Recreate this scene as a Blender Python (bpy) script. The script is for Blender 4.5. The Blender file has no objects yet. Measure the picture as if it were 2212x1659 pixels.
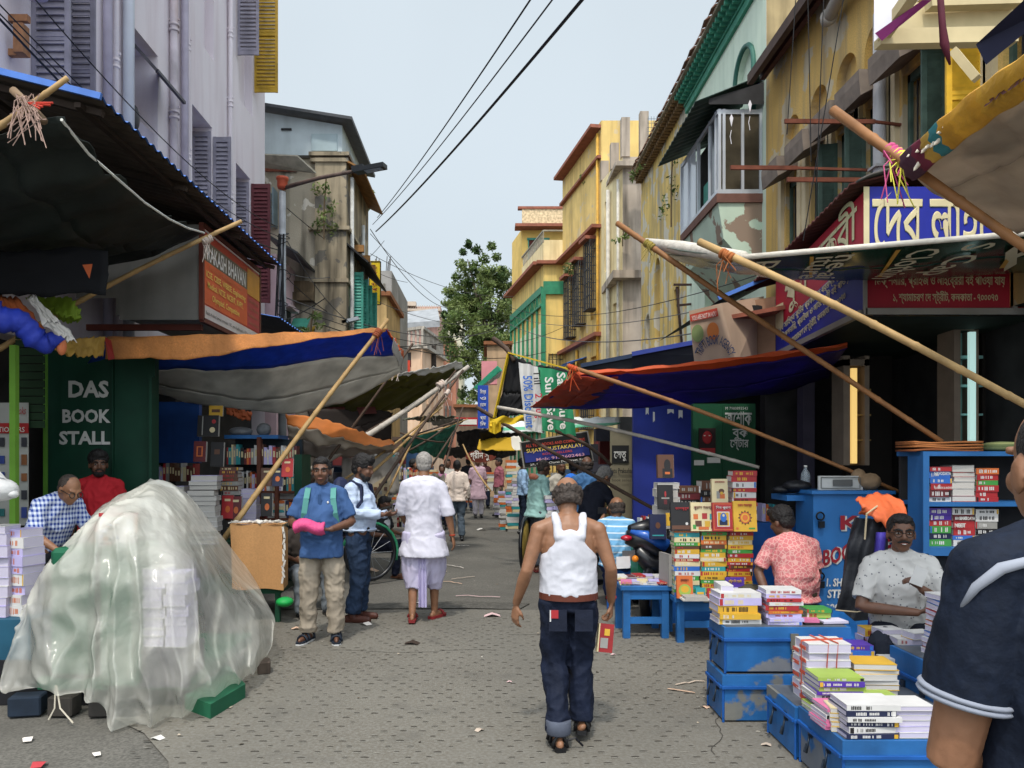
import bpy, bmesh, math, random
from math import sin, cos, pi, radians, atan2, sqrt
from mathutils import Vector, Matrix, Euler, noise
random.seed(7)
S = bpy.context.scene
C = S.collection
F, CX, CY, H = 1661.0, 1053.0, 990.0, 1.70          # focal length, vanishing point (in a 2212 wide frame), eye height

# ---------------------------------------------------------------- camera, sky, sun, exposure
cd = bpy.data.cameras.new('camera'); cam = bpy.data.objects.new('camera', cd); C.objects.link(cam)
cam.location = (0, 0, H); cam.rotation_euler = (radians(90), 0, 0)
cd.sensor_width = 36; cd.lens = 36 * F / 2212
cd.shift_x = (1106 - CX) / 2212; cd.shift_y = (CY - 829.5) / 2212
cd.clip_start = 0.05; cd.clip_end = 2000
S.camera = cam
w = bpy.data.worlds.new('World'); S.world = w; w.use_nodes = True
wn, wl = w.node_tree.nodes, w.node_tree.links
SUN_EL, SUN_AZ = radians(60), radians(190)          # azimuth from +Y clockwise: behind the viewer, a little to the left
sky = wn.new('ShaderNodeTexSky'); sky.sky_type = 'NISHITA'; sky.sun_disc = False
sky.sun_elevation = SUN_EL; sky.sun_rotation = SUN_AZ; sky.dust_density = 4.0; sky.air_density = 1.0; sky.ozone_density = 1.5; sky.altitude = 0
mixs = wn.new('ShaderNodeMix'); mixs.data_type = 'RGBA'; mixs.inputs[0].default_value = 0.78
mixs.inputs[7].default_value = (5.4, 6.0, 6.3, 1)     # milky overcast veil
wl.new(sky.outputs[0], mixs.inputs[6])
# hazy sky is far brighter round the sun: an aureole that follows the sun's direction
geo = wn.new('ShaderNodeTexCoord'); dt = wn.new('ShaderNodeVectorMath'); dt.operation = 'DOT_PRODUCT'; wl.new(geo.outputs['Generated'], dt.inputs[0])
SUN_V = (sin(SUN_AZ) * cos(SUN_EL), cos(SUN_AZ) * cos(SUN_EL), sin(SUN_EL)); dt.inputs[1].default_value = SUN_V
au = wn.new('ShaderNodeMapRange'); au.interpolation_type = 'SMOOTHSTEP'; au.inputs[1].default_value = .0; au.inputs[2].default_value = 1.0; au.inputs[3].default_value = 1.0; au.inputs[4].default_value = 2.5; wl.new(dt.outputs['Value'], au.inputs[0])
cn = wn.new('ShaderNodeTexNoise'); cn.inputs['Scale'].default_value = 1.6; cn.inputs['Detail'].default_value = 4; wl.new(geo.outputs['Generated'], cn.inputs['Vector'])
cr = wn.new('ShaderNodeMapRange'); cr.inputs[1].default_value = .3; cr.inputs[2].default_value = .7; cr.inputs[3].default_value = .93; cr.inputs[4].default_value = 1.06; wl.new(cn.outputs[0], cr.inputs[0]); vc = wn.new('ShaderNodeVectorMath'); vc.operation = 'SCALE'; wl.new(mixs.outputs[2], vc.inputs[0]); wl.new(cr.outputs[0], vc.inputs['Scale'])
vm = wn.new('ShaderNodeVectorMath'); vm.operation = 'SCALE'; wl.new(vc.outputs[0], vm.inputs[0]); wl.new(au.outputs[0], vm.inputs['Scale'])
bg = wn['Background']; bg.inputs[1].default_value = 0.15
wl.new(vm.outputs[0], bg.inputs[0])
ld = bpy.data.lights.new('sun', 'SUN'); ld.energy = 2.5; ld.angle = radians(4); ld.color = (1, .95, .86)
sun = bpy.data.objects.new('sun', ld); C.objects.link(sun)
sdir = Vector((sin(SUN_AZ) * cos(SUN_EL), cos(SUN_AZ) * cos(SUN_EL), sin(SUN_EL)))
sun.rotation_euler = sdir.to_track_quat('Z', 'Y').to_euler(); sun.location = sdir * 60
S.view_settings.view_transform = 'Standard'; S.view_settings.look = 'None'
S.view_settings.exposure = -0.02; S.view_settings.gamma = 1
S.cycles.max_bounces = 6; S.cycles.transparent_max_bounces = 12

# ---------------------------------------------------------------- helpers
def W(px, py, d): return Vector(((px - CX) * d / F, d, H - (py - CY) * d / F))
def X_(px, d): return (px - CX) * d / F
def Z_(py, d): return H - (py - CY) * d / F
def G(px, py):
    d = H * F / (py - CY); return Vector(((px - CX) * d / F, d, 0))
def dX(px, x): return x * F / (px - CX)               # depth at which the line X=x is seen at px

def lin(c):
    if isinstance(c, str):
        c = [int(c[i:i + 2], 16) / 255 for i in (0, 2, 4)]
        return tuple(x / 12.92 if x <= .04045 else ((x + .055) / 1.055) ** 2.4 for x in c)
    return tuple(c)
MC = {}
def M(c, rough=.75, var=.18, sc=6, bump=0, metal=0, streak=0, peel=None, spec=.3, trans=0, emit=0, stretch=None, alpha=1, peel_at=.56, dirt=None, fine=0):
    """one procedural material: colour + noise variation, optional streaks, peeling patches, bump"""
    key = (str(c), rough, var, sc, bump, metal, streak, str(peel), spec, trans, emit, stretch, alpha, peel_at, dirt, fine)
    if key in MC: return MC[key]
    m = bpy.data.materials.new('material'); m.use_nodes = True
    n, l = m.node_tree.nodes, m.node_tree.links
    b = n['Principled BSDF']; c = lin(c)
    b.inputs['Roughness'].default_value = rough; b.inputs['Metallic'].default_value = metal
    b.inputs['Specular IOR Level'].default_value = spec
    tc = n.new('ShaderNodeTexCoord'); mp = n.new('ShaderNodeMapping'); l.new(tc.outputs['Object'], mp.inputs[0])
    if stretch: mp.inputs['Scale'].default_value = stretch
    nz = n.new('ShaderNodeTexNoise'); nz.inputs['Scale'].default_value = sc; nz.inputs['Detail'].default_value = 5
    l.new(mp.outputs[0], nz.inputs['Vector'])
    def mix(fac, a, bb, facv=None):
        x = n.new('ShaderNodeMix'); x.data_type = 'RGBA'
        if facv is not None: x.inputs[0].default_value = facv
        else: l.new(fac, x.inputs[0])
        for i, v in ((6, a), (7, bb)):
            if isinstance(v, tuple): x.inputs[i].default_value = (*v[:3], 1)
            else: l.new(v, x.inputs[i])
        return x.outputs[2]
    def ramp(sock, a, bb):
        r = n.new('ShaderNodeMapRange'); r.inputs[1].default_value = a; r.inputs[2].default_value = bb
        l.new(sock, r.inputs[0]); return r.outputs[0]
    def noise_(sc2, scale=(1, 1, 1), det=6, off=0):
        mm = n.new('ShaderNodeMapping'); mm.inputs['Scale'].default_value = scale; mm.inputs['Location'].default_value = (off, off, off)
        l.new(tc.outputs['Object'], mm.inputs[0])
        q = n.new('ShaderNodeTexNoise'); q.inputs['Scale'].default_value = sc2; q.inputs['Detail'].default_value = det
        l.new(mm.outputs[0], q.inputs['Vector']); return q.outputs[0]
    lo = tuple(x * (1 - var) for x in c); hi = tuple(min(1, x * (1 + var)) for x in c)
    col = mix(ramp(nz.outputs[0], .3, .7), lo, hi)
    if fine: col = mix(ramp(noise_(60, det=3), .35, .65), col, tuple(x * (1 - fine) for x in c))
    if peel: col = mix(ramp(noise_(1.6, det=12, off=3), peel_at, peel_at + .015), col, lin(peel))
    if streak:
        dk = lin(dirt) if dirt else tuple(x * .38 for x in c)
        s = ramp(noise_(2.2, (1.6, 1.6, .16), 9, 7), .46, .72)
        mu = n.new('ShaderNodeMath'); mu.operation = 'MULTIPLY'; mu.inputs[1].default_value = streak; l.new(s, mu.inputs[0])
        col = mix(mu.outputs[0], col, dk)
    l.new(col, b.inputs['Base Color'])
    if bump:
        bp = n.new('ShaderNodeBump'); bp.inputs['Strength'].default_value = bump; bp.inputs['Distance'].default_value = .02
        l.new(noise_(sc * 3, det=8) , bp.inputs['Height']); l.new(bp.outputs[0], b.inputs['Normal'])
    if emit:
        b.inputs['Emission Color'].default_value = (*c, 1); b.inputs['Emission Strength'].default_value = emit
    if alpha < 1: b.inputs['Alpha'].default_value = alpha
    if trans:        # thin cloth or plastic that lets some light through
        t = n.new('ShaderNodeBsdfTranslucent'); l.new(col, t.inputs[0])
        ms = n.new('ShaderNodeMixShader'); ms.inputs[0].default_value = trans
        l.new(b.outputs[0], ms.inputs[1]); l.new(t.outputs[0], ms.inputs[2])
        l.new(ms.outputs[0], n['Material Output'].inputs[0])
    MC[key] = m
    return m
def pattern(c1, c2, kind, scale, rough=.8, width=.5, c3=None, mapping=(1, 1, 1)):
    """two-colour surface pattern: checks, stripes, blots, cells, print"""
    key = ('pat', str(c1), str(c2), kind, scale, rough, width, str(c3), mapping)
    if key in MC: return MC[key]
    m = bpy.data.materials.new('material'); m.use_nodes = True
    n, l = m.node_tree.nodes, m.node_tree.links
    b = n['Principled BSDF']; b.inputs['Roughness'].default_value = rough; b.inputs['Specular IOR Level'].default_value = .25
    tc = n.new('ShaderNodeTexCoord'); mp = n.new('ShaderNodeMapping'); mp.inputs['Scale'].default_value = mapping
    l.new(tc.outputs['Object'], mp.inputs[0])
    def math_(op, a, bb):
        x = n.new('ShaderNodeMath'); x.operation = op
        for i, v in ((0, a), (1, bb)):
            if isinstance(v, (int, float)): x.inputs[i].default_value = v
            else: l.new(v, x.inputs[i])
        return x.outputs[0]
    if kind == 'check':
        sp = n.new('ShaderNodeSeparateXYZ'); l.new(mp.outputs[0], sp.inputs[0])
        a = math_('LESS_THAN', math_('FRACT', math_('MULTIPLY', sp.outputs[2], scale), 0), width)
        q = math_('LESS_THAN', math_('FRACT', math_('MULTIPLY', math_('ADD', sp.outputs[0], sp.outputs[1]), scale), 0), width)
        fac = math_('MULTIPLY', math_('ADD', a, q), .5)
    elif kind == 'stripe':
        sp = n.new('ShaderNodeSeparateXYZ'); l.new(mp.outputs[0], sp.inputs[0])
        fac = math_('LESS_THAN', math_('FRACT', math_('MULTIPLY', sp.outputs[2], scale), 0), width)
    elif kind == 'cells':
        v = n.new('ShaderNodeTexVoronoi'); v.feature = 'DISTANCE_TO_EDGE'; v.inputs['Scale'].default_value = scale; l.new(mp.outputs[0], v.inputs['Vector'])
        fac = math_('LESS_THAN', v.outputs['Distance'], width)
    elif kind == 'spots':
        v = n.new('ShaderNodeTexVoronoi'); v.inputs['Scale'].default_value = scale; l.new(mp.outputs[0], v.inputs['Vector'])
        fac = math_('LESS_THAN', v.outputs['Distance'], width)
    else:            # print: blotches of ink
        v = n.new('ShaderNodeTexNoise'); v.inputs['Scale'].default_value = scale; v.inputs['Detail'].default_value = 4; l.new(mp.outputs[0], v.inputs['Vector'])
        fac = math_('GREATER_THAN', v.outputs[0], width)
    x = n.new('ShaderNodeMix'); x.data_type = 'RGBA'; l.new(fac, x.inputs[0])
    x.inputs[6].default_value = (*lin(c1), 1); x.inputs[7].default_value = (*lin(c2), 1)
    out = x.outputs[2]
    if c3:
        v = n.new('ShaderNodeTexNoise'); v.inputs['Scale'].default_value = scale * .45; l.new(mp.outputs[0], v.inputs['Vector'])
        y = n.new('ShaderNodeMix'); y.data_type = 'RGBA'; l.new(math_('GREATER_THAN', v.outputs[0], .57), y.inputs[0])
        l.new(out, y.inputs[6]); y.inputs[7].default_value = (*lin(c3), 1); out = y.outputs[2]
    l.new(out, b.inputs['Base Color'])
    MC[key] = m
    return m

class MB:
    """collects geometry for ONE mesh object"""
    def __init__(s): s.v, s.f, s.mi, s.mats, s.cur, s.sm = [], [], [], [], 0, False; s.smf = []
    def use(s, m):
        if m not in s.mats: s.mats.append(m)
        s.cur = s.mats.index(m); return s
    def add(s, vs, fs):
        o = len(s.v); s.v += [tuple(q) for q in vs]
        for f in fs: s.f.append(tuple(i + o for i in f)); s.mi.append(s.cur); s.smf.append(s.sm)
        return s
    def quad(s, a, b, c, d): return s.add((a, b, c, d), ((0, 1, 2, 3),))
    def poly(s, pts): return s.add(pts, (tuple(range(len(pts))),))
    def box(s, c, size, rz=0, rot=None):
        x, y, z = (k / 2 for k in size)
        R = rot if rot is not None else Matrix.Rotation(rz, 3, 'Z')
        c = Vector(c)
        return s.add([c + R @ Vector(p) for p in ((-x, -y, -z), (x, -y, -z), (x, y, -z), (-x, y, -z), (-x, -y, z), (x, -y, z), (x, y, z), (-x, y, z))],
                     ((0, 3, 2, 1), (4, 5, 6, 7), (0, 1, 5, 4), (1, 2, 6, 5), (2, 3, 7, 6), (3, 0, 4, 7)))
    def span(s, lo, hi):
        lo, hi = Vector(lo), Vector(hi)
        return s.box((lo + hi) / 2, hi - lo)
    def bar(s, a, b, w, h=None, up=(0, 0, 1)):
        """rectangular bar from a to b"""
        a, b = Vector(a), Vector(b); h = h or w; t = (b - a)
        if t.length < 1e-6: return s
        y = t.normalized(); x = y.cross(Vector(up))
        if x.length < 1e-4: x = Vector((1, 0, 0))
        x.normalize(); z = x.cross(y)
        R = Matrix((x, y, z)).transposed()
        return s.box((a + b) / 2, (w, t.length, h), rot=R)
    def tube(s, pts, r, n=8, cap=True):
        pts = [Vector(p) for p in pts]; k = len(pts)
        rs = r if isinstance(r, (list, tuple)) else [r] * k
        vs = []; u = None
        for i, p in enumerate(pts):
            t = (pts[min(i + 1, k - 1)] - pts[max(i - 1, 0)]).normalized()
            if u is None:
                u = t.cross(Vector((0, 0, 1)))
                if u.length < 1e-3: u = t.cross(Vector((1, 0, 0)))
            u = (u - t * u.dot(t)).normalized(); vv = t.cross(u)
            for j in range(n):
                a = 2 * pi * j / n; vs.append(p + (u * cos(a) + vv * sin(a)) * rs[i])
        fs = [(i * n + j, i * n + (j + 1) % n, (i + 1) * n + (j + 1) % n, (i + 1) * n + j) for i in range(k - 1) for j in range(n)]
        if cap: fs += [tuple(range(n - 1, -1, -1)), tuple(range((k - 1) * n, k * n))]
        o = s.sm; s.sm = n > 5; s.add(vs, fs); s.sm = o
        return s
    def lathe(s, prof, c, n=14, axis='Z', R=None):
        c = Vector(c); vs = []
        for r, z in prof:
            for j in range(n):
                a = 2 * pi * j / n; p = Vector((r * cos(a), r * sin(a), z))
                if R is not None: p = R @ p
                vs.append(c + p)
        k = len(prof)
        fs = [(i * n + j, i * n + (j + 1) % n, (i + 1) * n + (j + 1) % n, (i + 1) * n + j) for i in range(k - 1) for j in range(n)]
        fs += [tuple(range(n - 1, -1, -1)), tuple(range((k - 1) * n, k * n))]
        o = s.sm; s.sm = True; s.add(vs, fs); s.sm = o
        return s
    def ball(s, c, r, n=10, k=6, R=None):
        c = Vector(c); r = r if isinstance(r, (tuple, list, Vector)) else (r, r, r)
        vs = []
        for i in range(k + 1):
            t = pi * (i + .02) / (k + .04)
            for j in range(n):
                a = 2 * pi * j / n; p = Vector((r[0] * sin(t) * cos(a), r[1] * sin(t) * sin(a), -r[2] * cos(t)))
                vs.append(c + (R @ p if R is not None else p))
        fs = [(i * n + j, i * n + (j + 1) % n, (i + 1) * n + (j + 1) % n, (i + 1) * n + j) for i in range(k) for j in range(n)]
        fs += [tuple(range(n - 1, -1, -1)), tuple(range(k * n, (k + 1) * n))]
        o = s.sm; s.sm = True; s.add(vs, fs); s.sm = o
        return s
    def grid(s, fn, nu, nv, smooth=True):
        vs = [fn(i / nu, j / nv) for j in range(nv + 1) for i in range(nu + 1)]
        fs = [(j * (nu + 1) + i, j * (nu + 1) + i + 1, (j + 1) * (nu + 1) + i + 1, (j + 1) * (nu + 1) + i) for j in range(nv) for i in range(nu)]
        o = s.sm; s.sm = smooth; s.add(vs, fs); s.sm = o
        return s
    def mesh(s):
        me = bpy.data.meshes.new('mesh'); me.from_pydata(s.v, [], s.f)
        for m in s.mats: me.materials.append(m)
        me.polygons.foreach_set('material_index', s.mi); me.polygons.foreach_set('use_smooth', s.smf)
        me.update(); return me
    def build(s, name, m=None, parent=None, solid=0, bevel=0):
        if m is not None: s.mats = s.mats or [m]
        o = bpy.data.objects.new(name, s.mesh()); C.objects.link(o)
        if parent is not None: setpar(o, parent)
        if solid:
            k = o.modifiers.new('solid', 'SOLIDIFY'); k.thickness = solid; k.offset = 0
        if bevel:
            k = o.modifiers.new('bevel', 'BEVEL'); k.width = bevel; k.segments = 1; k.limit_method = 'ANGLE'
        return o
def setpar(o, p):
    o.parent = p; o.matrix_parent_inverse = Matrix.Translation(-p.location) if p.rotation_euler == Euler((0, 0, 0)) else p.matrix_basis.inverted()
def tag(o, label, cat, group=None, kind=None):
    if label: o['label'] = label
    if cat: o['category'] = cat
    if group: o['group'] = group
    if kind: o['kind'] = kind
    return o
def thing(name, label, cat, loc=(0, 0, 0), group=None):
    o = bpy.data.objects.new(name, None); C.objects.link(o); o.location = loc; o.empty_display_size = .1
    return tag(o, label, cat, group)
def text(body, m, org, ux, uy, width=None, height=.1, parent=None, name='lettering', bold=0, center=False, shear=0, bend=None, res=2):
    """flat lettering on a plane: org = lower left of the line, ux / uy unit vectors, height = cap height"""
    ben = any('\u0980' < ch < '\u0a00' for ch in body)
    c = bpy.data.curves.new('t', 'FONT'); c.body = body; c.size = 1; c.resolution_u = res; c.offset = 0 if ben else bold; c.shear = shear
    if ben: c.bevel_depth = .016; c.bevel_resolution = 0; c.resolution_u = 3
    o = bpy.data.objects.new('t', c); C.objects.link(o)
    bpy.context.view_layer.update()
    me = bpy.data.meshes.new_from_object(o.evaluated_get(bpy.context.evaluated_depsgraph_get()))
    bpy.data.objects.remove(o); bpy.data.curves.remove(c)
    if not me.vertices: return None
    xs = [v.co.x for v in me.vertices]; x0, x1 = min(xs), max(xs)
    sy = height / .73; sx = width / (x1 - x0) if width else sy
    ux, uy, org = Vector(ux).normalized(), Vector(uy).normalized(), Vector(org)
    nrm = ux.cross(uy)
    for v in me.vertices:
        x = (v.co.x - x0) * sx; y = v.co.y * sy
        if center: x -= (x1 - x0) * sx / 2
        p = org + ux * x + uy * y + nrm * (.003 + .12 * v.co.z)
        v.co = bend(p) if bend else p
    me.materials.clear(); me.materials.append(m)
    t = bpy.data.objects.new(name, me); C.objects.link(t)
    if parent is not None: setpar(t, parent)
    return t
def fix(s):
    """Bengali vowel signs that stand before their letter, in drawing order"""
    out = []; i = 0
    for ch in s:
        if ch in '\u09bf\u09c7\u09c8':
            k = len(out) - 1
            while k >= 2 and out[k - 1] == '\u09cd': k -= 2
            out.insert(k, ch)
        elif ch in '\u09cb\u09cc':
            k = len(out) - 1
            while k >= 2 and out[k - 1] == '\u09cd': k -= 2
            out.insert(k, '\u09c7'); out.append('\u09be' if ch == '\u09cb' else '\u09d7')
        else: out.append(ch)
    return ''.join(out)
def nz(p, s=1.0, seed=0): return noise.noise(Vector(p) * s + Vector((seed * 7.3, seed * 3.1, seed)))
ORD = 'topmost second third fourth fifth sixth seventh eighth ninth tenth eleventh twelfth thirteenth fourteenth fifteenth sixteenth seventeenth eighteenth nineteenth twentieth'.split()
def ordi(k):
    if k < 20: return ORD[k]
    return ('twenty-' if k < 29 else 'thirty-') + ['first', 'second', 'third', 'fourth', 'fifth', 'sixth', 'seventh', 'eighth', 'ninth', 'tenth'][(k - 20) % 10]
# ---------------------------------------------------------------- setting: ground, road, buildings
def concrete_road():
    m = bpy.data.materials.new('material'); m.use_nodes = True
    n, l = m.node_tree.nodes, m.node_tree.links; b = n['Principled BSDF']; b.inputs['Roughness'].default_value = .85; b.inputs['Specular IOR Level'].default_value = .25
    tc = n.new('ShaderNodeTexCoord')
    def nzn(s, d=6, sc=(1, 1, 1)):
        mp = n.new('ShaderNodeMapping'); mp.inputs['Scale'].default_value = sc; l.new(tc.outputs['Object'], mp.inputs[0])
        q = n.new('ShaderNodeTexNoise'); q.inputs['Scale'].default_value = s; q.inputs['Detail'].default_value = d; l.new(mp.outputs[0], q.inputs[0]); return q.outputs[0]
    def mr(s, a, c):
        r = n.new('ShaderNodeMapRange'); r.inputs[1].default_value = a; r.inputs[2].default_value = c; l.new(s, r.inputs[0]); return r.outputs[0]
    def mix(f, a, c):
        x = n.new('ShaderNodeMix'); x.data_type = 'RGBA'; l.new(f, x.inputs[0])
        for i, v in ((6, a), (7, c)):
            if isinstance(v, tuple): x.inputs[i].default_value = (*v, 1)
            else: l.new(v, x.inputs[i])
        return x.outputs[2]
    col = mix(mr(nzn(.7, 8), .35, .65), (.124, .112, .092), (.15, .138, .115))
    col = mix(mr(nzn(45, 4), .4, .75), col, (.185, .176, .155))
    col = mix(mr(nzn(2.6, 9), .58, .78), col, (.105, .098, .085)); col = mix(mr(nzn(.45, 7, (1, .5, 1)), .48, .75), col, (.112, .106, .093))
    l.new(col, b.inputs['Base Color'])
    bp = n.new('ShaderNodeBump'); bp.inputs['Strength'].default_value = .25; bp.inputs['Distance'].default_value = .01
    l.new(nzn(90, 5), bp.inputs['Height']); l.new(bp.outputs[0], b.inputs['Normal'])
    return m
ROADM = concrete_road()
ASPH = M((.138, .13, .114), .9, .22, 1.2, bump=.8, fine=.4)
g = MB().quad((-300, -20, -.012), (300, -20, -.012), (300, 500, -.012), (-300, 500, -.012)).build('ground', M((.12, .115, .1), .9, .2, 1))
tag(g, None, None, kind='structure')
# far rough asphalt (whole street) and the dimpled concrete sheet laid over its near part; dimples are flat marks, their shade and lit lips painted
st = MB(); st.quad((-5.2, -2, -.006), (5.2, -2, -.006), (5.2, 34, -.006), (-5.2, 34, -.006)); st.quad((-5.2, 34, -.006), (5.2, 34, -.006), (-3, 95, -.006), (-16, 95, -.006))
tag(st.build('road', ASPH), None, None, kind='structure')
rough = MB()
edge = [(-1.36, 3.2), (-1.44, 3.75), (-1.62, 4.0), (-1.78, 4.3), (-2.15, 4.75), (-2.5, 5.05), (-2.62, 5.6), (-2.75, 6.4), (-2.72, 8.56)]
cs = MB()
pts = [(4.9, 0.2), (4.9, 8.6)] + [(x, 8.6 + .03 * sin(x * 9)) for x in [3.5 - .4 * i for i in range(16)]]
left = [(-1.2, .2)] + edge
cs.poly([(x, y, .004) for x, y in [(4.9, .2), (4.9, 8.6)] + [(3.2 - .45 * i, 8.6 + .025 * sin(i * 2.1)) for i in range(13)] + [(x + .03 * sin(k * 5.), y) for k, (x, y) in enumerate(edge[::-1])] + [(-1.2, .2)]])
pave = cs.build('pavement_sheet', ROADM); tag(pave, None, None, kind='structure')
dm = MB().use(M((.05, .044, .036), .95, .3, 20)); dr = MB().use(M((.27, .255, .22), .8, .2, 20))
rr = random.Random(3)
for j in range(62):
    y = 3.35 + j * .084
    for i in range(62):
        x = -2.7 + i * .118 + (.059 if j % 2 else 0) + rr.uniform(-.009, .009)
        yy = y + rr.uniform(-.008, .008)
        if x < -1.38 - (yy - 3.2) * .55 and yy < 5.2 or x > 3.4: continue
        if rr.random() < .2: continue
        wd = rr.uniform(.014, .027); h = wd * rr.uniform(.25, .5)
        k = 7; a0 = rr.uniform(-.3, .3)
        if rr.random() < .9:     # flat dark crescent, painted as the shade in a worn dent
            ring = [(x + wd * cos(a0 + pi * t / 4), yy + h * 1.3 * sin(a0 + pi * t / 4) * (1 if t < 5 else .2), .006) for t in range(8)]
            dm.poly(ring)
        if rr.random() < .5:  # flat pale crescent, painted as the lit near lip
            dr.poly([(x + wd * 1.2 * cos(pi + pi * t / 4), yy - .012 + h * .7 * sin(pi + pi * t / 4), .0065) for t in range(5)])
o = dm.build('pavement_dent_shade'); tag(o, None, None, kind='structure')
o = dr.build('pavement_lip_light'); tag(o, None, None, kind='structure')
sh = MB().poly([(-2.9, 8.62, .006), (-.2, 8.7, .006), (.35, 8.62, .006), (.5, 9.0, .006), (-.4, 9.12, .006), (-1.2, 8.98, .006), (-2.9, 9.2, .006)]).build('worn_asphalt_patch', M((.085, .08, .07), .9, .3, 14, bump=.6))
tag(sh, None, None, kind='structure')

DARK = M((.026, .025, .026), .8, .4, 3); GLASSD = M((.02, .025, .03), .15, .2, 4, spec=.6)  # DARK also paints the shade under awnings and in shop interiors
def wall(mb, o, u, L, z0, z1, holes=(), depth=.15, n=None, back=True):
    """wall sheet from ground point o along u, with rectangular or arched openings (s0, s1, a, b, arched) that have reveals of the given depth along n"""
    o = Vector((o[0], o[1], 0)); u = Vector((u[0], u[1], 0)).normalized(); n = Vector((n[0], n[1], 0)).normalized()
    P = lambda s, z, dd=0: o + u * s + n * dd + Vector((0, 0, z))
    ss = sorted({0, L, *[h[0] for h in holes], *[h[1] for h in holes]}); zs = sorted({z0, z1, *[h[2] for h in holes], *[h[3] for h in holes]})
    for i in range(len(ss) - 1):
        for j in range(len(zs) - 1):
            cs_, cz = (ss[i] + ss[i + 1]) / 2, (zs[j] + zs[j + 1]) / 2
            if any(h[0] < cs_ < h[1] and h[2] < cz < h[3] for h in holes): continue
            mb.quad(P(ss[i], zs[j]), P(ss[i + 1], zs[j]), P(ss[i + 1], zs[j + 1]), P(ss[i], zs[j + 1]))
    for h in holes:
        s0, s1, a, b = h[:4]; dd = h[5] if len(h) > 5 else depth; arch = len(h) > 4 and h[4]
        prof = [(s0, a), (s1, a)]
        if arch:
            r = (s1 - s0) / 2; c = (s0 + s1) / 2; zc = b - r; K = 10
            prof += [(c + r * cos(pi * t / K), zc + r * sin(pi * t / K)) for t in range(K + 1)]
            for t in range(K):
                p, q = (c + r * cos(pi * t / K), zc + r * sin(pi * t / K)), (c + r * cos(pi * (t + 1) / K), zc + r * sin(pi * (t + 1) / K))
                mb.quad(P(*p), P(p[0], b), P(q[0], b), P(*q))
        else: prof += [(s1, b), (s0, b)]
        for k in range(len(prof)):
            p, q = prof[k], prof[(k + 1) % len(prof)]
            mb.quad(P(*p), P(*q), P(*q, dd), P(*p, dd))
        if back: mb.poly([P(*p, dd) for p in prof])
    return P
def shutter(mb, P0, u, w_, z0, z1, t=.035, slats=None, n=None):
    """louvred leaf: frame and angled slats, from P0 along u (both horizontal)"""
    u = Vector(u).normalized(); nn = Vector((-u.y, u.x, 0)); P0 = Vector(P0)
    fw = .055
    Pt = lambda s, z: P0 + u * s + Vector((0, 0, z - P0.z))
    for s in (fw / 2, w_ - fw / 2): mb.bar(Pt(s, z0), Pt(s, z1), fw, t, up=nn)
    for z in (z0 + .05, (z0 + z1) / 2, z1 - .05): mb.bar(Pt(fw, z), Pt(w_ - fw, z), t, .09)
    k = slats or max(4, int((z1 - z0) / .085))
    for i in range(k):
        z = z0 + .1 + (z1 - z0 - .2) * (i + .5) / k
        R = Matrix((u, nn, Vector((0, 0, 1)))).transposed() @ Matrix.Rotation(radians(66), 3, 'X')
        mb.box(Pt(w_ / 2, z), (w_ - 2 * fw, .098, .01), rot=R)

# ---- lavender building along the left
LAV = M('d8d0d6', .8, .09, .8, bump=.2, streak=.5, dirt='b9a7ae', fine=.06); LAVD = M('a9a2b2', .7, .12, 4); SHUT = M('878390', .65, .2, 5, streak=.3); YSH = M('a8862a', .6, .25, 6, streak=.35)
lb = thing('lavender_building', 'tall lavender plastered building with louvred shutters and drain pipes behind the dark awnings', 'building', (-5, 11, 0))
mb = MB().use(LAV); x = -5.0; y0 = 4.0
hol = [(8.41 - y0, 9.14 - y0, 4.9, 7.7), (10.79 - y0, 11.66 - y0, 4.9, 7.8), (13.02 - y0, 13.96 - y0, 4.95, 7.7), (15.29 - y0, 16.19 - y0, 4.95, 7.58),
       (13.15 - y0, 14.05 - y0, 8.95, 11.2, 0, .16), (15.45 - y0, 16.35 - y0, 8.95, 11.2, 0, .16), (10.8 - y0, 11.6 - y0, 9.6, 11.6)]
wall(mb, (x, y0), (0, 1), 13.27, 3.0, 16, hol, .36, (-1, 0))
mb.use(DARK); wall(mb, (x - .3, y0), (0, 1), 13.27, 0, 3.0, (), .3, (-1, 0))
mb.use(LAV).quad((-5, 17.27, 0), (-9, 17.27, 0), (-9, 17.27, 16), (-5, 17.27, 16)).quad((-5, 4, 3), (-9, 4, 3), (-9, 4, 16), (-5, 4, 16)).quad((-5, 4, 16), (-9, 4, 16), (-9, 17.27, 16), (-5, 17.27, 16)).quad((-5, 4, 3), (-5.3, 4, 3), (-5.3, 17.27, 3), (-5, 17.27, 3))
mb.build('wall', None, lb)
def lshut(y, w_, z0, z1, m, dx=0):
    k = MB().use(m); shutter(k, (-5 + dx, y, z0), (1, 0, 0), w_, z0, z1); k.build('shutter', None, lb)
lshut(8.44, .42, 4.95, 7.7, SHUT); lshut(9.16, .33, 4.95, 7.7, M('7a7683', .65, .2, 5)); lshut(9.12, .33, 4.95, 7.7, SHUT, -.35)
lshut(13.93, .34, 4.98, 7.62, SHUT, -.35); lshut(14.0, .32, 4.98, 7.55, M('7d7a87', .65, .2, 5), .01)
lshut(16.15, .34, 4.98, 7.5, SHUT, -.35); lshut(16.25, .4, 4.98, 7.5, M('5a2a30', .6, .2, 5), .01)
lshut(15.3, .42, 9.72, 12, SHUT, .03); lshut(16.4, .5, 9.5, 12, YSH, .03); lshut(12.6, .5, 10.9, 12.5, YSH, .03)
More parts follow.
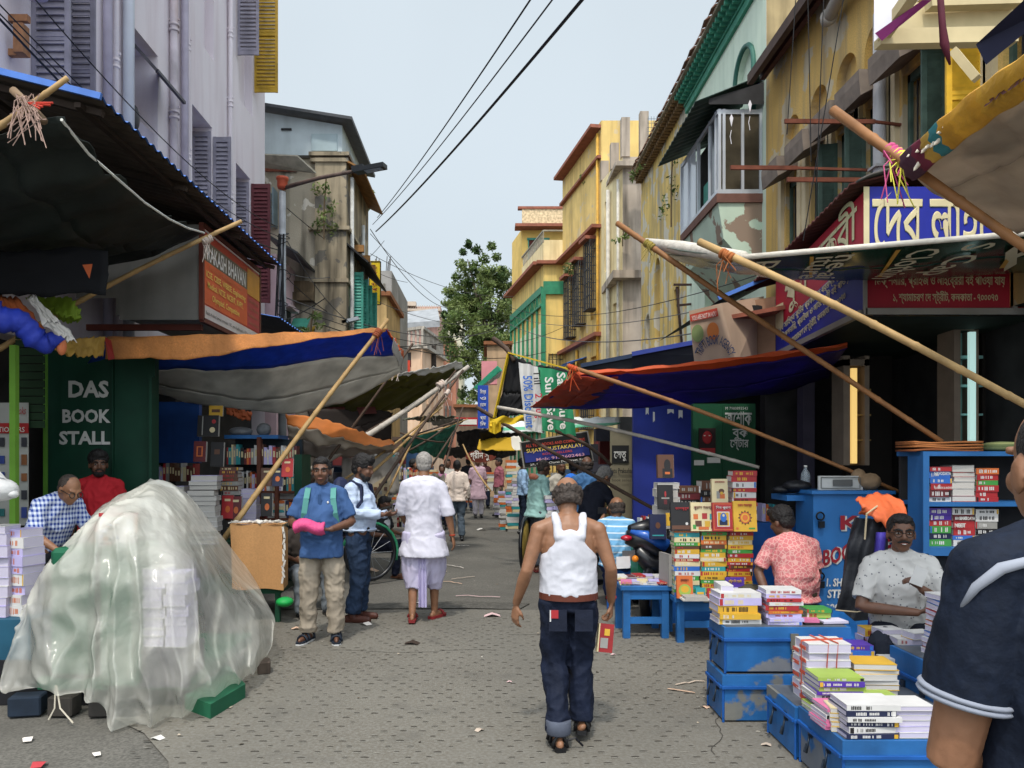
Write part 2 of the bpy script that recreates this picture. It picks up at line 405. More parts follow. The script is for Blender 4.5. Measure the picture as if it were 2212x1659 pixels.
for (pxs, r, m, joints) in ((220, .058, LAVD, 0), (241, .04, LAV, 2), (263, .075, M('c2c6cf', .5, .06, 3), 1), (365, .062, M('bcb3ba', .6, .25, 3, streak=.8, dirt='8a5a30'), 4), (389, .058, LAVD, 0), (401, .03, LAV, 4), (491, .042, LAV, 5)):
    d = dX(pxs, -5); k = MB().use(m); k.tube([(-5 + r + .02, d, 3.0), (-5 + r + .02, d, 9), (-5 + r + .02, d, 15.8)], r, 12)
    rj = random.Random(pxs)
    for q in range(joints):
        z = 4.8 + q * 1.5 + rj.uniform(0, .8)
        for dz in (0, .09): k.lathe([(r * 1.05, -.02), (r * 1.28, -.015), (r * 1.28, .015), (r * 1.05, .02)], (-5 + r + .02, d, z + dz), 12)
        k.span((-5.0, d - .012, z + .16), (-5 + 2 * r + .04, d + .012, z + .19))
    k.build('drain_pipe', None, lb)
k = MB().use(M('4a474e', .5, .3, 5)); hp = [(-5, 10.75, 7.55), (-5, 11.7, 7.55), (-4.62, 11.72, 7.12), (-4.62, 10.75, 7.12)]
k.quad(*hp)
for a, b in ((0, 3), (1, 2), (2, 3)): k.bar(hp[a], hp[b], .035)
k.build('window_hood', None, lb, solid=.015)
k = MB().use(LAVD); k.span((-5.3, 11.1, 4.9), (-5.05, 11.62, 6.6)); k.use(M('3c3c40', .5, .2, 5)).ball((-5.02, 10.95, 6.55), (.05, .12, .18), 10, 6); k.build('electric_meter', None, lb)
k = MB().use(M('8d6243', .6, .3, 9))
for q in range(3): k.box((-4.9, 8.05, 6.3 - q * .36), (.2, .06, .07)); k.build('cable_bracket', None, lb); k = MB().use(M('8d6243', .6, .3, 9))
k.box((-4.85, 8.0, 6.05), (.1, .12, .3)); k.build('junction_box', None, lb)
k = MB().use(M('c9bcc4', .6, .1, 4)); k.lathe([(.14, 0), (.15, .05), (.13, .07), (.13, .9)], (-4.75, 8.05, 6.55), 12); k.build('drain_pipe', None, lb)

# ---- pink low house beyond it
pk = thing('pink_house', 'low pale pink house with rusty tin eave behind the street lamp pole', 'building', (-5, 18, 0))
k = MB().use(M('c9adb4', .8, .1, 2, streak=.4)); k.span((-8, 17.3, 0), (-4.75, 20.3, 6.3)); k.build('wall', None, pk)
k = MB().use(M('3f4043', .6, .3, 5)); k.quad((-5, 17.2, 6.75), (-4.25, 17.2, 6.3), (-4.25, 20.2, 6.3), (-5, 20.2, 6.75)); k.build('roof', None, pk, solid=.04)
k = MB().use(DARK).span((-4.8, 17.8, 3.9), (-4.73, 18.5, 5.2)); k.use(M('b7a5ab', .8, .1, 3)).span((-4.75, 17.7, 5.2), (-4.55, 18.6, 5.28)); k.build('window', None, pk)

# ---- old house with the shed-roofed top storey
ob = thing('old_house', 'weathered tan house with blue white shed roofed top storey and dark stains', 'building', (-4.5, 20, 0))
TAN = M('a59c8a', .85, .2, 1.4, bump=.5, streak=.95, dirt='3a352e', peel='c9c3b6', peel_at=.6, fine=.2); TAN2 = M('9c8f78', .85, .25, 1.6, bump=.5, streak=.95, dirt='38332a', peel='6f6a62', peel_at=.56)
k = MB().use(TAN)
wall(k, (-6.4, 19), (1, 0), 2.16, 0, 9.1, [(.75, 1.2, 7.35, 8.25)], .12, (0, 1))
k.use(TAN2); wall(k, (-4.24, 18.9), (1, 0), .77, 0, 9.1, (), .2, (0, 1)); k.quad((-4.24, 18.9, 0), (-4.24, 19, 0), (-4.24, 19, 9.1), (-4.24, 18.9, 9.1))
wall(k, (-3.47, 18.9), (0, 1), 3.5, 0, 9.1, [(.5, 1.3, 4.8, 6.9), (1.9, 2.8, 4.8, 6.9)], .12, (-1, 0))
k.use(M('7f7563', .9, .2, 4)).quad((-6.4, 19, 9.1), (-3.47, 18.9, 9.1), (-3.47, 22.4, 9.1), (-6.4, 22.4, 9.1)); k.build('wall', None, ob)
k = MB().use(TAN2)
for z, e in ((9.12, .08), (8.98, .05), (7.3, .09), (6.02, .06)):
    k.span((-4.3 - e, 18.9 - e, z), (-3.47 + e, 22.4, z + .09))
k.build('cornice', None, ob)
k = MB().use(M('6b5b46', .9, .3, 4, streak=.9, dirt='2b241c')); k.span((-6.4, 18.72, 5.55), (-4.25, 19, 5.75)); k.span((-6.4, 18.85, 5.75), (-4.25, 19, 6.05)); k.build('ledge', None, ob)
k = MB().use(M('b8c4c8', .6, .08, 3, streak=.25)); k.poly([(-6.4, 19.05, 9.21), (-3.6, 19.05, 9.21), (-3.6, 19.05, 9.95), (-6.4, 19.05, 10.42)]); k.poly([(-3.6, 19.05, 9.21), (-3.6, 22.3, 9.21), (-3.6, 22.3, 9.95), (-3.6, 19.05, 9.95)])
k.use(M('9fb0b5', .6, .1, 3)).span((-4.35, 19.0, 9.3), (-3.72, 19.05, 9.72)); k.use(DARK); k.span((-6.05, 19.0, 9.82), (-5.8, 19.045, 9.86)); k.span((-5.1, 19.0, 9.82), (-4.85, 19.045, 9.86)); k.build('shed_wall', None, ob)
k = MB().use(M('45474b', .5, .3, 6)); k.poly([(-6.6, 18.7, 10.5), (-3.3, 18.7, 9.98), (-3.3, 22.6, 9.98), (-6.6, 22.6, 10.5)]); k.build('roof', None, ob, solid=.07)
k = MB().use(M('8a8578', .8, .3, 5)); k.poly([(-6.4, 18.6, 9.1), (-4.6, 18.6, 9.02), (-4.2, 18.85, 8.7), (-6.4, 18.9, 8.95)]); k.build('tile_eave', None, ob, solid=.06)
k = MB().use(M('7d4a3a', .9, .3, 9)); k.span((-6.4, 18.96, 8.78), (-4.7, 19.0, 8.93)); k.build('brick_course', None, ob)
k = MB().use(M('6e7d80', .6, .15, 5))
for i in range(4): k.span((-5.64 + i * .14, 18.93, 7.36), (-5.61 + i * .14, 18.96, 8.25))
for i in range(6): k.span((-5.65, 18.93, 7.4 + i * .16), (-5.2, 18.96, 7.42 + i * .16))
k.build('window_grille', None, ob)
k = MB().use(M('6f7f86', .4, .2, 5)); k.span((-5.2, 18.55, 7.36), (-5.17, 18.95, 8.25)); k.span((-5.02, 18.6, 7.36), (-4.98, 18.7, 8.25)); k.build('window_leaf', None, ob)
k = MB().use(M('4d9a86', .5, .15, 5)); k.poly([(-5.3, 18.5, 4.85), (-4.35, 18.5, 4.85), (-4.35, 18.85, 5.12), (-5.3, 18.85, 5.12)]); k.build('tin_hood', None, ob, solid=.03)
k = MB().use(M('4a3a34', .7, .2, 6)); shutter(k, (-4.24, 18.82, 2.6), (1, 0, 0), .36, 2.6, 3.9); k.build('shutter', None, ob)
k = MB().use(M('a5674f', .9, .2, 6)); k.span((-3.9, 18.86, 2.3), (-3.47, 18.9, 2.95)); k.build('brick_patch', None, ob)
TEAL = M('3f8d7d', .55, .2, 5)
for y in (19.4, 20.2, 20.9, 21.8):
    k = MB().use(TEAL); shutter(k, (-3.47, y, 4.8), (1, 0, 0), .34, 4.8, 6.4); k.build('shutter', None, ob)
k = MB().use(DARK); k.poly([(-3.47, 18.95, 7.0), (-3.47, 22.4, 7.0), (-2.95, 22.4, 6.55), (-2.95, 19.0, 6.55)]); k.use(M('8a6236', .7, .3, 5)); k.poly([(-3.46, 18.85, 9.0), (-3.05, 18.9, 8.8), (-3.05, 22.4, 8.8), (-3.46, 22.4, 9.0)])
for q in range(3): k.span((-3.47, 19.5 + q, 6.95), (-3.15, 19.6 + q, 7.1))
k.build('eave_board', None, ob, solid=.04)
k = MB().use(M('b0b0ac', .5, .2, 5)); k.tube([(-3.38, 19.2, 2), (-3.38, 19.2, 8.7)], .05); k.tube([(-3.36, 20.8, 2), (-3.36, 20.8, 8.0)], .05); k.build('drain_pipe', None, ob)

# ---- right: yellow plastered building
yb = thing('yellow_building', 'stained yellow building with rows of small arched niches and dark sloping eave', 'building', (5, 10, 0))
OCH = M('d2ae66', .85, .3, .9, bump=.4, streak=.95, dirt='8a7d6a', peel='c2b498', peel_at=.545, fine=.15); CRM = M('cfbf9c', .8, .12, 3, streak=.7, dirt='9a8a6c'); STO = M('7c7066', .9, .2, 6)
ds = [12.62, 11.62, 10.72, 9.9, 9.0, 8.1, 7.2]
k = MB().use(OCH); y0 = 4.5
hol = []
for d in ds: hol += [(d - y0 - .3, d - y0 + .3, 6.55, 7.32, 1, .12), (d - y0 - .26, d - y0 + .26, 3.9, 6.3, 0, .2)]
wall(k, (5, y0), (0, 1), 9.3, 3.15, 9.0, hol, .12, (1, 0))
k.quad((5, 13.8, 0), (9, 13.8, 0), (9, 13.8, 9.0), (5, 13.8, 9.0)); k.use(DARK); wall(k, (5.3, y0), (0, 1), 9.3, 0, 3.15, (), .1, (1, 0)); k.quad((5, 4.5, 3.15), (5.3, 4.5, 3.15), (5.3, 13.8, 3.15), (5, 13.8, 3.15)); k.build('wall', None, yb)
k = MB().use(CRM)
for d in ds:
    for e in (-.4, .4): k.span((4.94, d + e - .07, 3.4), (5.0, d + e + .07, 6.45))
k.build('pilaster_strip', None, yb)
for d in ds:
    k = MB().use(STO); k.span((4.6, d - .38, 6.4), (5, d + .3, 6.52)); k.add([(4.6, d - .38, 6.4), (4.6, d + .3, 6.4), (4.62, d + .3, 6.2), (4.62, d - .38, 6.2), (5, d - .38, 6.4), (5, d + .3, 6.4)], ((0, 1, 2, 3), (0, 3, 4), (1, 5, 2), (3, 2, 5, 4))); k.build('window_hood', None, yb)
    k = MB().use(M('4d6258', .7, .3, 6, streak=.8)); k.span((5.06, d - .26, 3.9), (5.1, d - .2, 6.3)); k.span((5.06, d + .2, 3.9), (5.1, d + .26, 6.3)); k.span((5.06, d - .26, 5.2), (5.1, d + .26, 5.28)); k.span((5.06, d - .26, 6.2), (5.1, d + .26, 6.3))
    if int(d * 10) % 2: shutter(k, (5.0, d + .27, 3.95), (-1, .15, 0), .26, 3.95, 6.2)
    k.use(DARK)
    for q in range(4): k.tube([(5.12, d - .15 + q * .1, 3.9), (5.12, d - .15 + q * .1, 6.2)], .012, 5)
    k.build('window', None, yb)
k = MB().use(M('4b3a33', .75, .25, 5)); k.poly([(5.0, 5, 8.7), (4.62, 5, 8.36), (4.62, 13.5, 8.36), (5.0, 13.5, 8.7)]); k.span((4.58, 5, 8.28), (4.65, 13.5, 8.42)); k.use(M('4a2a2a', .7, .2, 5)).span((4.8, 5, 8.36), (4.86, 13.5, 8.5))
k.build('eave', None, yb, solid=.05)
k = MB().use(M('a9a39a', .6, .15, 5)); k.tube([(4.85, 11.0, 7.95), (4.75, 10.2, 8.0), (4.5, 9.0, 8.1)], .09, 10); k.lathe([(.1, -.05), (.115, -.04), (.115, .04), (.1, .05)], (4.84, 10.9, 7.96), 10, R=Matrix.Rotation(radians(90), 3, 'X')); k.build('drain_pipe', None, yb)
k = MB().use(M('a7a6a8', .5, .08, 4)); d = dX(1900, 4.85); k.tube([(4.85, d, 3.3), (4.85, d, 7.2)], .075, 12); k.span((4.75, d - .1, 5.28), (5, d + .1, 5.31)); k.build('drain_pipe', None, yb)
for (pa, pb, y, d) in ((1695, 1890, 262, 9.2), (1700, 1865, 388, 8.9), (1578, 1722, 362, 9.6)): k = MB().use(M('6b3c2c', .8, .3, 8)); k.bar(W(pa, y, d), W(pb, y + 1, d + .1), .03, .05); k.bar(W(pb, y + 1, d + .1), (5, d + .1, W(pb, y, d).z), .03); k.build('iron_bracket', None, yb)

k = MB().use(M('d3a52c', .6, .2, 6)); shutter(k, (4.98, 7.72, 4.5), (-1, .1, 0), .36, 4.5, 6.2); k.use(M('7f9a93', .6, .2, 6)); k.span((4.6, 7.55, 5.0), (4.98, 7.6, 5.06)); k.build('shutter', None, yb)

# ---- mint building with bay window
mbld = thing('mint_building', 'pale mint building with green bracketed eave and glazed bay window', 'building', (5, 16, 0))
MINT = M('d4e3d0', .8, .06, 1, streak=.35, dirt='9fb8a4', bump=.2); PEEL = M('d2b56c', .85, .2, 1, bump=.4, streak=.8, dirt='7d7668', peel='c9c2b0', peel_at=.54)
k = MB().use(MINT); wall(k, (5, 13.8), (0, 1), 5.5, 0, 10.7, [(.6, 1.6, 7.4, 9.6, 1, .1), (3.2, 3.9, 4, 6, 0, .2)], .1, (1, 0)); k.use(M('a3906a', .85, .25, 2, streak=.9)); k.quad((5, 13.79, 9.0), (9, 13.79, 9.0), (9, 13.79, 10.7), (5, 13.79, 10.7))
k.use(PEEL); wall(k, (5, 19.3), (0, 1), 5.7, 0, 10.9, [(.7, 1.3, 4, 6.2, 0, .2), (3.0, 3.7, 3.4, 7.6, 1, .15), (4.4, 5.0, 3.4, 6.2, 1, .15)], .1, (1, 0)); k.build('wall', None, mbld)
k = MB().use(M('3a6a5e', .6, .15, 5)); 
arc = [(4.97, 14.9 + .54 * cos(pi * t / 14), 9.1 + .54 * sin(pi * t / 14)) for t in range(15)]
k.tube([(4.97, 15.44, 7.5)] + arc + [(4.97, 14.36, 7.5)], .05, 6); k.build('arch_trim', None, mbld)
k = MB().use(M('3f8a72', .6, .2, 5))
k.span((4.93, 13.8, 10.3), (5, 19.2, 10.46)); k.span((4.9, 13.8, 10.46), (5, 19.2, 10.52))
for q in range(27):
    y = 13.9 + q * .2; k.span((4.66, y, 10.62), (4.97, y + .07, 10.72)); k.span((4.76, y, 10.54), (4.97, y + .07, 10.62))
k.build('eave_bracket', None, mbld)
k = MB().use(M('7a6244', .85, .3, 6))
for q in range(28): y = 19.3 + q * .2; k.span((4.66, y, 10.66), (4.98, y + .1, 10.76)); k.span((4.78, y, 10.56), (4.98, y + .1, 10.66))
k.build('brick_corbel', None, mbld)
k = MB().use(M('8d8270', .85, .3, 3, bump=.5)); k.span((4.6, 13.7, 10.74), (5, 25, 10.8)); rr = random.Random(5); k.use(M('6b4a38', .85, .35, 5))
y = 13.7
while y < 24.8:
    s = rr.uniform(.25, .6); k.add([(4.55 + rr.uniform(-.05, .05), y, 10.81), (4.55, y + s, 10.81), (4.85, y + s, 10.96 + rr.uniform(0, .1)), (4.85, y, 10.96), (4.6, y, 10.9), (4.6, y + s, 10.9)], ((0, 1, 5, 4), (4, 5, 2, 3), (0, 4, 3))); y += s + .02
k.build('roof', None, mbld)
# bay
bay = MB(); ALU = M('b9bdc3', .35, .06, 4, metal=.3); X0, X1, Y0, Y1 = 4.2, 5.0, 14.0, 16.6
bay.use(M('b9cbb8', .8, .1, 2, peel='8d7a6a', peel_at=.545)); 
zb = 6.35
bay.add([(X0, Y0, zb), (X1, Y0, zb), (X1, Y0, 4.9), (X0 + .1, Y0, 5.7), (X0, Y1, zb), (X1, Y1, zb), (X1, Y1, 4.9), (X0 + .1, Y1, 5.7)], ((0, 1, 2, 3), (0, 3, 7, 4), (3, 2, 6, 7), (4, 7, 6, 5)))
bay.use(M('6e4d43', .8, .15, 5)).span((X0 - .04, Y0 - .04, zb), (X1, Y1, zb + .16)); bay.build('bay_base', None, mbld)
k = MB().use(ALU)
for xx in (X0 + .02, X0 + .1, (X0 + X1) / 2 + .04, X1 - .03): k.span((xx - .025, Y0 - .03, zb + .16), (xx + .025, Y0 + .03, 8.05))
for z in (zb + .2, 8.0): k.span((X0 - .02, Y0 - .025, z - .04), (X1, Y0 + .025, z + .04))
for yy in (Y0 + .12, Y0 + .5, 15.3, 16.0, Y1): k.span((X0 - .03, yy - .03, zb + .16), (X0 + .03, yy + .03, 8.05))
for z in (zb + .2, 8.0): k.span((X0 - .025, Y0, z - .04), (X0 + .025, Y1, z + .04))
k.build('window_frame', None, mbld)
k = MB().use(M((.055, .045, .03), .25, .6, 2, spec=.35)); k.quad((X0, Y0, zb + .16), (X1, Y0, zb + .16), (X1, Y0, 8.05), (X0, Y0, 8.05)); k.build('glass', None, mbld); k = MB().use(GLASSD).quad((X0, Y0, zb + .16), (X0, 14.5, zb + .16), (X0, 14.5, 8.05), (X0, Y0, 8.05)); k.build('glass', None, mbld); k = MB().use(M('c3cbd2', .1, .05, 2, spec=.8)).quad((X0, 15.5, zb + .16), (X0, Y1, zb + .16), (X0, Y1, 8.05), (X0, 15.5, 8.05)); k.build('glass', None, mbld)
k = MB().use(DARK).span((X0 + .3, Y0 + .3, zb), (X1, Y1, 8.1)); k.use(TEAL).span((X0 + .1, 14.55, zb + .16), (X0 + .25, 15.3, 7.1)); k.build('bay_interior', None, mbld)
k = MB().use(M('33453f', .5, .3, 5)); rid = 20
k.grid(lambda a, b: Vector((3.75 + 1.25 * b, 13.85 + 3.1 * a, 8.12 + .5 * b + .02 * sin(a * 90))), 60, 2); k.build('tin_roof', None, mbld, solid=.02)
k = MB().use(DARK); k.poly([(4.0, 13.9, 8.1), (5, 13.9, 8.1), (5, 13.9, 8.5), (4.0, 13.9, 8.2)]); k.build('roof_gable', None, mbld)

# ---- beyond: buildings that follow the street's bend
u = Vector((-.164, 1, 0)).normalized()
GRY = M('a79a8c', .85, .18, 1.5, bump=.3, streak=.85, dirt='3f3a33'); CRE = M('dccb9f', .85, .12, 1.5, streak=.6, dirt='a68d5c'); YEL = M('d9ba74', .8, .15, 1.3, streak=.8, dirt='a48a55', peel='c9b48c', peel_at=.6); RED = M('8c5644', .8, .2, 5)
cb = thing('concrete_house', 'narrow grey and cream house with bare concrete roof posts', 'building', (4.8, 26, 0))
p0 = Vector((4.48, 25.5, 0))
k = MB().use(GRY); wall(k, (4.48, 25.5), (1, 0), 1.2, 0, 11.7, (), .1, (0, 1)); k.use(CRE); wall(k, p0, u, 2.3, 0, 11.7, [(.5, 1.0, 3.5, 7, 0, .1), (1.4, 1.9, 8.3, 10.8, 0, .1)], .1, (1, .16)); k.build('wall', None, cb)
MB().use(GRY).span((4.1, 25.1, 7.6), (5.5, 27.6, 7.85)).build('balcony_slab', None, cb); MB().use(GRY).span((4.2, 25.2, 11.3), (5.5, 27.7, 11.45)).build('roof_slab', None, cb)
for (a, b, h) in ((0, 0, 13.0), (1, 0, 13.2), (0, 1.1, 12.6), (0, 2.2, 12.4)):
    k = MB().use(GRY); q = p0 + u * b + Vector((a * .62 + .1, .1, 0)); k.span((q.x - .14, q.y - .14, 11.7), (q.x + .14, q.y + .14, h)); k.build('roof_post', None, cb)
k = MB().use(M('6f7478', .5, .2, 5))
for i in range(9): k.tube([(5.3 + i * .09, 25.3, 11.7), (5.3 + i * .09, 25.3, 12.95)], .008, 4)
for i in range(9): k.tube([(5.25, 25.3, 11.75 + i * .14), (6.1, 25.3, 11.75 + i * .14)], .008, 4)
k.build('wire_mesh', None, cb)
k = MB().use(M('b9b4aa', .5, .2, 5)); q = p0 + u * 1.2; k.tube([(q.x - .1, q.y, 3), (q.x - .1, q.y, 11)], .07); q = p0 + u * .15; k.tube([(q.x - .1, q.y, 3), (q.x - .1, q.y, 11)], .05); k.build('drain_pipe', None, cb)
y4 = thing('ochre_house', 'bright yellow house with black grille window boxes and brick red cornices', 'building', (4, 30, 0))
p4 = p0 + u * 2.3; n4 = Vector((u.y, -u.x, 0))
k = MB().use(YEL); wall(k, p4, u, 5.4, 0, 13.9, [(.5, 1.3, 6.9, 9.5), (2, 2.7, 6.9, 9.5), (3.4, 4.1, 6.9, 9.3), (.6, 1.3, 3, 5.5), (2.2, 2.9, 3, 5.2)], .12, n4); e = p4 + u * 5.4
k.quad((p4.x, p4.y, 11), (p4.x + 3, p4.y, 11), (p4.x + 3, p4.y, 13.9), (p4.x, p4.y, 13.9)); k.quad((p4.x, p4.y, 13.9), (p4.x + 4, p4.y, 13.9), (e.x + 4, e.y, 13.9), (e.x, e.y, 13.9)); k.build('wall', None, y4)
for z, hh, ee in ((13.7, .12, .4), (12.6, .1, .15), (10.1, .12, .35), (6.2, .14, .25)):
    k = MB().use(RED); a, b = p4 - n4 * ee / 2, e - n4 * ee / 2; k.bar(a + Vector((0, 0, z)), b + Vector((0, 0, z)), ee, hh); k.build('cornice', None, y4)
for s, z0, z1 in ((.4, 7.2, 9.7), (1.9, 6.9, 9.3), (3.3, 6.6, 9.0), (.9, 2.8, 4.8)):
    k = MB().use(M('343436', .6, .3, 6)); a = p4 + u * s; q = -n4 * .3
    for t in (0, .8):
        c = a + u * t
        for w_ in (0, .25, .5, .75, 1): k.bar(c + q * w_ + Vector((0, 0, z0)), c + q * w_ + Vector((0, 0, z1)), .03)
        for w_ in range(9): zz = z0 + (z1 - z0) * w_ / 8; k.bar(c + Vector((0, 0, zz)), c + q + Vector((0, 0, zz)), .03)
    for t in range(7): c = a + u * (t * .13) + q; k.bar(c + Vector((0, 0, z0)), c + Vector((0, 0, z1)), .025)
    for t in range(6): z = z0 + (z1 - z0) * t / 5; k.bar(a + q + Vector((0, 0, z)), a + q + u * .8 + Vector((0, 0, z)), .025)
    k.bar(a + q * .5 + Vector((0, 0, z0)), a + q * .5 + u * .8 + Vector((0, 0, z0)), .42, .03); k.use(RED).bar(a + q * .6 + Vector((0, 0, z1 + .1)), a + q * .6 + u * .85 + Vector((0, 0, z1 + .1)), .6, .12)
    k.build('window_box', None, y4)
k = MB().use(M('c79a3f', .6, .2, 5)); c = p4 + u * 2.9 - n4 * .08; k.tube([c + Vector((0, 0, 2)), c + Vector((0, 0, 6))], .06); c = p4 + u * .2 - n4 * .08; k.tube([c + Vector((0, 0, 2)), c + Vector((0, 0, 13.5))], .05); k.build('drain_pipe', None, y4)
k = MB().use(M('2f63b5', .5, .2, 6)); 
for s in (1.8, 3.2): c = p4 + u * s; k.quad(c + Vector((0, 0, 5.6)), c + u * 1 + Vector((0, 0, 5.6)), c + u * 1 - n4 * .8 + Vector((0, 0, 5.35)), c - n4 * .8 + Vector((0, 0, 5.35)))
k.build('tin_hood', None, y4, solid=.03)
gb = thing('green_balcony_house', 'cream and yellow corner house with green iron balcony and red cornice', 'building', (2.4, 33, 0))
q0 = Vector((2.41, 33.1, 0)); q1 = q0 + u * 7; GRN = M('2f7d5c', .5, .2, 5); n5 = n4
k = MB().use(M('dcbf74', .8, .12, 1.3, streak=.6, dirt='8f7c50')); wall(k, q0, (1, 0), 1.4, 0, 10.1, [(.25, .9, 1, 6.2)], .1, (0, 1)); wall(k, q0, u, 7, 7.6, 10.1, (), .1, n5); k.use(M('d9d2b5', .8, .1, 1)); wall(k, q0, u, 7, 0, 7.6, (), .1, n5)
k.use(CRE); wall(k, q0 + Vector((0, 0, 0)), (1, 0), .9, 10.1, 11.1, (), .1, (0, 1)); wall(k, q0, u, 4.5, 10.1, 11.0, (), .1, n5)
a = q0 + u * 4.5; k.use(M('d9b768', .8, .1, 2)); wall(k, a, (1, 0), 3.2, 10.1, 12.9, [(.3, 1.3, 10.9, 12.4)], .1, (0, 1)); wall(k, a, u, 2.5, 10.1, 12.9, (), .1, n5); k.build('wall', None, gb)
k = MB().use(RED); k.bar(q0 - n5 * .2 + Vector((0, 0, 10.1)), q1 - n5 * .2 + Vector((0, 0, 10.1)), .5, .14); k.span((2.1, 32.85, 10.03), (4, 33.2, 10.17)); k.bar(a + Vector((-.35, -.3, 12.9)), a + Vector((3.4, -.3, 12.9)), .8, .14); k.bar(a + Vector((-.2, 0, 13.9)), a + Vector((3.4, 0, 13.9)), .3, .12); k.use(M('c9b490', .8, .4, 9)).span((a.x, a.y - .1, 13), (a.x + 3.4, a.y, 13.85)); k.build('cornice', None, gb)
k = MB().use(GRN)
for t in range(8): c = q0 + u * t - n5 * .06; k.bar(c + Vector((0, 0, .3)), c + Vector((0, 0, 9.0)), .09)
for z, h in ((8.95, .3), (8.3, .08), (3.0, .3), (5.5, .06)): k.bar(q0 - n5 * .07 + Vector((0, 0, z)), q1 - n5 * .07 + Vector((0, 0, z)), .1, h)
for t in range(22):
    c = q0 + u * (t * .32) - n5 * .07; k.bar(c + Vector((0, 0, 8.35)), c + u * .2 + Vector((0, 0, 8.85)), .05)
k.span((2.4, 32.98, 8.75), (3.7, 33.08, 9.3)); k.span((2.34, 32.98, .3), (2.5, 33.1, 9)); k.build('balcony_frame', None, gb)
k = MB().use(pattern('c9ccc2', '8b948c', 'cells', 3.2, .7, .09)); k.quad(q0 - n5 * .03 + Vector((0, 0, 3.2)), q1 - n5 * .03 + Vector((0, 0, 3.2)), q1 - n5 * .03 + Vector((0, 0, 5.5)), q0 - n5 * .03 + Vector((0, 0, 5.5))); k.build('lattice_panel', None, gb)
k = MB().use(M('33352f', .6, .2, 6))
for i in range(5): k.span((2.62 + i * .16, 33.0, 1), (2.65 + i * .16, 33.04, 6.2))
for i in range(14): k.span((2.6, 33.0, 1 + i * .38), (3.35, 33.04, 1.03 + i * .38))
k.build('window_grille', None, gb)
k = MB().use(M('8f8a7c', .7, .3, 9))
for t in range(20): c = q0 + u * (t * .22); k.bar(c + Vector((0, 0, 11)), c + Vector((0, 0, 11.5)), .04)
k.bar(q0 + Vector((0, 0, 11.5)), q0 + u * 4.5 + Vector((0, 0, 11.5)), .06); k.bar(q0 + Vector((0, 0, 11.5)), q0 + Vector((.9, 0, 11.5)), .06); k.build('railing', None, gb)
k = MB().use(TEAL)
for i in range(4): k.span((a.x + .3 + i * .33, a.y - .05, 10.9), (a.x + .34 + i * .33, a.y, 12.4))
k.span((a.x + .25, a.y - .05, 12.35), (a.x + 1.35, a.y, 12.45)); k.use(M('5a2a26', .7, .2, 5)).span((a.x + .3, a.y + .02, 10.9), (a.x + 1.3, a.y + .06, 12.4)); k.build('window', None, gb)

# ---- far end of the street
pb = thing('peach_corner_house', 'peach corner house with arched windows under a grey balustraded roof terrace', 'building', (-5, 55, 0))
PEA = M('d2b296', .85, .12, 1, streak=.5, dirt='b98a62'); d = 55  # peach paled to carry distance haze in the colour
k = MB().use(PEA); A, B = W(840, 0, 55), W(912, 0, 53); Cc = W(958, 0, 60)
wall(k, (A.x, A.y), (B - A).xy, (B - A).xy.length, 0, 9.4, [(.3, 1.1, 5.6, 7.6)], .15, (0, 1)); L = (Cc - B).xy.length
wall(k, (B.x, B.y), (Cc - B).xy, L, 0, 9.4, [(1.2, 2, 5.5, 8.1, 1), (2.9, 3.7, 5.2, 7.9, 1), (4.6, 5.4, 5.2, 7.9, 1)], .15, (1, 0)); k.build('wall', None, pb)
k = MB().use(M('a39b90', .85, .3, 3, streak=.8)); 
for P, Q in ((A, B), (B, Cc)):
    P2, Q2 = Vector((P.x, P.y, 9.4)), Vector((Q.x, Q.y, 9.4)); k.bar(P2, Q2, .7, .25); k.bar(P2 + Vector((0, 0, 1.3)), Q2 + Vector((0, 0, 1.3)), .3, .2)
    nn = int((Q2 - P2).length / .4)
    for i in range(nn): q = P2.lerp(Q2, i / nn); k.bar(q, q + Vector((0, 0, 1.3)), .16)
k.build('balustrade', None, pb)
k = MB().use(M('8d8f92', .7, .2, 2)); k.add([W(845, 700, 57), W(950, 692, 57), W(945, 666, 63), W(862, 676, 63), W(845, 712, 57), W(950, 706, 57)], ((0, 1, 2, 3), (0, 4, 5, 1))); k.build('roof', None, pb)
k = MB().use(M('b1402e', .8, .2, 5)); k.box(W(872, 800, 53.6), (.9, .05, 1.4)); k.build('hanging_cloth', None, pb)
k = MB().use(DARK); k.box(W(872, 777, 53.7), (1.2, .1, 1.0)); k.use(M('3a332e', .7, .2, 4)).box(W(932, 785, 55.9), (.7, .25, 2.6)); k.build('window', None, pb)
rb = thing('brick_red_terrace_house', 'haze-paled brick red house with pale balcony rails above the peach house', 'building', (-6, 70, 0))
k = MB().use(M('ad8a7e', .85, .2, 1, streak=.5)); k.span((X_(800, 70), 70, 0), (X_(952, 70), 76, Z_(662, 70))); k.use(M('b8a898', .8, .15, 2)).span((X_(806, 69), 69.2, Z_(655, 70)), (X_(900, 70), 70, Z_(664, 70)))  # brick red paled in its colour for distance haze
for y in (672, 684, 697): k.span((X_(800, 70), 69.3, Z_(y, 70) - .1), (X_(952, 70), 70, Z_(y, 70) + .1))
for i in range(30): k.span((X_(802 + i * 5, 69.4), 69.4, Z_(697, 70)), (X_(803.2 + i * 5, 69.4), 69.5, Z_(662, 70)))
k.build('wall', None, rb)
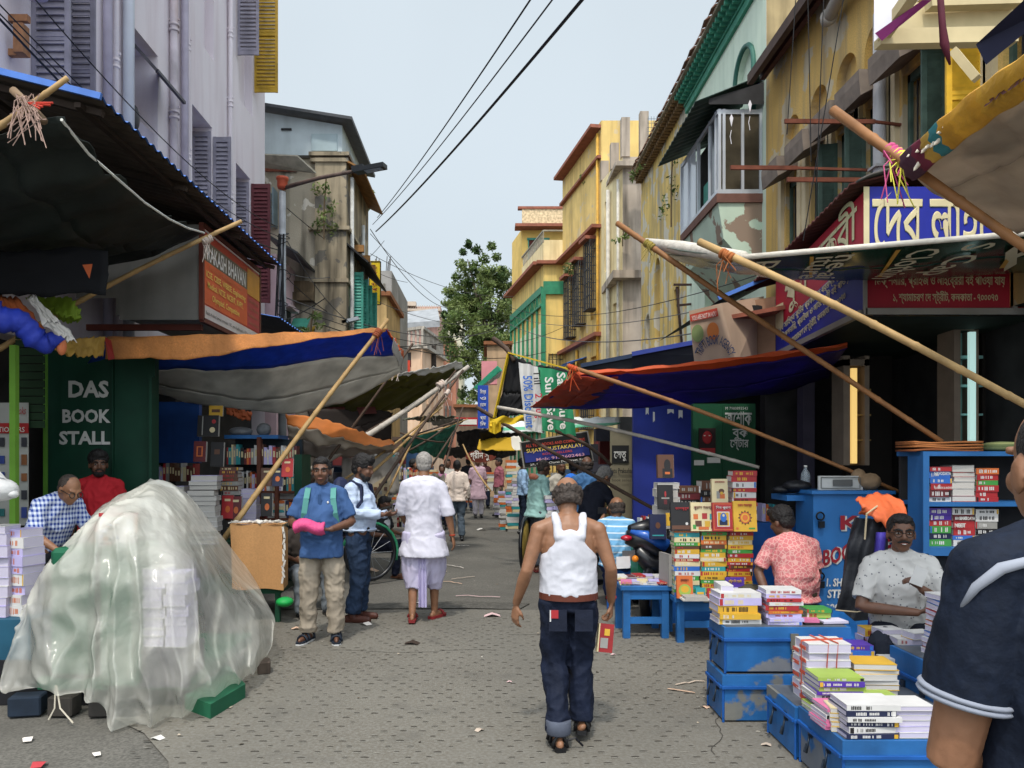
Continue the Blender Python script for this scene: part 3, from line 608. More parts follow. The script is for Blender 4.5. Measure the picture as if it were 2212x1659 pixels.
for (nm, lab, p0x, p1x, yt, d, c) in (('grey_tower_block', 'unfinished grey concrete block with bare steel rods above the yellow sign', 800, 846, 585, 30, '8f8d8a'), ('cream_far_block', 'plain cream block peeping between the tree and the peach house', 958, 1000, 690, 80, 'c2bda6'), ('brown_far_block', 'narrow brown balcony house beside the hanging creepers', 948, 985, 735, 62, 'a5705a')):
    b_ = thing(nm, lab, 'building', (X_(p0x, d), d, 0)); k = MB().use(M(c, .85, .2, 1.2, streak=.6)); k.span((X_(p0x, d), d, 0), (X_(p1x, d), d + 6, Z_(yt, d))); k.build('wall', None, b_)
    k = MB().use(M('6a665f', .8, .3, 4)); s = (p1x - p0x) / 4
    for i in range(3):
        for q in range(3): k.span((X_(p0x + 4 + i * s, d), d - .04, Z_(yt, d) - 1.6 - q * 2.4), (X_(p0x + 4 + i * s + s * .45, d), d + .1, Z_(yt, d) - .5 - q * 2.4))
    k.build('window', None, b_)
    if nm[0] == 'g':
        k = MB().use(M('4a4340', .8, .2, 5))
        for i in range(9): c = W(802 + i * 2.6 + (15 if i > 4 else 0), 585, d); k.tube([c + Vector((0, .5, 0)), c + Vector((.05, .5, .5 + .1 * (i % 3)))], .015, 4)
        k.build('steel_rod', None, b_)
for (nm, lab, p0x, p1x, yt, d, c) in (('ochre_lane_house', 'narrow ochre house behind the yellow signboard', 796, 835, 640, 26, 'b79a6a'), ('tin_roof_shack', 'rusty tin shack below the hanging creepers', 985, 1040, 880, 40, '7d6a5a'), ('orange_pilaster_house', 'orange pilastered house end behind the black and yellow tarp', 1052, 1100, 745, 34, 'b3987a')):  # orange house colour paled for distance haze
    b_ = thing(nm, lab, 'building', (X_(p0x, d), d, 0)); k = MB().use(M(c, .85, .2, 1.5, streak=.6)); k.span((X_(p0x, d), d, 0), (X_(p1x, d), d + 4, Z_(yt, d))); k.build('wall', None, b_)
    k = MB().use(M('8a5a3c', .8, .2, 3)); k.span((X_(p0x, d) - .15, d - .15, Z_(yt, d)), (X_(p1x, d) + .15, d + 4.1, Z_(yt, d) + .15)); k.build('roof', None, b_)
# end of the street: distant dark arcade so that no empty horizon shows below the tarps
eb = thing('far_end_building', 'dull brown building closing the end of the market street', 'building', (0, 90, 0))
k = MB().use(M('9b8f86', .85, .2, .6, streak=.5)); k.span((-30, 92, 0), (25, 98, 7.5)); k.build('wall', None, eb)

# ---- trees and plants
def leafball(mb, c, r, nleaf, size, rnd, flat=1.0, droop=.5):
    for _ in range(nleaf):
        v = Vector((rnd.gauss(0, 1), rnd.gauss(0, 1), rnd.gauss(0, 1))).normalized() * (rnd.random() ** .45)
        p = c + Vector((v.x * r[0], v.y * r[1], v.z * r[2]))
        s = size * rnd.uniform(.6, 1.3)
        R = Euler((rnd.uniform(-1, 1) - droop, rnd.uniform(-1, 1), rnd.uniform(0, 6.3))).to_matrix()
        mb.add([p + R @ Vector(q) for q in ((0, -s, 0), (s * .42, 0, s * .1), (0, s, 0), (-s * .42, 0, s * .1))], ((0, 1, 2, 3),))
LEAF = [M((.125, .18, .055), .5, .5, 2, trans=.45), M((.20, .25, .085), .5, .5, 2, trans=.35), M((.045, .08, .022), .5, .5, 2, trans=.3)]
tr = thing('peepal_tree', 'leafy green tree rising beyond the tarps between the houses', 'tree', (0, 47, 0))
rnd = random.Random(11); d = 47
k = MB().use(M((.09, .07, .05), .9, .3, 4)); base = W(1060, 990, d); base.z = 0
k.tube([base, W(1055, 800, d), W(1050, 700, d)], [.45, .35, .25], 10)
tips = [(1030, 600), (1010, 560), (1060, 590), (985, 660), (1085, 640), (1020, 720), (975, 700), (1095, 700)]
for px, py in tips: k.tube([W(1055, 760, d), W((px + 1055) / 2, (py + 740) / 2, d + rnd.uniform(-1, 1)), W(px, py, d)], [.18, .1, .03], 6)
k.build('trunk', None, tr)
k = MB(); blobs = [(1030, 640, 38, 30), (1065, 610, 40, 30), (1010, 690, 45, 38), (1060, 690, 50, 45), (985, 655, 28, 26), (1095, 650, 25, 40), (970, 712, 22, 30), (1040, 750, 50, 45), (1000, 770, 36, 40), (1075, 760, 38, 40), (1015, 820, 26, 45), (1055, 830, 26, 40), (1003, 880, 14, 35), (1095, 600, 18, 24), (1035, 700, 40, 60), (1085, 700, 30, 60), (1095, 780, 22, 60), (1025, 590, 34, 26), (1000, 650, 30, 40)]
for px, py, a, b in blobs:
    c0 = W(px, py, d + rnd.uniform(-1.5, 1.5)); R_ = (a * d / F, 1.3, b * d / F)
    for q in range(16):
        k.use(LEAF[rnd.choice((0, 1, 1, 1, 2))]); v = Vector((rnd.uniform(-1, 1) * R_[0], rnd.uniform(-1, 1) * R_[1], rnd.uniform(-1, 1) * R_[2]))
        leafball(k, c0 + v * .85, (R_[0] * .42, .6, R_[2] * .36), int(a * 2.1), .135, rnd)
for px, py, a in ((1012, 528, 9), (1030, 540, 12), (1062, 532, 11), (1046, 560, 13), (1000, 545, 8), (1072, 555, 10), (1085, 585, 9), (1025, 575, 14), (985, 600, 10), (960, 680, 8)):
    k.use(LEAF[rnd.choice((0, 2))]); leafball(k, W(px, py, d), (a * d / F, .4, a * d / F), 110, .15, rnd)
k.build('crown', None, tr)
def plant(name, label, cat, c, r, nl, size, seed, stem=None, mats=(1, 0)):
    rnd = random.Random(seed); t = thing(name, label, cat, c)
    k = MB()
    for i in range(6):
        k.use(LEAF[mats[i % len(mats)]]); v = Vector((rnd.uniform(-1, 1) * r[0], rnd.uniform(-1, 1) * r[1], rnd.uniform(-1, 1) * r[2])); leafball(k, Vector(c) + v * .7, (r[0] * .5, r[1] * .5, r[2] * .35), nl // 6, size, rnd)
    k.build('foliage', None, t)
    k = MB().use(M((.1, .07, .04), .9, .2, 4)); s = Vector(c); k.tube([s - Vector((0, 0, r[2])), s, s + Vector((.05, 0, r[2]))], .02, 5); k.build('stem', None, t)
plant('wall_plant', 'young green fig plant growing from the tan wall near the street lamp', 'plant', W(700, 450, 18.7), (.28, .15, .75), 150, .07, 2)
plant('wall_plant', 'small weed tuft on the brown eave end of the peeling wall', 'plant', W(1372, 372, 22.5), (.25, .2, .25), 50, .07, 3)
plant('wall_plant', 'weed sprouting on the grey balcony slab corner', 'plant', W(1345, 512, 25), (.3, .2, .3), 60, .09, 4)
plant('wall_plant', 'weeds on the roof edge of the bright yellow house', 'plant', W(1275, 385, 30), (.5, .3, .35), 70, .09, 5)
plant('wall_plant', 'dry creeper clinging to the peeling yellow wall', 'plant', W(1450, 400, 20.2), (.3, .12, 1.1), 90, .06, 6, mats=(0, 2))
plant('wall_plant', 'green weeds in the gutter under the tan house', 'plant', W(672, 700, 17), (.35, .2, .3), 80, .07, 8)
plant('wall_plant', 'weeds hanging under the black grille window box', 'plant', W(1232, 580, 30), (.35, .2, .3), 70, .09, 9)
plant('palm_sprout', 'pale palm fronds over the roof edge of the tan house', 'plant', W(790, 425, 23), (.3, .2, .35), 60, .14, 10)
# ---------------------------------------------------------------- awnings, tarps, bamboo poles, signs, shop fronts
def tarp(name, label, rows, mats, cat='tarp', nu=34, sub=8, fold=.035, seed=0, solid=.006, sag=0, group=None):
    """cloth through rows of control points (each row: list of points along the width); mats: one material per row gap"""
    k = MB()
    def along(row, t):
        t *= len(row) - 1; i = min(int(t), len(row) - 2); f = t - i
        return Vector(row[i]).lerp(Vector(row[i + 1]), f)
    for r in range(len(rows) - 1):
        k.use(mats[min(r, len(mats) - 1)])
        def fn(a, b, r=r):
            p = along(rows[r], a).lerp(along(rows[r + 1], a), b)
            tot = (r + b) / (len(rows) - 1)
            p.z -= sag * 4 * a * (1 - a) * (.3 + .7 * sin(pi * tot))
            q = nz((a * 7, tot * 3, 0), 1.3, seed) * fold + nz((a * 26, tot * 6, 3), 1, seed) * fold * .6
            return p + Vector((q * .3, q * .4, q))
        k.grid(fn, nu, sub)
    o = k.build(name, None, None, solid=solid)
    return tag(o, label, cat, group)
BAM = [M('a98a5c', .6, .25, 7, streak=.4, dirt='5a4630'), M('4b3b30', .7, .25, 7), M('b3aba0', .7, .2, 7, streak=.5), M('8a5f3a', .6, .25, 7)]
def pole(label, a, b, r=.028, m=0, group='bamboo poles propping the tarps', knots=True, lash=None):
    a, b = Vector(a), Vector(b); L = (b - a).length; t = thing('bamboo_pole', label, 'pole', a, group)
    n = max(4, int(L / .28)); pts, rs = [], []; rd = random.Random(int(L * 1000))
    off = Vector((rd.uniform(-1, 1), rd.uniform(-1, 1), rd.uniform(-1, 1))) * .028
    for i in range(n + 1):
        p = a.lerp(b, i / n) + off * sin(pi * i / n) * 2; rr_ = r * (1 - .25 * i / n)
        for dz, q in ((-.02, 1), (0, 1.17), (.02, 1)) if knots and 0 < i < n else ((0, 1),):
            pts.append(p + (b - a).normalized() * dz); rs.append(rr_ * q)
    MB().use(BAM[m]).tube(pts, rs, 9).build('culm', None, t)
    if lash:
        for f, mm in lash:
            c = a.lerp(b, f); k = MB().use(mm); d = (b - a).normalized(); R = d.to_track_quat('Z', 'Y').to_matrix(); q = random.Random(int(f * 99))
            for i in range(5): k.lathe([(r * 1.2, -.012), (r * 1.5, 0), (r * 1.2, .012)], c + d * (i - 2) * .022, 9, R=R @ Euler((q.uniform(-.3, .3), q.uniform(-.3, .3), 0)).to_matrix())
            for i in range(7):
                e = Vector((q.uniform(-.1, .1), q.uniform(-.1, .05), -q.uniform(.08, .3))); k.tube([c, c + e * .4 + Vector((q.uniform(-.06, .06), 0, .04)), c + e], .0035, 4)
            k.build('lashing', None, t)
    return t
ROPE = M('c9b9ae', .8, .2, 20); 
# --- left: corrugated tin awning
k = MB().use(M('5b5046', .6, .25, 4, streak=.3, metal=.2))
k.grid(lambda a, b: Vector((-3.0 - 2.0 * b, 5.95 + 5.2 * a - .55 * b * 0, 4.48 + .5 * b + .016 * sin(a * 5.2 / .083 * 2 * pi * .55))), 260, 3)
aw = thing('tin_awning', 'long corrugated tin awning with blue top along the lavender building', 'awning', (-4, 8.5, 4.6))
o = k.build('corrugated_sheet', None, aw)
k = MB().use(M('4f78c4', .5, .15, 5)); k.grid(lambda a, b: Vector((-2.985 - 2.0 * b, 5.93 + 5.24 * a, 4.492 + .5 * b + .016 * sin(a * 5.2 / .083 * 2 * pi * .55))), 260, 3); k.bar((-2.98, 5.93, 4.49), (-5, 5.93, 4.99), .03, .05); k.build('blue_coat', None, aw)
k = MB().use(M('3a2f28', .8, .2, 5))
for y in (6.1, 7.8, 9.5, 11.0): k.bar((-3.05, y, 4.43), (-5, y, 4.92), .05, .05)
for xx, z in ((-3.2, 4.46), (-4.1, 4.68)): k.bar((xx, 6, z), (xx, 11.1, z), .05, .04)
k.build('rafter', None, aw)
k = MB().use(M('4a4f58', .6, .2, 4)); k.grid(lambda a, b: Vector((-3.35 - 1.6 * b, 12.4 + 3.4 * a, 3.95 + .3 * b + .016 * sin(a * 3.4 / .09 * 2 * pi * .55))), 150, 2); k.use(M('4f78c4', .5, .15, 5)).grid(lambda a, b: Vector((-3.34 - 1.6 * b, 12.38 + 3.44 * a, 3.965 + .3 * b + .016 * sin(a * 3.4 / .09 * 2 * pi * .55))), 150, 2)
tag(k.build('tin_awning'), 'short blue corrugated awning below the street lamp pole', 'awning')
# sign box
sb = thing('shop_signboard', 'boxed sheet metal shop sign with red and orange face hanging under the tin awning', 'sign', (-3.3, 9.9, 3.35))
k = MB().use(M('8d8a84', .5, .12, 3, metal=.35, streak=.3)); k.add([(-3.32, 8.88, 3.3), (-4.25, 8.88, 3.3), (-4.25, 8.88, 3.55), (-4.75, 8.88, 3.55), (-4.75, 8.88, 4.4), (-3.32, 8.88, 4.4)], ((0, 1, 2, 5), (5, 2, 3, 4))); k.span((-4.3, 8.9, 3.36), (-3.34, 11.05, 4.36)); k.build('metal_box', None, sb)
k = MB().use(M('5c2c22', .6, .2, 5))
for a, b in (((-3.3, 8.88, 3.3), (-3.3, 8.88, 4.42)), ((-3.3, 8.88, 4.4), (-3.3, 11.1, 4.4)), ((-3.3, 11.1, 3.3), (-3.3, 11.1, 4.4)), ((-3.3, 8.88, 3.3), (-3.3, 11.1, 3.3))): k.bar(a, b, .05, .05)
for z in (3.28,): k.span((-4.7, 9.0, 3.2), (-3.35, 9.06, 3.27)); k.span((-4.7, 10.9, 3.2), (-3.35, 10.96, 3.27))
k.build('frame', None, sb)
def panel(mb, m, y0, y1, z0, z1, x=-3.285): mb.use(m); mb.quad((x, y0, z0), (x, y1, z0), (x, y1, z1), (x, y0, z1))
k = MB(); sm = lambda c: M(c, .45, .1, 3, streak=.15)
panel(k, sm('b5402f'), 8.92, 11.06, 3.33, 4.37); panel(k, sm('c9562e'), 8.92, 10.5, 3.5, 4.0, -3.281); panel(k, sm('6f6350'), 8.92, 10.5, 4.0, 4.24, -3.281); panel(k, sm('c7892f'), 10.5, 11.06, 3.95, 4.3, -3.279); panel(k, sm('c3b8b0'), 8.92, 11.06, 3.33, 3.48, -3.279); panel(k, sm('c9bdb5'), 8.92, 11.06, 4.335, 4.36, -3.279); panel(k, sm('a8343a'), 10.5, 11.06, 3.5, 3.93, -3.28); k.build('face', None, sb)
WHT = M('dcd8d0', .6, .05, 5); YLT = M('e2c45c', .6, .05, 5); BLK = M('1a1a1a', .6, .1, 5)
U, Z = (0, 1, 0), (0, 0, 1); E_ = Vector((-3.275, 0, 0))
def st_(b, m, y, z, wd, h, bold=.01): text(b, m, (-3.276, y, z), U, Z, wd, h, sb, bold=bold)
st_('PRAKASH BHAVAN', WHT, 8.9, 4.02, 1.5, .19, .02); st_('ICSE, CBSE, WBBSE, Engineering', YLT, 8.95, 3.82, 1.45, .075); st_('Medical, NTSE, NCERT, KVPY,', YLT, 9.0, 3.7, 1.3, .075); st_('Olympiad, Competitive', YLT, 9.15, 3.57, 1.0, .075); st_('Publishers of Text Books for Schools', M('b56a3c', .6, .1, 4), 9.05, 3.92, 1.2, .05, 0)
st_('Books of school service commission . SSC . year of public exams . 10 Science Practical from class', BLK, 8.95, 3.38, 2.05, .045, 0)
for q in range(4): st_(['School Books', 'Text Books', 'Reference', 'Science Books'][q], M('8f6a4c', .6, .1, 4), 10.55, 3.85 - q * .1, .45, .05, 0)
# big black tarp
BT = M('2a312e', .6, .25, 3, trans=.22, bump=.4); BT2 = M('0c0d12', .8, .2, 3)
tarp('tarp', 'large sagging black tarp with frayed white hem under the blue edged tin awning', [[(-2.88, 5.2, 3.98), (-2.98, 6.2, 3.95), (-3.06, 7.4, 4.0), (-3.14, 8.5, 4.18)], [(-3.4, 5.2, 3.9), (-3.6, 6.2, 3.72), (-3.7, 7.4, 3.75), (-3.7, 8.55, 3.98)], [(-4.3, 5.1, 3.8), (-4.5, 6.2, 3.55), (-4.5, 7.4, 3.6), (-4.4, 8.6, 3.85)], [(-5.4, 5.0, 3.9), (-5.4, 6.2, 3.75), (-5.4, 7.4, 3.75), (-5.4, 8.6, 3.75)]], [BT], fold=.1, seed=1, nu=30)
k = MB().use(M('d9d9d2', .7, .1, 12)); pts = [(-2.88, 5.2, 3.99), (-2.95, 5.7, 3.95), (-2.98, 6.2, 3.95), (-3.03, 6.8, 3.96), (-3.06, 7.4, 4.0), (-3.1, 7.95, 4.08), (-3.13, 8.5, 4.19)]; k.tube(pts, .011, 5); tag(k.build('hem_rope'), 'white frayed rope along the outer hem of the big black tarp', 'rope')
tarp('tarp', 'dark navy cloth hanging below the big black tarp with small orange corner', [[(-5.6, 6.8, 3.58), (-4.6, 6.85, 3.55), (-3.4, 6.9, 3.58)], [(-5.6, 6.8, 3.16), (-4.6, 6.85, 3.14), (-3.42, 6.9, 3.17)]], [BT2], fold=.05, seed=4)
k = MB().use(M('b4562c', .6, .1, 5)).poly([W(178, 572, 6.75), W(200, 570, 6.75), W(193, 602, 6.75)]); tag(k.build('cloth_scrap'), 'small orange triangular scrap showing on the dark navy cloth', 'cloth')
pole('brown bamboo pole slanting past the metal sign box with white cord at its tip', W(-60, 790, 7.6), W(522, 478, 8.45), .03, 0, lash=((.86, ROPE),))
t = pole('tan stick tied across a grey stub at the black tarp corner', W(-40, 300, 5.1), W(146, 168, 5.15), .024, 0)
t = thing('tied_stub_pole', 'short wooden stub bound with knotted pink twine above the black tarp', 'pole', W(85, 215, 5.15)); k = MB().use(M('7b6650', .8, .25, 8)); k.tube([W(28, 195, 5.2), W(60, 225, 5.18), W(95, 262, 5.12)], .028, 8); k.build('stub', None, t)
k = MB().use(M('a58a7e', .8, .3, 14)); rq = random.Random(8); c = W(62, 228, 5.12)
for i in range(30): k.tube([c + Vector((rq.uniform(-.05, .05), -.03, rq.uniform(-.03, .05))), c + Vector((rq.uniform(-.09, .12), -.05, rq.uniform(-.12, .06))), c + Vector((rq.uniform(-.12, .15), -.04, rq.uniform(-.3, -.05)))], .0035, 4)
k.use(M('b53a2c', .7, .2, 9))
for i in range(5): k.tube([c + Vector((.02, -.04, 0)), c + Vector((rq.uniform(.05, .2), -.05, rq.uniform(-.1, .03)))], .007, 4)
k.build('twine', None, t)
# lime green umbrella-like canvas, rolled blue tarp at the edge
tarp('canvas', 'lime green canvas bulging under the dark navy cloth', [[W(55, 642, 7.9), W(110, 640, 7.9), W(160, 648, 7.8), W(172, 672, 7.8)], [W(85, 668, 7.8), W(120, 672, 7.7), W(150, 685, 7.7), W(176, 690, 7.8)], [W(120, 672, 8), W(135, 695, 7.9), W(150, 697, 7.9), W(168, 694, 8)]], [M('8aa836', .6, .15, 3)], cat='canvas', fold=.05, seed=3)
k = MB().use(M('2c3fae', .55, .2, 5, bump=.6)); rl = [W(-30, 668, 6.4), W(20, 690, 6.5), W(60, 715, 6.6), W(100, 738, 6.7), W(128, 748, 6.75)]
rq = random.Random(1)
def rlp(t): t *= 4; i = min(int(t), 3); return rl[i].lerp(rl[i + 1], t - i) + Vector((0, 0, -.03 * sin(t * 3)))
k.tube([rlp(i / 30) for i in range(31)], [.115 + .03 * nz((i * .37, 0, 0), 1.7) + rq.uniform(-.012, .012) - .035 * (i / 30) for i in range(31)], 18); k.use(M('d27a50', .6, .2, 5)).ball(rl[-1] + Vector((.02, 0, 0)), (.04, .05, .08)); tag(k.build('rolled_tarp'), 'crumpled rolled blue tarp sagging at the street edge below the lime green canvas', 'tarp')
tarp('cloth_strip', 'orange cloth strip draped above the rolled blue tarp', [[W(-20, 640, 6.9), W(40, 642, 7)], [W(-20, 690, 6.6), W(100, 722, 6.8)]], [M('b8643a', .6, .2, 4, trans=.2)], cat='cloth', seed=5)
tarp('plastic_sheet', 'torn white plastic strip hanging over the rolled blue tarp', [[W(60, 642, 6.8), W(78, 642, 6.8)], [W(95, 700, 6.6), W(125, 695, 6.65)], [W(125, 722, 6.5), W(168, 738, 6.55)]], [M('cfc9c2', .5, .1, 4, trans=.2)], cat='plastic sheet', seed=6)
# orange blue grey tarp
OR = M('cc8648', .65, .25, 5, trans=.3, streak=.8, bump=.8, fine=.15); BLU = M('2b55ac', .6, .2, 5, trans=.5, bump=.5); GRYT = M('bcbab4', .65, .15, 3, trans=.6, streak=.4, bump=.5)
tarp('tarp', 'wide orange edged tarp with blue and grey underside sagging beside the metal sign box', [
    [W(228, 775, 7.95), W(400, 777, 8.2), W(560, 750, 8.6), W(700, 730, 9.0), W(832, 716, 9.4)], [W(230, 728, 8.0), W(400, 726, 8.3), W(560, 722, 8.7), W(700, 717, 9.1), W(838, 710, 9.5)],
    [W(232, 730, 8.2), W(400, 728, 8.5), W(560, 724, 8.9), W(700, 720, 9.3), W(838, 712, 9.7)],
    [W(190, 783, 8.6), W(400, 800, 9.1), W(560, 798, 9.6), W(720, 772, 10.1), W(868, 768, 10.6)],
    [W(190, 790, 8.8), W(380, 842, 9.5), W(560, 868, 10.1), W(700, 840, 10.6), W(868, 795, 11.0)], [W(200, 790, 9.3), W(400, 868, 10), W(620, 897, 10.6), W(740, 872, 11.1), W(872, 800, 11.3)]], [OR, OR, BLU, GRYT, GRYT], nu=44, fold=.03, seed=7)
tarp('tarp', 'orange and grey flap folded at the street tip of the wide orange edged tarp', [[W(835, 712, 9.45), W(870, 760, 10.6)], [W(850, 730, 9.45), W(872, 775, 10.6)], [W(848, 760, 9.6), W(868, 800, 10.8)]], [M('c0582e', .6, .2, 5, trans=.2), M('b9b6b2', .6, .1, 5)], seed=2, fold=.04)
tarp('tarp', 'short ochre tarp end with rope beside the wide orange edged tarp', [[W(105, 735, 7.2), W(228, 728, 7.9)], [W(130, 765, 7.1), W(222, 772, 7.8)]], [M('a8843a', .6, .25, 5, streak=.4, trans=.15)], seed=9, fold=.05)
k = MB().use(M('8f2f2a', .6, .2, 5)); k.poly([W(226, 728, 7.88), W(240, 735, 7.86), W(248, 775, 7.86), W(234, 778, 7.86)]); tag(k.build('cloth_scrap'), 'dark red cloth scrap hanging where the ochre and orange tarps meet', 'cloth')
pole('thick tan bamboo pole propping the tip of the wide orange edged tarp', W(478, 1172, 8.3), W(838, 690, 9.4), .033, 0, lash=((.93, M('8a4a30', .8, .2, 9)),))
pole('thin dark pole standing in front of the grey tarp belly', W(660, 1060, 11.2), W(892, 742, 11.6), .024, 1, lash=((.85, ROPE),))
# second row of tarps on the left
OLV = M('5c5a24', .65, .2, 4, trans=.35, bump=.5)
tarp('tarp', 'olive brown tarp with white plastic rolled on its far edge', [[W(855, 806, 12.0), W(930, 795, 12.6), W(1000, 778, 13.2)], [W(862, 812, 12.1), W(930, 806, 12.7), W(1000, 795, 13.3)], [W(800, 840, 12.4), W(900, 838, 13), W(985, 815, 13.6)], [W(640, 888, 12.9), W(800, 892, 13.4), W(900, 880, 13.8)]], [M('c4c2bc', .6, .12, 4, trans=.2), OLV], nu=26, fold=.06, seed=12)
k = MB().use(M('4a2320', .7, .2, 5))
for a in (704, 770): k.poly([W(a, 880, 12.85), W(a + 40, 878, 12.9), W(a + 44, 893, 12.8), W(a + 6, 895, 12.75)])
tag(k.build('cloth_patch'), 'two dark maroon patches sewn on the olive brown tarp', 'cloth')
tarp('tarp', 'orange and white tarp hanging low over the bookshelves', [[W(618, 890, 11.0), W(700, 905, 11.2), W(780, 935, 11.4), W(852, 957, 11.6)], [W(620, 918, 11.0), W(700, 935, 11.1), W(780, 957, 11.3), W(852, 963, 11.5)], [W(622, 945, 11.2), W(700, 962, 11.3), W(780, 970, 11.5), W(850, 972, 11.7)], [W(645, 985, 11.5), W(700, 990, 11.6), W(780, 985, 11.8), W(850, 975, 12)]], [M('d2803f', .6, .2, 4, trans=.35), M('cdbfae', .6, .1, 4, trans=.25), M('9c9088', .6, .1, 4, trans=.2)], fold=.05, seed=13)
tarp('tarp', 'small orange tarp corner in front of the blue box shelf', [[W(486, 873, 11), W(545, 893, 11.1)], [W(490, 895, 11), W(540, 910, 11.1)]], [M('a8552f', .6, .2, 4, trans=.2)], seed=14)
tarp('tarp', 'dark brown tarp behind the blue plastic crates', [[W(660, 880, 12.6), W(850, 890, 13)], [W(690, 945, 12.6), W(845, 900, 13)], [W(770, 960, 12.8), W(845, 950, 13)]], [M('241c18', .8, .2, 4)], seed=15)
tarp('tarp', 'green printed tarp stretched between poles farther along the street', [[W(868, 952, 15.6), W(940, 930, 16), W(990, 918, 16.4)], [W(872, 966, 15.8), W(940, 955, 16.2), W(975, 945, 16.6)], [W(880, 978, 16), W(930, 984, 16.5), W(958, 992, 17)]], [pattern('2c6b58', '3f8d74', 'noise', 3, .6, .6, mapping=(1, 1, 1))], fold=.05, seed=16)
for i, (a, b, c, d, dep, col, lab) in enumerate(((870, 985, 900, 912, 18, '5a5c4a', 'drab green tarp over far stalls before the peach house'), (930, 1000, 905, 925, 22, '8f8d86', 'pale grey tarp over far stalls beyond the green printed tarp'), (985, 1065, 928, 970, 20, '16161a', 'black sagging tarp across the far end of the lane'), (1035, 1120, 925, 985, 17, '1c1b1d', 'black tarp under the yellow striped banner'), (955, 1035, 965, 990, 24, '3a3636', 'dim grey tarp at the far end above the walking crowd'), (1000, 1115, 960, 995, 26, '2b2b30', 'dark tarp over the farthest stall of the lane'))):
    tarp('tarp', lab, [[W(a, c + 6, dep), W((a + b) / 2, c - 2, dep), W(b, c, dep)], [W(a + 5, d - 8, dep + 1), W((a + b) / 2, d, dep + 1), W(b, d - 12, dep + 1)]], [M(col, .7, .2, 3, trans=.1)], fold=.05, seed=20 + i)
tarp('tarp', 'white plastic canopy with green stripe over the leaning black banner sign', [[W(1090, 910, 15), W(1200, 905, 14), W(1330, 900, 13)], [W(1085, 935, 14.5), W(1200, 930, 13.5), W(1340, 915, 12.5)]], [pattern('d8dcd8', '5fae88', 'stripe', 1.5, .5, .3, mapping=(1, 1, 3))], seed=31, fold=.06)
tarp('tarp', 'yellow blue and white printed awning strip behind the black tarp', [[W(1035, 950, 17.5), W(1120, 942, 17)], [W(1030, 972, 17.3), W(1140, 975, 16.8)]], [pattern('c7a02c', '3f6fae', 'noise', 1.2, .6, .62, c3='d8d4c8')], seed=32)
tarp('tarp', 'green and white striped awning by the blue vertical signboard', [[W(1022, 838, 26), W(1075, 790, 24)], [W(1030, 842, 25.5), W(1085, 800, 23.5)], [W(1028, 846, 25.8), W(1080, 815, 24)]], [M('2f9a78', .5, .1, 4, trans=.2), M('d8e0da', .5, .05, 4, trans=.2)], seed=33)
k = MB().use(M('cf8a90', .8, .1, 3)); a = W(1040, 830, 27); k.span((a.x, 27, Z_(830, 27)), (a.x + .55, 27.3, Z_(780, 27))); tag(k.build('pink_hoarding'), 'plain pink board above the green and white awning', 'board')
poles = [('long taped grey pole leaning across the lane behind the two young men', (672, 1015, 11.3), (1012, 792, 13.2), .05, 2), ('dark crossed pole left of the white kurta man', (800, 1085, 10.5), (1000, 800, 13), .026, 1), ('thin pole under the green printed tarp', (880, 975, 15), (985, 905, 16), .02, 1), ('tan leaning pole behind the phone user', (770, 1050, 11.0), (965, 860, 13.5), .024, 0), ('thin brown pole crossing behind the white kurta man', (960, 1010, 13), (1000, 880, 15), .02, 1), ('dark pole ending at the green printed tarp tip', (930, 1010, 14), (992, 915, 16.2), .02, 1), ('slender pole slanting beside the far walkers', (1060, 1060, 15), (1000, 960, 16), .02, 0), ('long thin pole lying over the far tarps', (830, 960, 13), (1000, 905, 15), .018, 1), ('grey pole slanting over the bookshelf behind the phone user', (610, 1120, 10.2), (760, 1040, 11), .022, 1), ('slim tan pole crossing the taped grey pole low down', (640, 1105, 11), (955, 880, 12.4), .02, 0), ('short dark strut between the two long leaning poles', (865, 935, 12.2), (960, 955, 12.6), .016, 1), ('dark strut sloping under the olive brown tarp', (700, 1000, 12), (905, 870, 12.8), .018, 1), ('tan pole leaning beside the print poster', (815, 1110, 12), (915, 900, 13), .02, 0), ('thin horizontal pole under the far black tarps', (880, 945, 14), (1010, 905, 15), .015, 0), ('bent brown pole rising by the taped grey pole', (905, 905, 12.6), (985, 800, 13), .018, 1)]
for lab, a, b, r, m in poles: pole(lab, W(*a), W(*b), r, m, lash=((.8, ROPE),) if r > .022 else None)
# --- right tarps
PUR = M('40348a', .65, .2, 4, trans=.42, bump=.5); ORR = M('d05a30', .6, .12, 4, trans=.3)
tarp('tarp', 'purple tarp with bright orange folded edge over the display bookstall', [[W(1243, 809, 8.5), W(1400, 799, 8.4), W(1600, 777, 8.2), W(1830, 746, 8.0)], [W(1243, 803, 8.52), W(1400, 793, 8.42), W(1600, 771, 8.22), W(1830, 742, 8.02)], [W(1246, 810, 8.7), W(1400, 808, 8.6), W(1600, 790, 8.4), W(1830, 752, 8.2)], [W(1200, 850, 9.5), W(1400, 850, 9.5), W(1600, 835, 9.3), W(1800, 790, 9)], [W(1150, 882, 10.5), W(1300, 884, 10.5), W(1500, 872, 10.4), W(1700, 845, 10.2), W(1790, 815, 10)]], [ORR, ORR, PUR, PUR], nu=34, fold=.025, seed=41)
tarp('tarp', 'wrinkled orange fold hanging at the street tip of the purple tarp', [[W(1238, 810, 8.45), W(1145, 880, 10.4)], [W(1290, 822, 8.5), W(1215, 882, 10.3)], [W(1336, 815, 8.6), W(1290, 868, 10.2)]], [M('b54a34', .65, .15, 5, trans=.25, bump=.5)], seed=42, fold=.04)
pole('tan bamboo pole from the purple tarp tip down to the blue stall', W(1225, 790, 8.45), W(1950, 1066, 7.2), .024, 3, lash=((.02, ORR),))
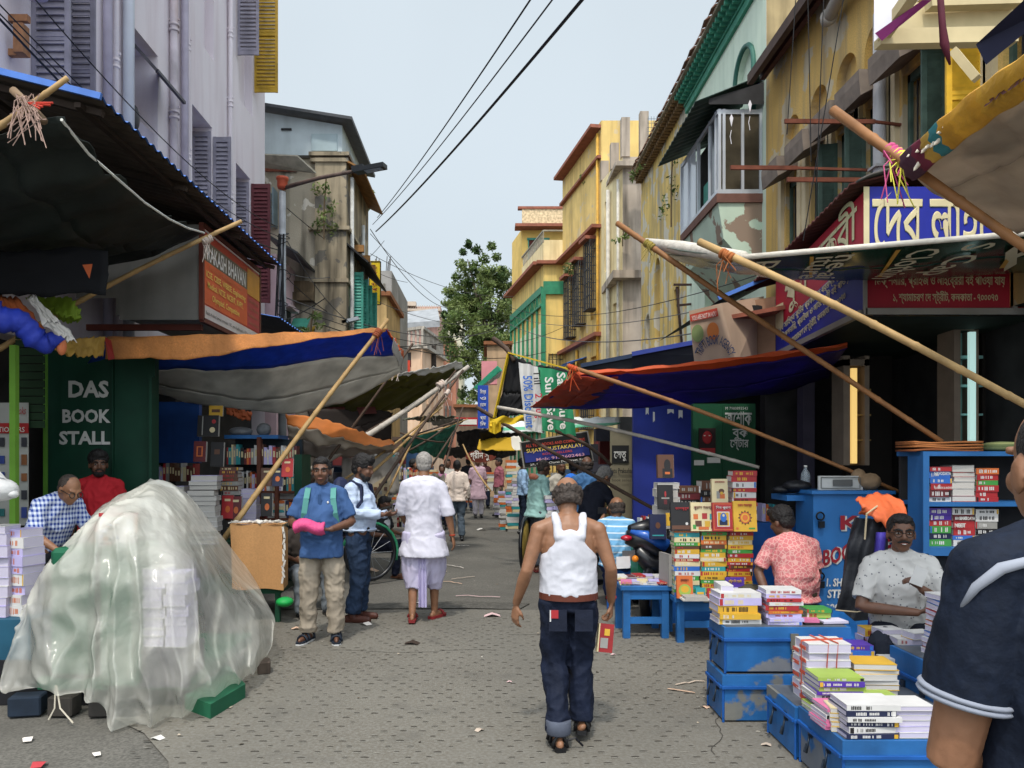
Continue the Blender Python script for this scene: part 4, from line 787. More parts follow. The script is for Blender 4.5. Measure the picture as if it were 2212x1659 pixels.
pole('grey bamboo pole stretching from the orange fold to the dark book shelves', W(1075, 880, 10.3), W(1640, 1010, 8.6), .026, 2)
GB = M('1b4032', .22, .15, 3, spec=.6); WR = M('c9c2b6', .6, .15, 6, bump=.6)
CUR = lambda a, b: None
gbR = [[W(1395, 532, 8.6), W(1610, 556, 6.0), W(1900, 532, 5.8), W(2260, 500, 5.5)], [W(1420, 545, 8.7), W(1640, 580, 6.5), W(1900, 578, 6.4), W(2260, 545, 6.2)], [W(1500, 575, 8.8), W(1680, 604, 7.2), W(1900, 606, 7.2), W(2260, 585, 7.0)], [W(1560, 560, 9), W(1720, 590, 8), W(1900, 590, 8), W(2260, 570, 8)]]
tarp('printed_banner', 'dark green printed vinyl banner reused as a canopy with white hem roll', gbR, [GB], cat='banner', nu=36, fold=.025, seed=43)
def bil(rows, a, b):
    n = len(rows) - 1; t = min(max(b, 0), .999) * n; i = int(t); f = t - i
    def al(r):
        q = min(max(a, 0), .999) * (len(r) - 1); j = int(q); return Vector(r[j]).lerp(Vector(r[j + 1]), q - j)
    return al(rows[i]).lerp(al(rows[i + 1]), f)
sub = [r[1:] for r in gbR[:3]]
bt = bpy.data.objects['printed_banner']
for body, a0, b0, wd, hh, col in (('pcl', .06, .15, .07, .45, 'd8d0b4'), ('iture', .26, .1, .15, .38, 'd8d0b4'), ('ne-ai', .34, .05, .15, .45, 'd8d0b4'), ('Clothin', .60, .1, .22, .38, 'd8d0b4'), ('S Cap', .76, .05, .2, .4, 'd8d0b4'), ('y', .95, .2, .04, .3, 'd8d0b4')):
    # lettering runs across the banner: build flat in (u,v) and drop each point just under the cloth
    def bend(p, a0=a0, b0=b0): return bil(sub, a0 + p.y * .5 + p.x * -.12, .06 + b0 * .3 + p.x * .62) + Vector((0, -.03, -.028))
    text(body, M(col, .5, .05, 5), (0, 0, 0), (1, 0, 0), (0, 1, 0), 1.2, .2, bt, bend=bend, bold=.01)
k = MB().use(M('d0a24a', .5, .1, 5))
for a0 in (.19, .5, .87): k.quad(*[bil(sub, a0 + q, b) + Vector((0, -.03, -.03)) for q, b in ((.045, .05), (.06, .05), (.0, .75), (-.015, .75))])
o = k.build('stripe_print', None, bt)
k = MB().use(WR); rl = [W(1398, 525, 8.6), W(1470, 535, 7.7), W(1540, 546, 6.8), W(1605, 556, 6.0)]; k.tube(rl, [.055, .07, .06, .05], 10); k.tube([W(1600, 556, 5.98), W(1900, 530, 5.78), W(2260, 500, 5.48)], .022, 8); tag(k.build('rolled_hem'), 'dirty white cloth roll bound along the edge of the dark green banner', 'cloth')
pole('dark brown bamboo pole crossing under the white cloth roll', W(1333, 482, 8.2), W(2035, 955, 6.6), .03, 3, lash=((.12, M('8a7a3a', .8, .2, 9)),))
pole('long tan bamboo pole running from the rolled banner hem toward the viewer', W(1510, 522, 6.1), W(2290, 915, 4.6), .03, 0, lash=((.1, M('9a5a30', .8, .2, 9)),))
# yellow printed rolled banner and cream canopy near the viewer
rl = [W(1962, 362, 4.1), W(2045, 290, 3.75), W(2130, 222, 3.4), W(2225, 158, 3.05), W(2330, 95, 2.75)]
rb_ = thing('rolled_banner', 'yellow and orange printed banner rolled on a pole at the canopy edge', 'banner', rl[0])
k = MB(); cols = ['4a2a3a', '6b2438', 'b08a3c', '2f6f74', 'c08a2a', 'c9932c', 'c9932c', 'c8902a', 'c9962e']; n_ = 36
def along_(t): t *= len(rl) - 1; i = min(int(t), len(rl) - 2); return rl[i].lerp(rl[i + 1], t - i)
for i in range(n_):
    k.use(M(cols[min(int(i / n_ * 16), 8)], .6, .25, 7, bump=.4)); n1, n2 = along_(i / n_), along_((i + 1.02) / n_); tg = (rl[-1] - rl[0]).normalized(); ea = tg.cross(Vector((0, 1, 0))).normalized(); eb = tg.cross(ea); rr1, rr2 = .078 + .004 * sin(i * .9), .078 + .004 * sin((i + 1) * .9)
    k.sm = True; k.add([c + ea * r * cos(q * pi / 8) + eb * r * .42 * sin(q * pi / 8) * (1 + .25 * sin(q * 3.)) for c, r in ((n1, rr1), (n2, rr2)) for q in range(16)], [(q, (q + 1) % 16, 16 + (q + 1) % 16, 16 + q) for q in range(16)]); k.sm = False
k.build('roll', None, rb_)
k = MB().use(M('d9cdbb', .6, .1, 5)); rq = random.Random(2)
for i in range(9):
    c = along_(.03 + i * .028) + Vector((-.015, -.05, rq.uniform(-.04, .04))); k.ball(c, (.012, .01, .05), 6, 4, R=Euler((0, .9 + rq.uniform(-.3, .3), 0)).to_matrix())
k.build('leaf_print', None, rb_)
for body, t0 in (('skars', .52),):
    def bend(p):
        c = along_(.5 + p.x * .2); return c + Vector((-.02 + .16 * (p.y - .18), -.058, .26 * (p.y - .18)))
    text(body, M('4a1a20', .6, .1, 5), (0, 0, 0), (1, 0, 0), (0, 1, 0), 1.6, .3, rb_, bend=bend, bold=.01)
tarp('canopy_sheet', 'cream canvas canopy with yellow printed corner above the big blue signboard', [[rl[0] + Vector((.05, .05, -.02)), rl[1] + Vector((.05, 0, -.03)), rl[2], rl[3], rl[4]], [W(2020, 420, 4.6), W(2120, 380, 4.2), W(2220, 330, 3.8), W(2320, 300, 3.5), W(2420, 280, 3.2)], [W(2180, 500, 4.8), W(2260, 500, 4.6), W(2340, 500, 4.4), W(2440, 500, 4.2), W(2500, 500, 4)]], [M('b5a797', .7, .12, 3, trans=.35, streak=.4, bump=.4)], cat='canopy', fold=.03, seed=45)
tarp('printed_cloth', 'bright yellow printed sheet showing between the rolled banner and the canopy', [[W(2100, 262, 3.75), W(2170, 200, 3.5), W(2260, 110, 3.2)], [W(2090, 302, 3.95), W(2180, 300, 3.8), W(2300, 260, 3.5)]], [M('c9a41e', .6, .12, 4, trans=.3)], cat='cloth', seed=46, fold=.01)
pole('brown bamboo pole bound with pink and yellow ribbons at the rolled banner', W(1800, 238, 4.6), W(2280, 580, 3.6), .03, 3, lash=((.33, M('b84a78', .7, .15, 9)), (.36, M('cfc84a', .7, .1, 9))))
# top right: white and purple banner on a cream timber frame
tf = thing('timber_frame', 'cream painted timber frame carrying a white and purple banner above the rolled banner', 'frame', W(2020, 100, 5))
k = MB().use(M('c3b28a', .7, .12, 4, streak=.3))
for (a, b, y, d, h) in ((1895, 2190, 85, 5.0, .1), (1925, 2180, 45, 5.3, .2), (2005, 2200, 10, 5.2, .06)): k.bar(W(a, y, d), W(b, y - 6, d + .05), .08, h)
k.bar(W(1905, 80, 5.0), W(1990, -40, 4.6), .07, .07); k.bar(W(2060, 110, 4.9), W(2110, 170, 4.8), .05, .05); k.build('beam', None, tf)
k = MB().use(M('e0dde6', .6, .05, 4)); k.poly([W(1888, 90, 4.9), W(1888, -40, 4.9), W(2010, -40, 4.7), W(1985, 0, 4.75)]); k.use(M('86306e', .6, .1, 4)); k.poly([W(1890, 72, 4.88), W(1993, 0, 4.7), W(2013, 0, 4.7), W(1915, 80, 4.86), W(1905, 88, 4.88)]); k.build('banner_cloth', None, tf)
k = MB().use(M('1c1f3a', .6, .1, 4)); k.poly([W(2108, 96, 4.5), W(2212, 0, 4.2), W(2300, 0, 4.2), W(2130, 140, 4.5)]); tag(k.build('dark_board'), 'dark navy board slanting behind the rolled yellow banner', 'board')
k = MB().use(M('4a1626', .8, .2, 9)); k.tube([W(2030, -20, 4.6), W(2036, 60, 4.6), W(2040, 95, 4.6), W(2052, 140, 4.6)], [.018, .02, .026, .006], 7); tag(k.build('cloth_tie'), 'dark maroon twisted cloth tie hanging from the cream timber frame', 'cloth')

# --- big corner shop sign on the right
BS = thing('corner_signboard', 'wide two faced blue and red shop sign in Bengali under the canopies', 'sign', (3.6, 7.4, 3.1))
RED_ = M('a82436', .5, .1, 3, streak=.25); BL_ = M('26309a', .5, .1, 3, streak=.2); CRM_ = M('d3c6a0', .6, .08, 5)
xs, yf = 3.6, 7.36
def fr(mb, m, a, b, z0, z1, dy=0): mb.use(m).quad((a, yf - dy, z0), (b, yf - dy, z0), (b, yf - dy, z1), (a, yf - dy, z1))
def sd(mb, m, a, b, z0, z1, dx=0): mb.use(m).quad((xs - dx, b, z0), (xs - dx, a, z0), (xs - dx, a, z1), (xs - dx, b, z1))
k = MB(); fr(k, RED_, xs + .03, 6.5, 3.14, 3.55); fr(k, BL_, xs + .06, 6.5, 3.55, 4.3); fr(k, CRM_, xs, xs + .055, 3.55, 4.3, .002)
k.use(RED_); k.poly([(xs, 9.6, 3.3), (xs, 9.6, 3.9), (xs, yf, 4.25), (xs, yf, 3.72)]); k.use(BL_); k.poly([(xs, 9.6, 3.02), (xs, 9.6, 3.3), (xs, yf, 3.72), (xs, yf, 3.12)]); sd(k, CRM_, 9.35, 9.6, 3.3, 3.6, .003)
k.build('face', None, BS)
k = MB().use(M('8f8b86', .5, .1, 4, metal=.3)); k.bar((xs, yf - .02, 3.1), (6.5, yf - .02, 3.1), .05, .06); k.bar((xs - .02, yf, 3.09), (xs - .02, 9.62, 2.98), .05, .06); k.bar((xs, yf - .03, 3.07), (xs, yf - .03, 3.62), .03); k.bar((5.02, yf - .03, 3.1), (5.02, yf - .03, 3.6), .04); k.build('frame', None, BS)
k = MB().use(M('27352f', .8, .2, 3, streak=.5)); k.poly([(xs, yf, 3.06), (6.5, yf, 3.06), (6.5, 10, 2.98), (xs + .05, 9.6, 2.96)]); k.build('soffit', None, BS)
k = MB().use(M('5a2f2a', .7, .25, 4)); k.grid(lambda a, b: Vector((3.45 + 1.4 * b, 7.3 + 3 * a, 4.3 + .35 * b - .35 * a + .015 * sin(a * 180))), 90, 2); k.use(M('4b4745', .7, .3, 5)).grid(lambda a, b: Vector((3.5 + 2.6 * a, 7.25 + .5 * b, 4.32 + .45 * sin(a * 2.4) * (1 - .2 * b) + .01 * sin(a * 40))), 40, 2); k.build('rain_hood', None, BS, solid=.02)
UX = (1, 0, 0)
text(fix('দেব লাইব্রেরী'), CRM_, (xs + .08, yf - .004, 3.7), UX, Z, 1.75, .55, BS, bold=.012)
text(fix('ডিক্ শনারি, প্রাইজ ও লাইব্রেরী বই পাওয়া যায়'), CRM_, (xs + .1, yf - .004, 3.36), UX, Z, 1.25, .085, BS, bold=.02); text(fix('১, শ্যামাচরণ দে স্ট্রীট, কলকাতা - ৭০০০৭৩'), CRM_, (xs + .28, yf - .004, 3.205), UX, Z, 1.0, .075, BS, bold=.02)
UYn = Vector((0, -1, .2)); sl = Vector((0, -1, .187)).normalized()
text(fix('পুস্তকবী'), CRM_, (xs - .004, 9.3, 3.52), sl, Z, 1.85, .34, BS, bold=.03)
for q, (b, zz, y0_, wd) in enumerate(((fix('দেব সাহিত্য কুটীর প্রকাশিত ধর্মগ্রন্থ, অভিধান'), 3.24, 9.5, 2.1), (fix('ডিকশনারি, প্রাইজ ও লাইব্রেরী বই পাওয়া যায়'), 3.14, 9.4, 2.0), (fix('শ্যামাচরণ দে স্ট্রীট, কলকাতা - ৭০০০৭৩'), 3.05, 9.1, 1.4))): text(b, CRM_, (xs - .004, y0_, zz), sl, Z, wd, .075, BS, bold=.02)
# --- blue-edged awnings and boxes farther right
k = MB().use(M('8f84a6', .7, .1, 3)); k.span((3.5, 10.6, 3.0), (4.9, 12.6, 3.9)); k.use(M('38342f', .7, .3, 5)).poly([(3.0, 10.0, 3.75), (4.9, 10.0, 4.55), (4.9, 13.5, 4.75), (3.0, 13.5, 3.75)]); k.use(M('4f78c4', .5, .1, 5)).bar((3.0, 10.0, 3.78), (4.9, 9.95, 4.58), .04, .05)
t = thing('shop_kiosk', 'lilac shop front box under a dark blue edged rain roof', 'kiosk', (4, 11.5, 3)); k.build('kiosk_box', None, t)
k = MB().use(M('8a4f3c', .7, .3, 6)); k.bar((2.95, 9.6, 3.42), (4.2, 9.4, 3.62), .4, .05); k.bar((3.0, 9.9, 3.32), (4.2, 9.9, 3.5), .1, .05); k.build('rusty_ledge', None, t)
ag = thing('agency_signboard', 'pale upright box sign with orange and green discs and arched blue lettering', 'sign', W(1545, 700, 9.3))
k = MB().use(M('b9a08a', .6, .1, 3, streak=.3)); a, b = W(1493, 775, 9.3), W(1590, 660, 9.3); k.add([W(1500, 785, 9.3), W(1592, 785, 9.3), W(1558, 655, 9.3), W(1488, 672, 9.3), W(1650, 785, 9.9), W(1650, 640, 9.9)], ((0, 1, 2, 3), (1, 4, 5, 2))); k.build('face', None, ag)
k = MB().use(M('b0402f', .6, .1, 4)); k.quad(W(1492, 695, 9.28), W(1552, 683, 9.28), W(1549, 665, 9.28), W(1490, 680, 9.28)); k.build('red_band', None, ag)
for px, c in ((1507, '7a8a5a'), (1540, 'c7763c')):
    k = MB().use(M(c, .6, .1, 4)); k.poly([W(px + 13 * cos(t_ * pi / 9), 720 - (px - 1507) * .15 + 19 * sin(t_ * pi / 9), 9.27) for t_ in range(18)][::-1]); k.build('disc', None, ag)
text('YOU ARE NOT IN ADU', WHT, W(1494, 693, 9.265), W(1552, 681, 9.265) - W(1494, 693, 9.265), (0, 0, 1), .3, .06, ag, bold=.01)
def arcb(p): th = pi * .88 - p.x * pi * .76 / .62; r = 38 + p.y * 190; return W(1545 + r * cos(th) * .85, 785 - r * sin(th) * 1.1, 9.262)
text('TRIPTI BOOK AGENCY', M('3a4a6a', .6, .1, 5), (0, 0, 0), (1, 0, 0), (0, 1, 0), .62, .1, ag, bend=arcb, bold=.015)
k = MB().use(M('8a6a52', .7, .15, 4)); k.quad(W(1592, 785, 9.9), W(1675, 785, 9.6), W(1675, 640, 9.6), W(1592, 655, 9.9)); k.use(BLK); k.poly([W(1632 + 22 * cos(t_ * pi / 9), 668 + 9 * sin(t_ * pi / 9), 9.7) for t_ in range(18)][::-1]); tag(k.build('brown_poster'), 'brown poster with a black oval beside the pale box sign', 'poster')
for (pa, ya, pb, yb_, d, c, lab) in ((1365, 765, 1710, 700, 10.6, '2f3f8a', 'blue edged sheet roof over the stall behind the purple tarp'), (1255, 790, 1490, 745, 11.6, '20304a', 'dark blue folded tarp roof below the yellow house')):
    k = MB(); k.use(M('1d2026', .7, .2, 3)).quad(W(pa, ya, d), W(pb, yb_, d - .4), W(pb, yb_ + 10, d + 2.5), W(pa, ya + 8, d + 2.5)); k.quad(W(pa, ya, d), W(pb, yb_, d - .4), W(pb, yb_ + 70, d - .3), W(pa, ya + 40, d + .1)); k.use(M(c, .5, .1, 4)).bar(W(pa, ya, d), W(pb, yb_, d - .4), .05, .06); tag(k.build('sheet_roof'), lab, 'roof')
# --- yellow edged black tarp with the vertical sale banner
tarp('tarp', 'black tarp with yellow border hanging from a leaning post beside the discount banner', [[W(1098, 765, 11.3), W(1160, 790, 11.2), W(1245, 800, 11)], [W(1085, 850, 11.4), W(1130, 850, 11.3), W(1180, 850, 11.2)], [W(1065, 905, 11.5), W(1090, 900, 11.4), W(1130, 895, 11.3)]], [M('17171a', .7, .2, 3)], seed=51, fold=.05)
YB = M('c9a824', .6, .12, 5); k = MB().use(YB); k.bar(W(1098, 762, 11.25), W(1250, 803, 10.9), .05, .02); k.bar(W(1098, 765, 11.25), W(1068, 902, 11.4), .05, .02); k.grid(lambda a, b: W(1058 + 104 * a, 902 - 4 * a + (18 - 8 * a) * b + 3 * sin(a * 17), 11.2 - .2 * a) + Vector((0, .04 * sin(a * 14 + b * 4), 0)), 24, 4); k.grid(lambda a, b: W(1056 + 26 * a, 912 + 26 * b * (1 - .5 * abs(a - .5)), 11.15) + Vector((0, .05 * sin(a * 11), 0)), 10, 4); tag(k.build('yellow_tape'), 'yellow binding strips round the black tarp with a bunched yellow end', 'cloth')
pole('short dark leaning post holding the yellow bordered tarp', W(1066, 732, 11.6), W(1110, 780, 11.2), .04, 1); pole('thick brown leaning pole under the yellow bordered tarp', W(1030, 880, 11.8), W(1450, 1120, 9.6), .03, 1)
pole('dark pole leaning behind the bald man toward the leaning black sign', W(1200, 930, 11.0), W(1320, 1005, 10.6), .03, 1)
vb = thing('discount_banner', 'white and green vertical cloth banner with rotated sale lettering beside the orange fold', 'banner', W(1180, 860, 11))
k = MB(); k.use(M('c9c8c4', .6, .08, 4)).grid(lambda a, b: W(1120 + 42 * a + 14 * b, 782 + 10 * a + 145 * b, 10.95) + Vector((0, .05 * sin(a * 9 + b * 4), 0)), 8, 8); k.use(M('2f8a5f', .6, .1, 4)).grid(lambda a, b: W(1163 + 62 * a + (8 + 12 * a) * b, 792 + 12 * a + 138 * b, 10.93) + Vector((0, .05 * sin(a * 8 + b * 4 + 1), 0)), 10, 8); k.build('banner_cloth', None, vb)
dn, rt = Vector((.06, 0, -1)).normalized(), (1, 0, .06)
text('50% Discount', M('2f62b0', .5, .1, 4), W(1130, 812, 10.86), dn, rt, .74, .13, vb, bold=.02); text('Till', BLK, W(1152, 800, 10.86), dn, rt, .2, .1, vb, bold=.01); text('2 Aug', M('b02a3a', .5, .1, 4), W(1156, 850, 10.86), dn, rt, .35, .1, vb, bold=.02); text('Suns Save', WHT, W(1177, 815, 10.84), dn, rt, .75, .12, vb, bold=.02); text('Sams Sure', WHT, W(1203, 805, 10.84), dn, rt, .8, .12, vb, bold=.02)
# leaning black banner sign
sg = thing('hanging_signboard', 'tilted black and blue bookseller sign board hanging over the crowd', 'sign', W(1210, 970, 12.6))
A, B, Cc, D = W(1131, 1012, 12.6), W(1283, 995, 12.4), W(1270, 930, 12.4), W(1122, 955, 12.6); nrm = Vector((0, -.012, 0))
k = MB().use(M('9a958c', .6, .1, 4)).poly([A, B, Cc, D]); q = lambda a, b: (A.lerp(B, a)).lerp(D.lerp(Cc, a), b); k.use(BLK).poly([q(.02, .04) + nrm, q(.98, .04) + nrm, q(.98, .96) + nrm, q(.02, .96) + nrm]); k.use(M('2b3580', .5, .2, 2)).poly([q(.04, .2) + nrm * 2, q(.96, .2) + nrm * 2, q(.96, .6) + nrm * 2, q(.04, .6) + nrm * 2]); k.build('board', None, sg)
ud, uu = (B - A), (D - A)
for body, c, a, b, wd, hh in (('SUJATA PUSTAKALAYA', YLT, .08, .56, .84, .14), ('BOOK SELLERS', M('c84a3a', .5, .1, 4), .3, .4, .42, .08), ('Mob: 9123602463', M('d8a0b0', .5, .1, 4), .2, .22, .68, .11), ('2/1, Shyama Charan Dey Street, Kol-73', WHT, .1, .07, .84, .08), ('ALL TEXT BOOKS AND COMPETITIVE', M('c84a3a', .5, .1, 4), .08, .76, .84, .11)): text(body, c, q(a, b) + nrm * 3, ud, uu, ud.length * wd, uu.length * hh, sg, bold=.012)
k = MB().use(M('6b2f22', .7, .2, 4)).poly([W(1038 + 33 * cos(t_ * pi / 8), 986 + 13 * sin(t_ * pi / 8), 19) for t_ in range(16)][::-1]); o = tag(k.build('oval_signboard'), 'brown oval sign at the far right stalls before the walking crowd', 'sign'); text(fix('গ্রীন সু'), WHT, W(1014, 990, 18.95), UX, Z, .5, .15, o, bold=.02)
# yellow vertical sign, blue vertical sign
ys = thing('vertical_signboard', 'yellow vertical shop sign with brown Bengali letters on the tan house', 'sign', W(810, 610, 24.5))
k = MB().use(M('d2b21e', .5, .08, 3)); k.span(W(797, 658, 24.5), W(822, 565, 24.6)); k.use(BLK); a, b = W(797, 658, 24.48), W(822, 565, 24.48)
for p, q_ in (((a.x, a.z), (b.x, a.z)), ((a.x, b.z), (b.x, b.z)), ((a.x, a.z), (a.x, b.z)), ((b.x, a.z), (b.x, b.z))): k.bar((p[0], 24.5, p[1]), (q_[0], 24.5, q_[1]), .03)
k.build('board', None, ys)
for i, ch in enumerate(('জ্ঞা', 'ন', 'প', 'প্র', 'প', 'সা', 'টু')): text(fix(ch), M('6b1f1a', .6, .1, 4), W(802, 582 + i * 11.6, 24.46), UX, Z, .2, .1, ys, bold=.03)
bs2 = thing('vertical_signboard', 'blue vertical shop sign with white Bengali letters under the green striped awning', 'sign', W(1043, 880, 22))
k = MB().use(M('2348a8', .5, .08, 3)); k.span(W(1032, 925, 22), W(1055, 833, 22.1)); k.build('board', None, bs2)
for i, ch in enumerate(('মিত্র', 'ও', 'ঘোষ', 'পাব', 'প্রা', 'লি')): text(fix(ch), WHT, W(1037, 850 + i * 14, 21.98), UX, Z, .17, .1, bs2, bold=.03)
k = MB().use(M('a82a2a', .6, .1, 4)); k.span(W(985, 920, 28), W(1035, 902, 28.1)); k.use(WHT).span(W(990, 917, 27.98), W(1030, 906, 28)); tag(k.build('red_hoarding'), 'red and white far board above the green printed tarp tip', 'board')

# --- shop fronts, left
SF = thing('green_shop_front', 'dark green book stall shutter panel with white painted lettering', 'shop front', (-4.4, 8.6, 0))
DG = M('123c2c', .6, .15, 3, streak=.3)
k = MB().use(DG); k.span((X_(98, 8.6), 8.6, 0), (X_(335, 8.6), 8.7, Z_(745, 8.6))); k.span((X_(245, 8.6), 8.56, 0), (X_(248, 8.6), 8.6, 2.9)); k.span((X_(330, 8.6), 8.5, 0), (X_(336, 8.6), 8.6, 2.6)); k.build('panel', None, SF)
LET = M('c3c3bf', .7, .08, 5)
def dtext(b, px, py, w_, h): text(b, LET, W(px, py, 8.585), UX, Z, w_ * 8.6 / F, h * 8.6 / F, SF, bold=.035)
dtext('DAS', 148, 857, 87, 35); dtext('BOOK', 135, 912, 104, 28); dtext('STALL', 128, 959, 110, 28)
k = MB().use(M('6f9f3a', .5, .12, 4)); k.span((X_(20, 7.2), 7.2, 0), (X_(33, 7.2), 7.26, Z_(745, 7.2))); tag(k.build('green_post'), 'lime green painted shop post beside the stationery poster', 'post')
k = MB().use(M('5a8a34', .5, .12, 4)); k.span((X_(93, 8.3), 8.3, 0), (X_(99, 8.3), 8.34, Z_(745, 8.3))); tag(k.build('green_post'), 'thin green door post at the edge of the dark green shutter panel', 'post')
k = MB().use(M('1f3520', .7, .2, 3));
for i in range(12): k.span((X_(33, 7.6), 7.6, 2.0 + i * .08), (X_(95, 7.6), 7.62, 2.07 + i * .08))
tag(k.build('roller_shutter'), 'dark olive roller shutter top between the two green posts', 'shutter')
po = thing('stationery_poster', 'white poster with red band and small product pictures behind the lime green post', 'poster', W(40, 1000, 7.5))
k = MB().use(M('a8a8a2', .6, .1, 3)); k.span(W(-30, 1135, 7.55), W(62, 870, 7.56)); k.build('sheet', None, po)
k = MB().use(M('a32a2a', .6, .1, 4)).span(W(-30, 936, 7.53), W(62, 914, 7.545)); k.build('red_band', None, po); text('STATIONERS', M('d0c8c0', .6, .1, 4), W(-28, 933, 7.525), UX, Z, .37, .05, po, bold=.01); text('Books', M('a32a2a', .6, .1, 4), W(28, 895, 7.525), UX, Z, .13, .08, po, shear=.3)
k = MB(); rq = random.Random(4)
for i in range(5):
    for j in range(4): k.use(M(rq.choice(('3a4a8a', '8a5a3a', '2f6a6a', '3a3a40', 'a8923a')), .6, .2, 9)); c = W(-20 + j * 24, 955 + i * 38, 7.53); k.box(c, (.05, .01, rq.uniform(.07, .11)))
k.build('product_print', None, po)
k = MB().use(DARK); k.span((-5.0, 10.6, 0), (-4.3, 10.75, 3)); k.use(M('173f7c', .6, .2, 3, streak=.4)); k.span((X_(336, 10.2), 10.2, Z_(1000, 10.2)), (X_(430, 10.2), 10.3, Z_(868, 10.2))); tag(k.build('blue_shop_front'), 'plain blue shop panel beside the dark green book stall panel', 'shop front')
k = MB().use(M('6f6a64', .8, .25, 6)); k.span((X_(308, 9), 9, 0), (X_(322, 9), 9.1, 2.7)); k.use(DARK).span((X_(322, 9), 9.02, 0), (X_(330, 9), 9.1, 2.7)); tag(k.build('shop_pillar'), 'narrow grey masonry pillar between the green panel and the blue panel', 'pillar')
# --- shop fronts, right
k = MB().use(M('243388', .6, .15, 3, streak=.4)); k.span((X_(1368, 11.4), 11.4, 0), (X_(1500, 11.4), 11.5, Z_(868, 11.4))); k.span((X_(1492, 11.4), 11.36, 0), (X_(1500, 11.4), 11.4, 2.5)); tag(k.build('blue_shop_front'), 'bright blue painted shop panel behind the dark book piles', 'shop front')
gs = thing('green_shop_front', 'green shop panel with white Bengali letters and a red face poster', 'shop front', W(1560, 940, 10.6))
k = MB().use(M('14492f', .6, .12, 3)); k.span((X_(1497, 10.6), 10.6, 0), (X_(1632, 10.6), 10.7, Z_(872, 10.6))); k.span((X_(1560, 10.6), 10.58, 0), (X_(1563, 10.6), 10.6, 2.4)); k.build('panel', None, gs)
for b, px, py, w_, h in ((fix('অশোক'), 1566, 918, 58, 30), (fix('বুক'), 1582, 944, 34, 20), (fix('স্টোর'), 1577, 966, 40, 18)): text(b, LET, W(px, py, 10.57), UX, Z, w_ * 10.6 / F, h * 10.6 / F, gs, bold=.03)
text('M 7980893543', LET, W(1567, 885, 10.57), UX, Z, 48 * 10.6 / F, .04, gs)
k = MB().use(M('2a1416', .6, .2, 6)); k.span(W(1510, 980, 10.57), W(1545, 925, 10.59)); k.use(M('a82a2e', .6, .1, 4)); k.span(W(1512, 980, 10.565), W(1544, 968, 10.58)); k.ball(W(1528, 945, 10.57), (.07, .01, .09)); k.use(WHT); k.ball(W(1522, 941, 10.56), (.015, .005, .008)); k.ball(W(1533, 941, 10.56), (.015, .005, .008)); k.build('poster', None, gs)
k = MB().use(WHT); k.span(W(1528, 1000, 10.57), W(1555, 988, 10.59)); k.span(W(1500, 1005, 10.57), W(1520, 994, 10.59)); k.build('notice', None, gs)
k = MB().use(M('2a2a2c', .6, .15, 4))
for i in range(34): k.span((X_(1670, 11), 11 + (i % 2) * .015, i * .08), (X_(1735, 11), 11.03, i * .08 + .07))
tag(k.build('roller_shutter'), 'closed dark grey roller shutter beside the green Bengali panel', 'shutter')
k = MB().use(M('4a4658', .7, .2, 3)); k.span((X_(1735, 10.4), 10.4, 0), (X_(1760, 10.4), 10.6, 3)); tag(k.build('shop_pillar'), 'dim mauve pillar right of the grey roller shutter', 'pillar')
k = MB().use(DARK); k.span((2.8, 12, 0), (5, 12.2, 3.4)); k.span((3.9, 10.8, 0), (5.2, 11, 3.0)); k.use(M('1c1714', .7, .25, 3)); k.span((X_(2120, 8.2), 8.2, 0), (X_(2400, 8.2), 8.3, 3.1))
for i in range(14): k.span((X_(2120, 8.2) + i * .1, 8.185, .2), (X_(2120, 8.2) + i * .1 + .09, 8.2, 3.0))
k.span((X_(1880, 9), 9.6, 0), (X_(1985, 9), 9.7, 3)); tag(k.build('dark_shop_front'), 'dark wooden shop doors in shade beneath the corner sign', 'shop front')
def lamp(name, label, pa, pb, ya, yb, d, c, st, inner):
    t = thing(name, label, 'lit display', W((pa + pb) / 2, yb, d)); k = MB().use(M('7d6f62', .7, .15, 4))
    k.span((X_(pa - 14, d), d, Z_(yb, d)), (X_(pa, d), d + .3, Z_(ya - 22, d))); k.span((X_(pb, d), d, Z_(yb, d)), (X_(pb + 10, d), d + .3, Z_(ya - 22, d))); k.span((X_(pa - 14, d), d, Z_(ya, d)), (X_(pb + 10, d), d + .3, Z_(ya - 14, d))); k.build('frame', None, t)
    k = MB().use(M(inner, .6, .15, 5)); k.quad(W(pa, yb, d + .2), W(pb, yb, d + .2), W(pb, ya, d + .2), W(pa, ya, d + .2))  # back lightened in colour to look lit by its tube
    for i in range(1, 4): y = ya + (yb - ya) * i / 4; k.span(W(pa, y + 1, d + .05), W(pb, y - 1.5, d + .2))
    k.build('shelf_back', None, t)
    k = MB().use(M(c, .5, 0, 5, emit=st)); xx = pa + 4 if inner[0] == '8' else pb - 9; k.span(W(xx, yb - 4, d - .01), W(xx + 8, ya + 6, d + .03)); k.build('light_tube', None, t)
lamp('lit_wall_shelf', 'narrow glass wall shelf glowing warm yellow behind the bamboo poles', 1836, 1868, 790, 1005, 8.8, 'f0c878', .85, '8a7040'); lamp('lit_wall_shelf', 'narrow glass wall shelf glowing cold cyan white above the blue cabinet', 2075, 2104, 712, 958, 8.0, 'b8dcd6', .75, '7aa8a4')

for i, (px, py, w_, h_) in enumerate(((1398, 880, 10, 14), (1412, 890, 6, 20), (1448, 884, 12, 8), (1470, 886, 5, 16))):
    c = [W(px + w_ * q * .5 + 2 * sin(q * 5 + i), py + h_ * r + 3 * sin(q * 3 + r * 4), 11.2) for r in (0, 1) for q in (-1, 0, 1)]; k = MB().use(LET).add(c, ((0, 1, 4, 3), (1, 2, 5, 4))); tag(k.build('torn_paper'), ('broad', 'long ragged', 'flat', 'thin')[i] + ' torn white paper hanging at the top of the bright blue panel', 'paper')
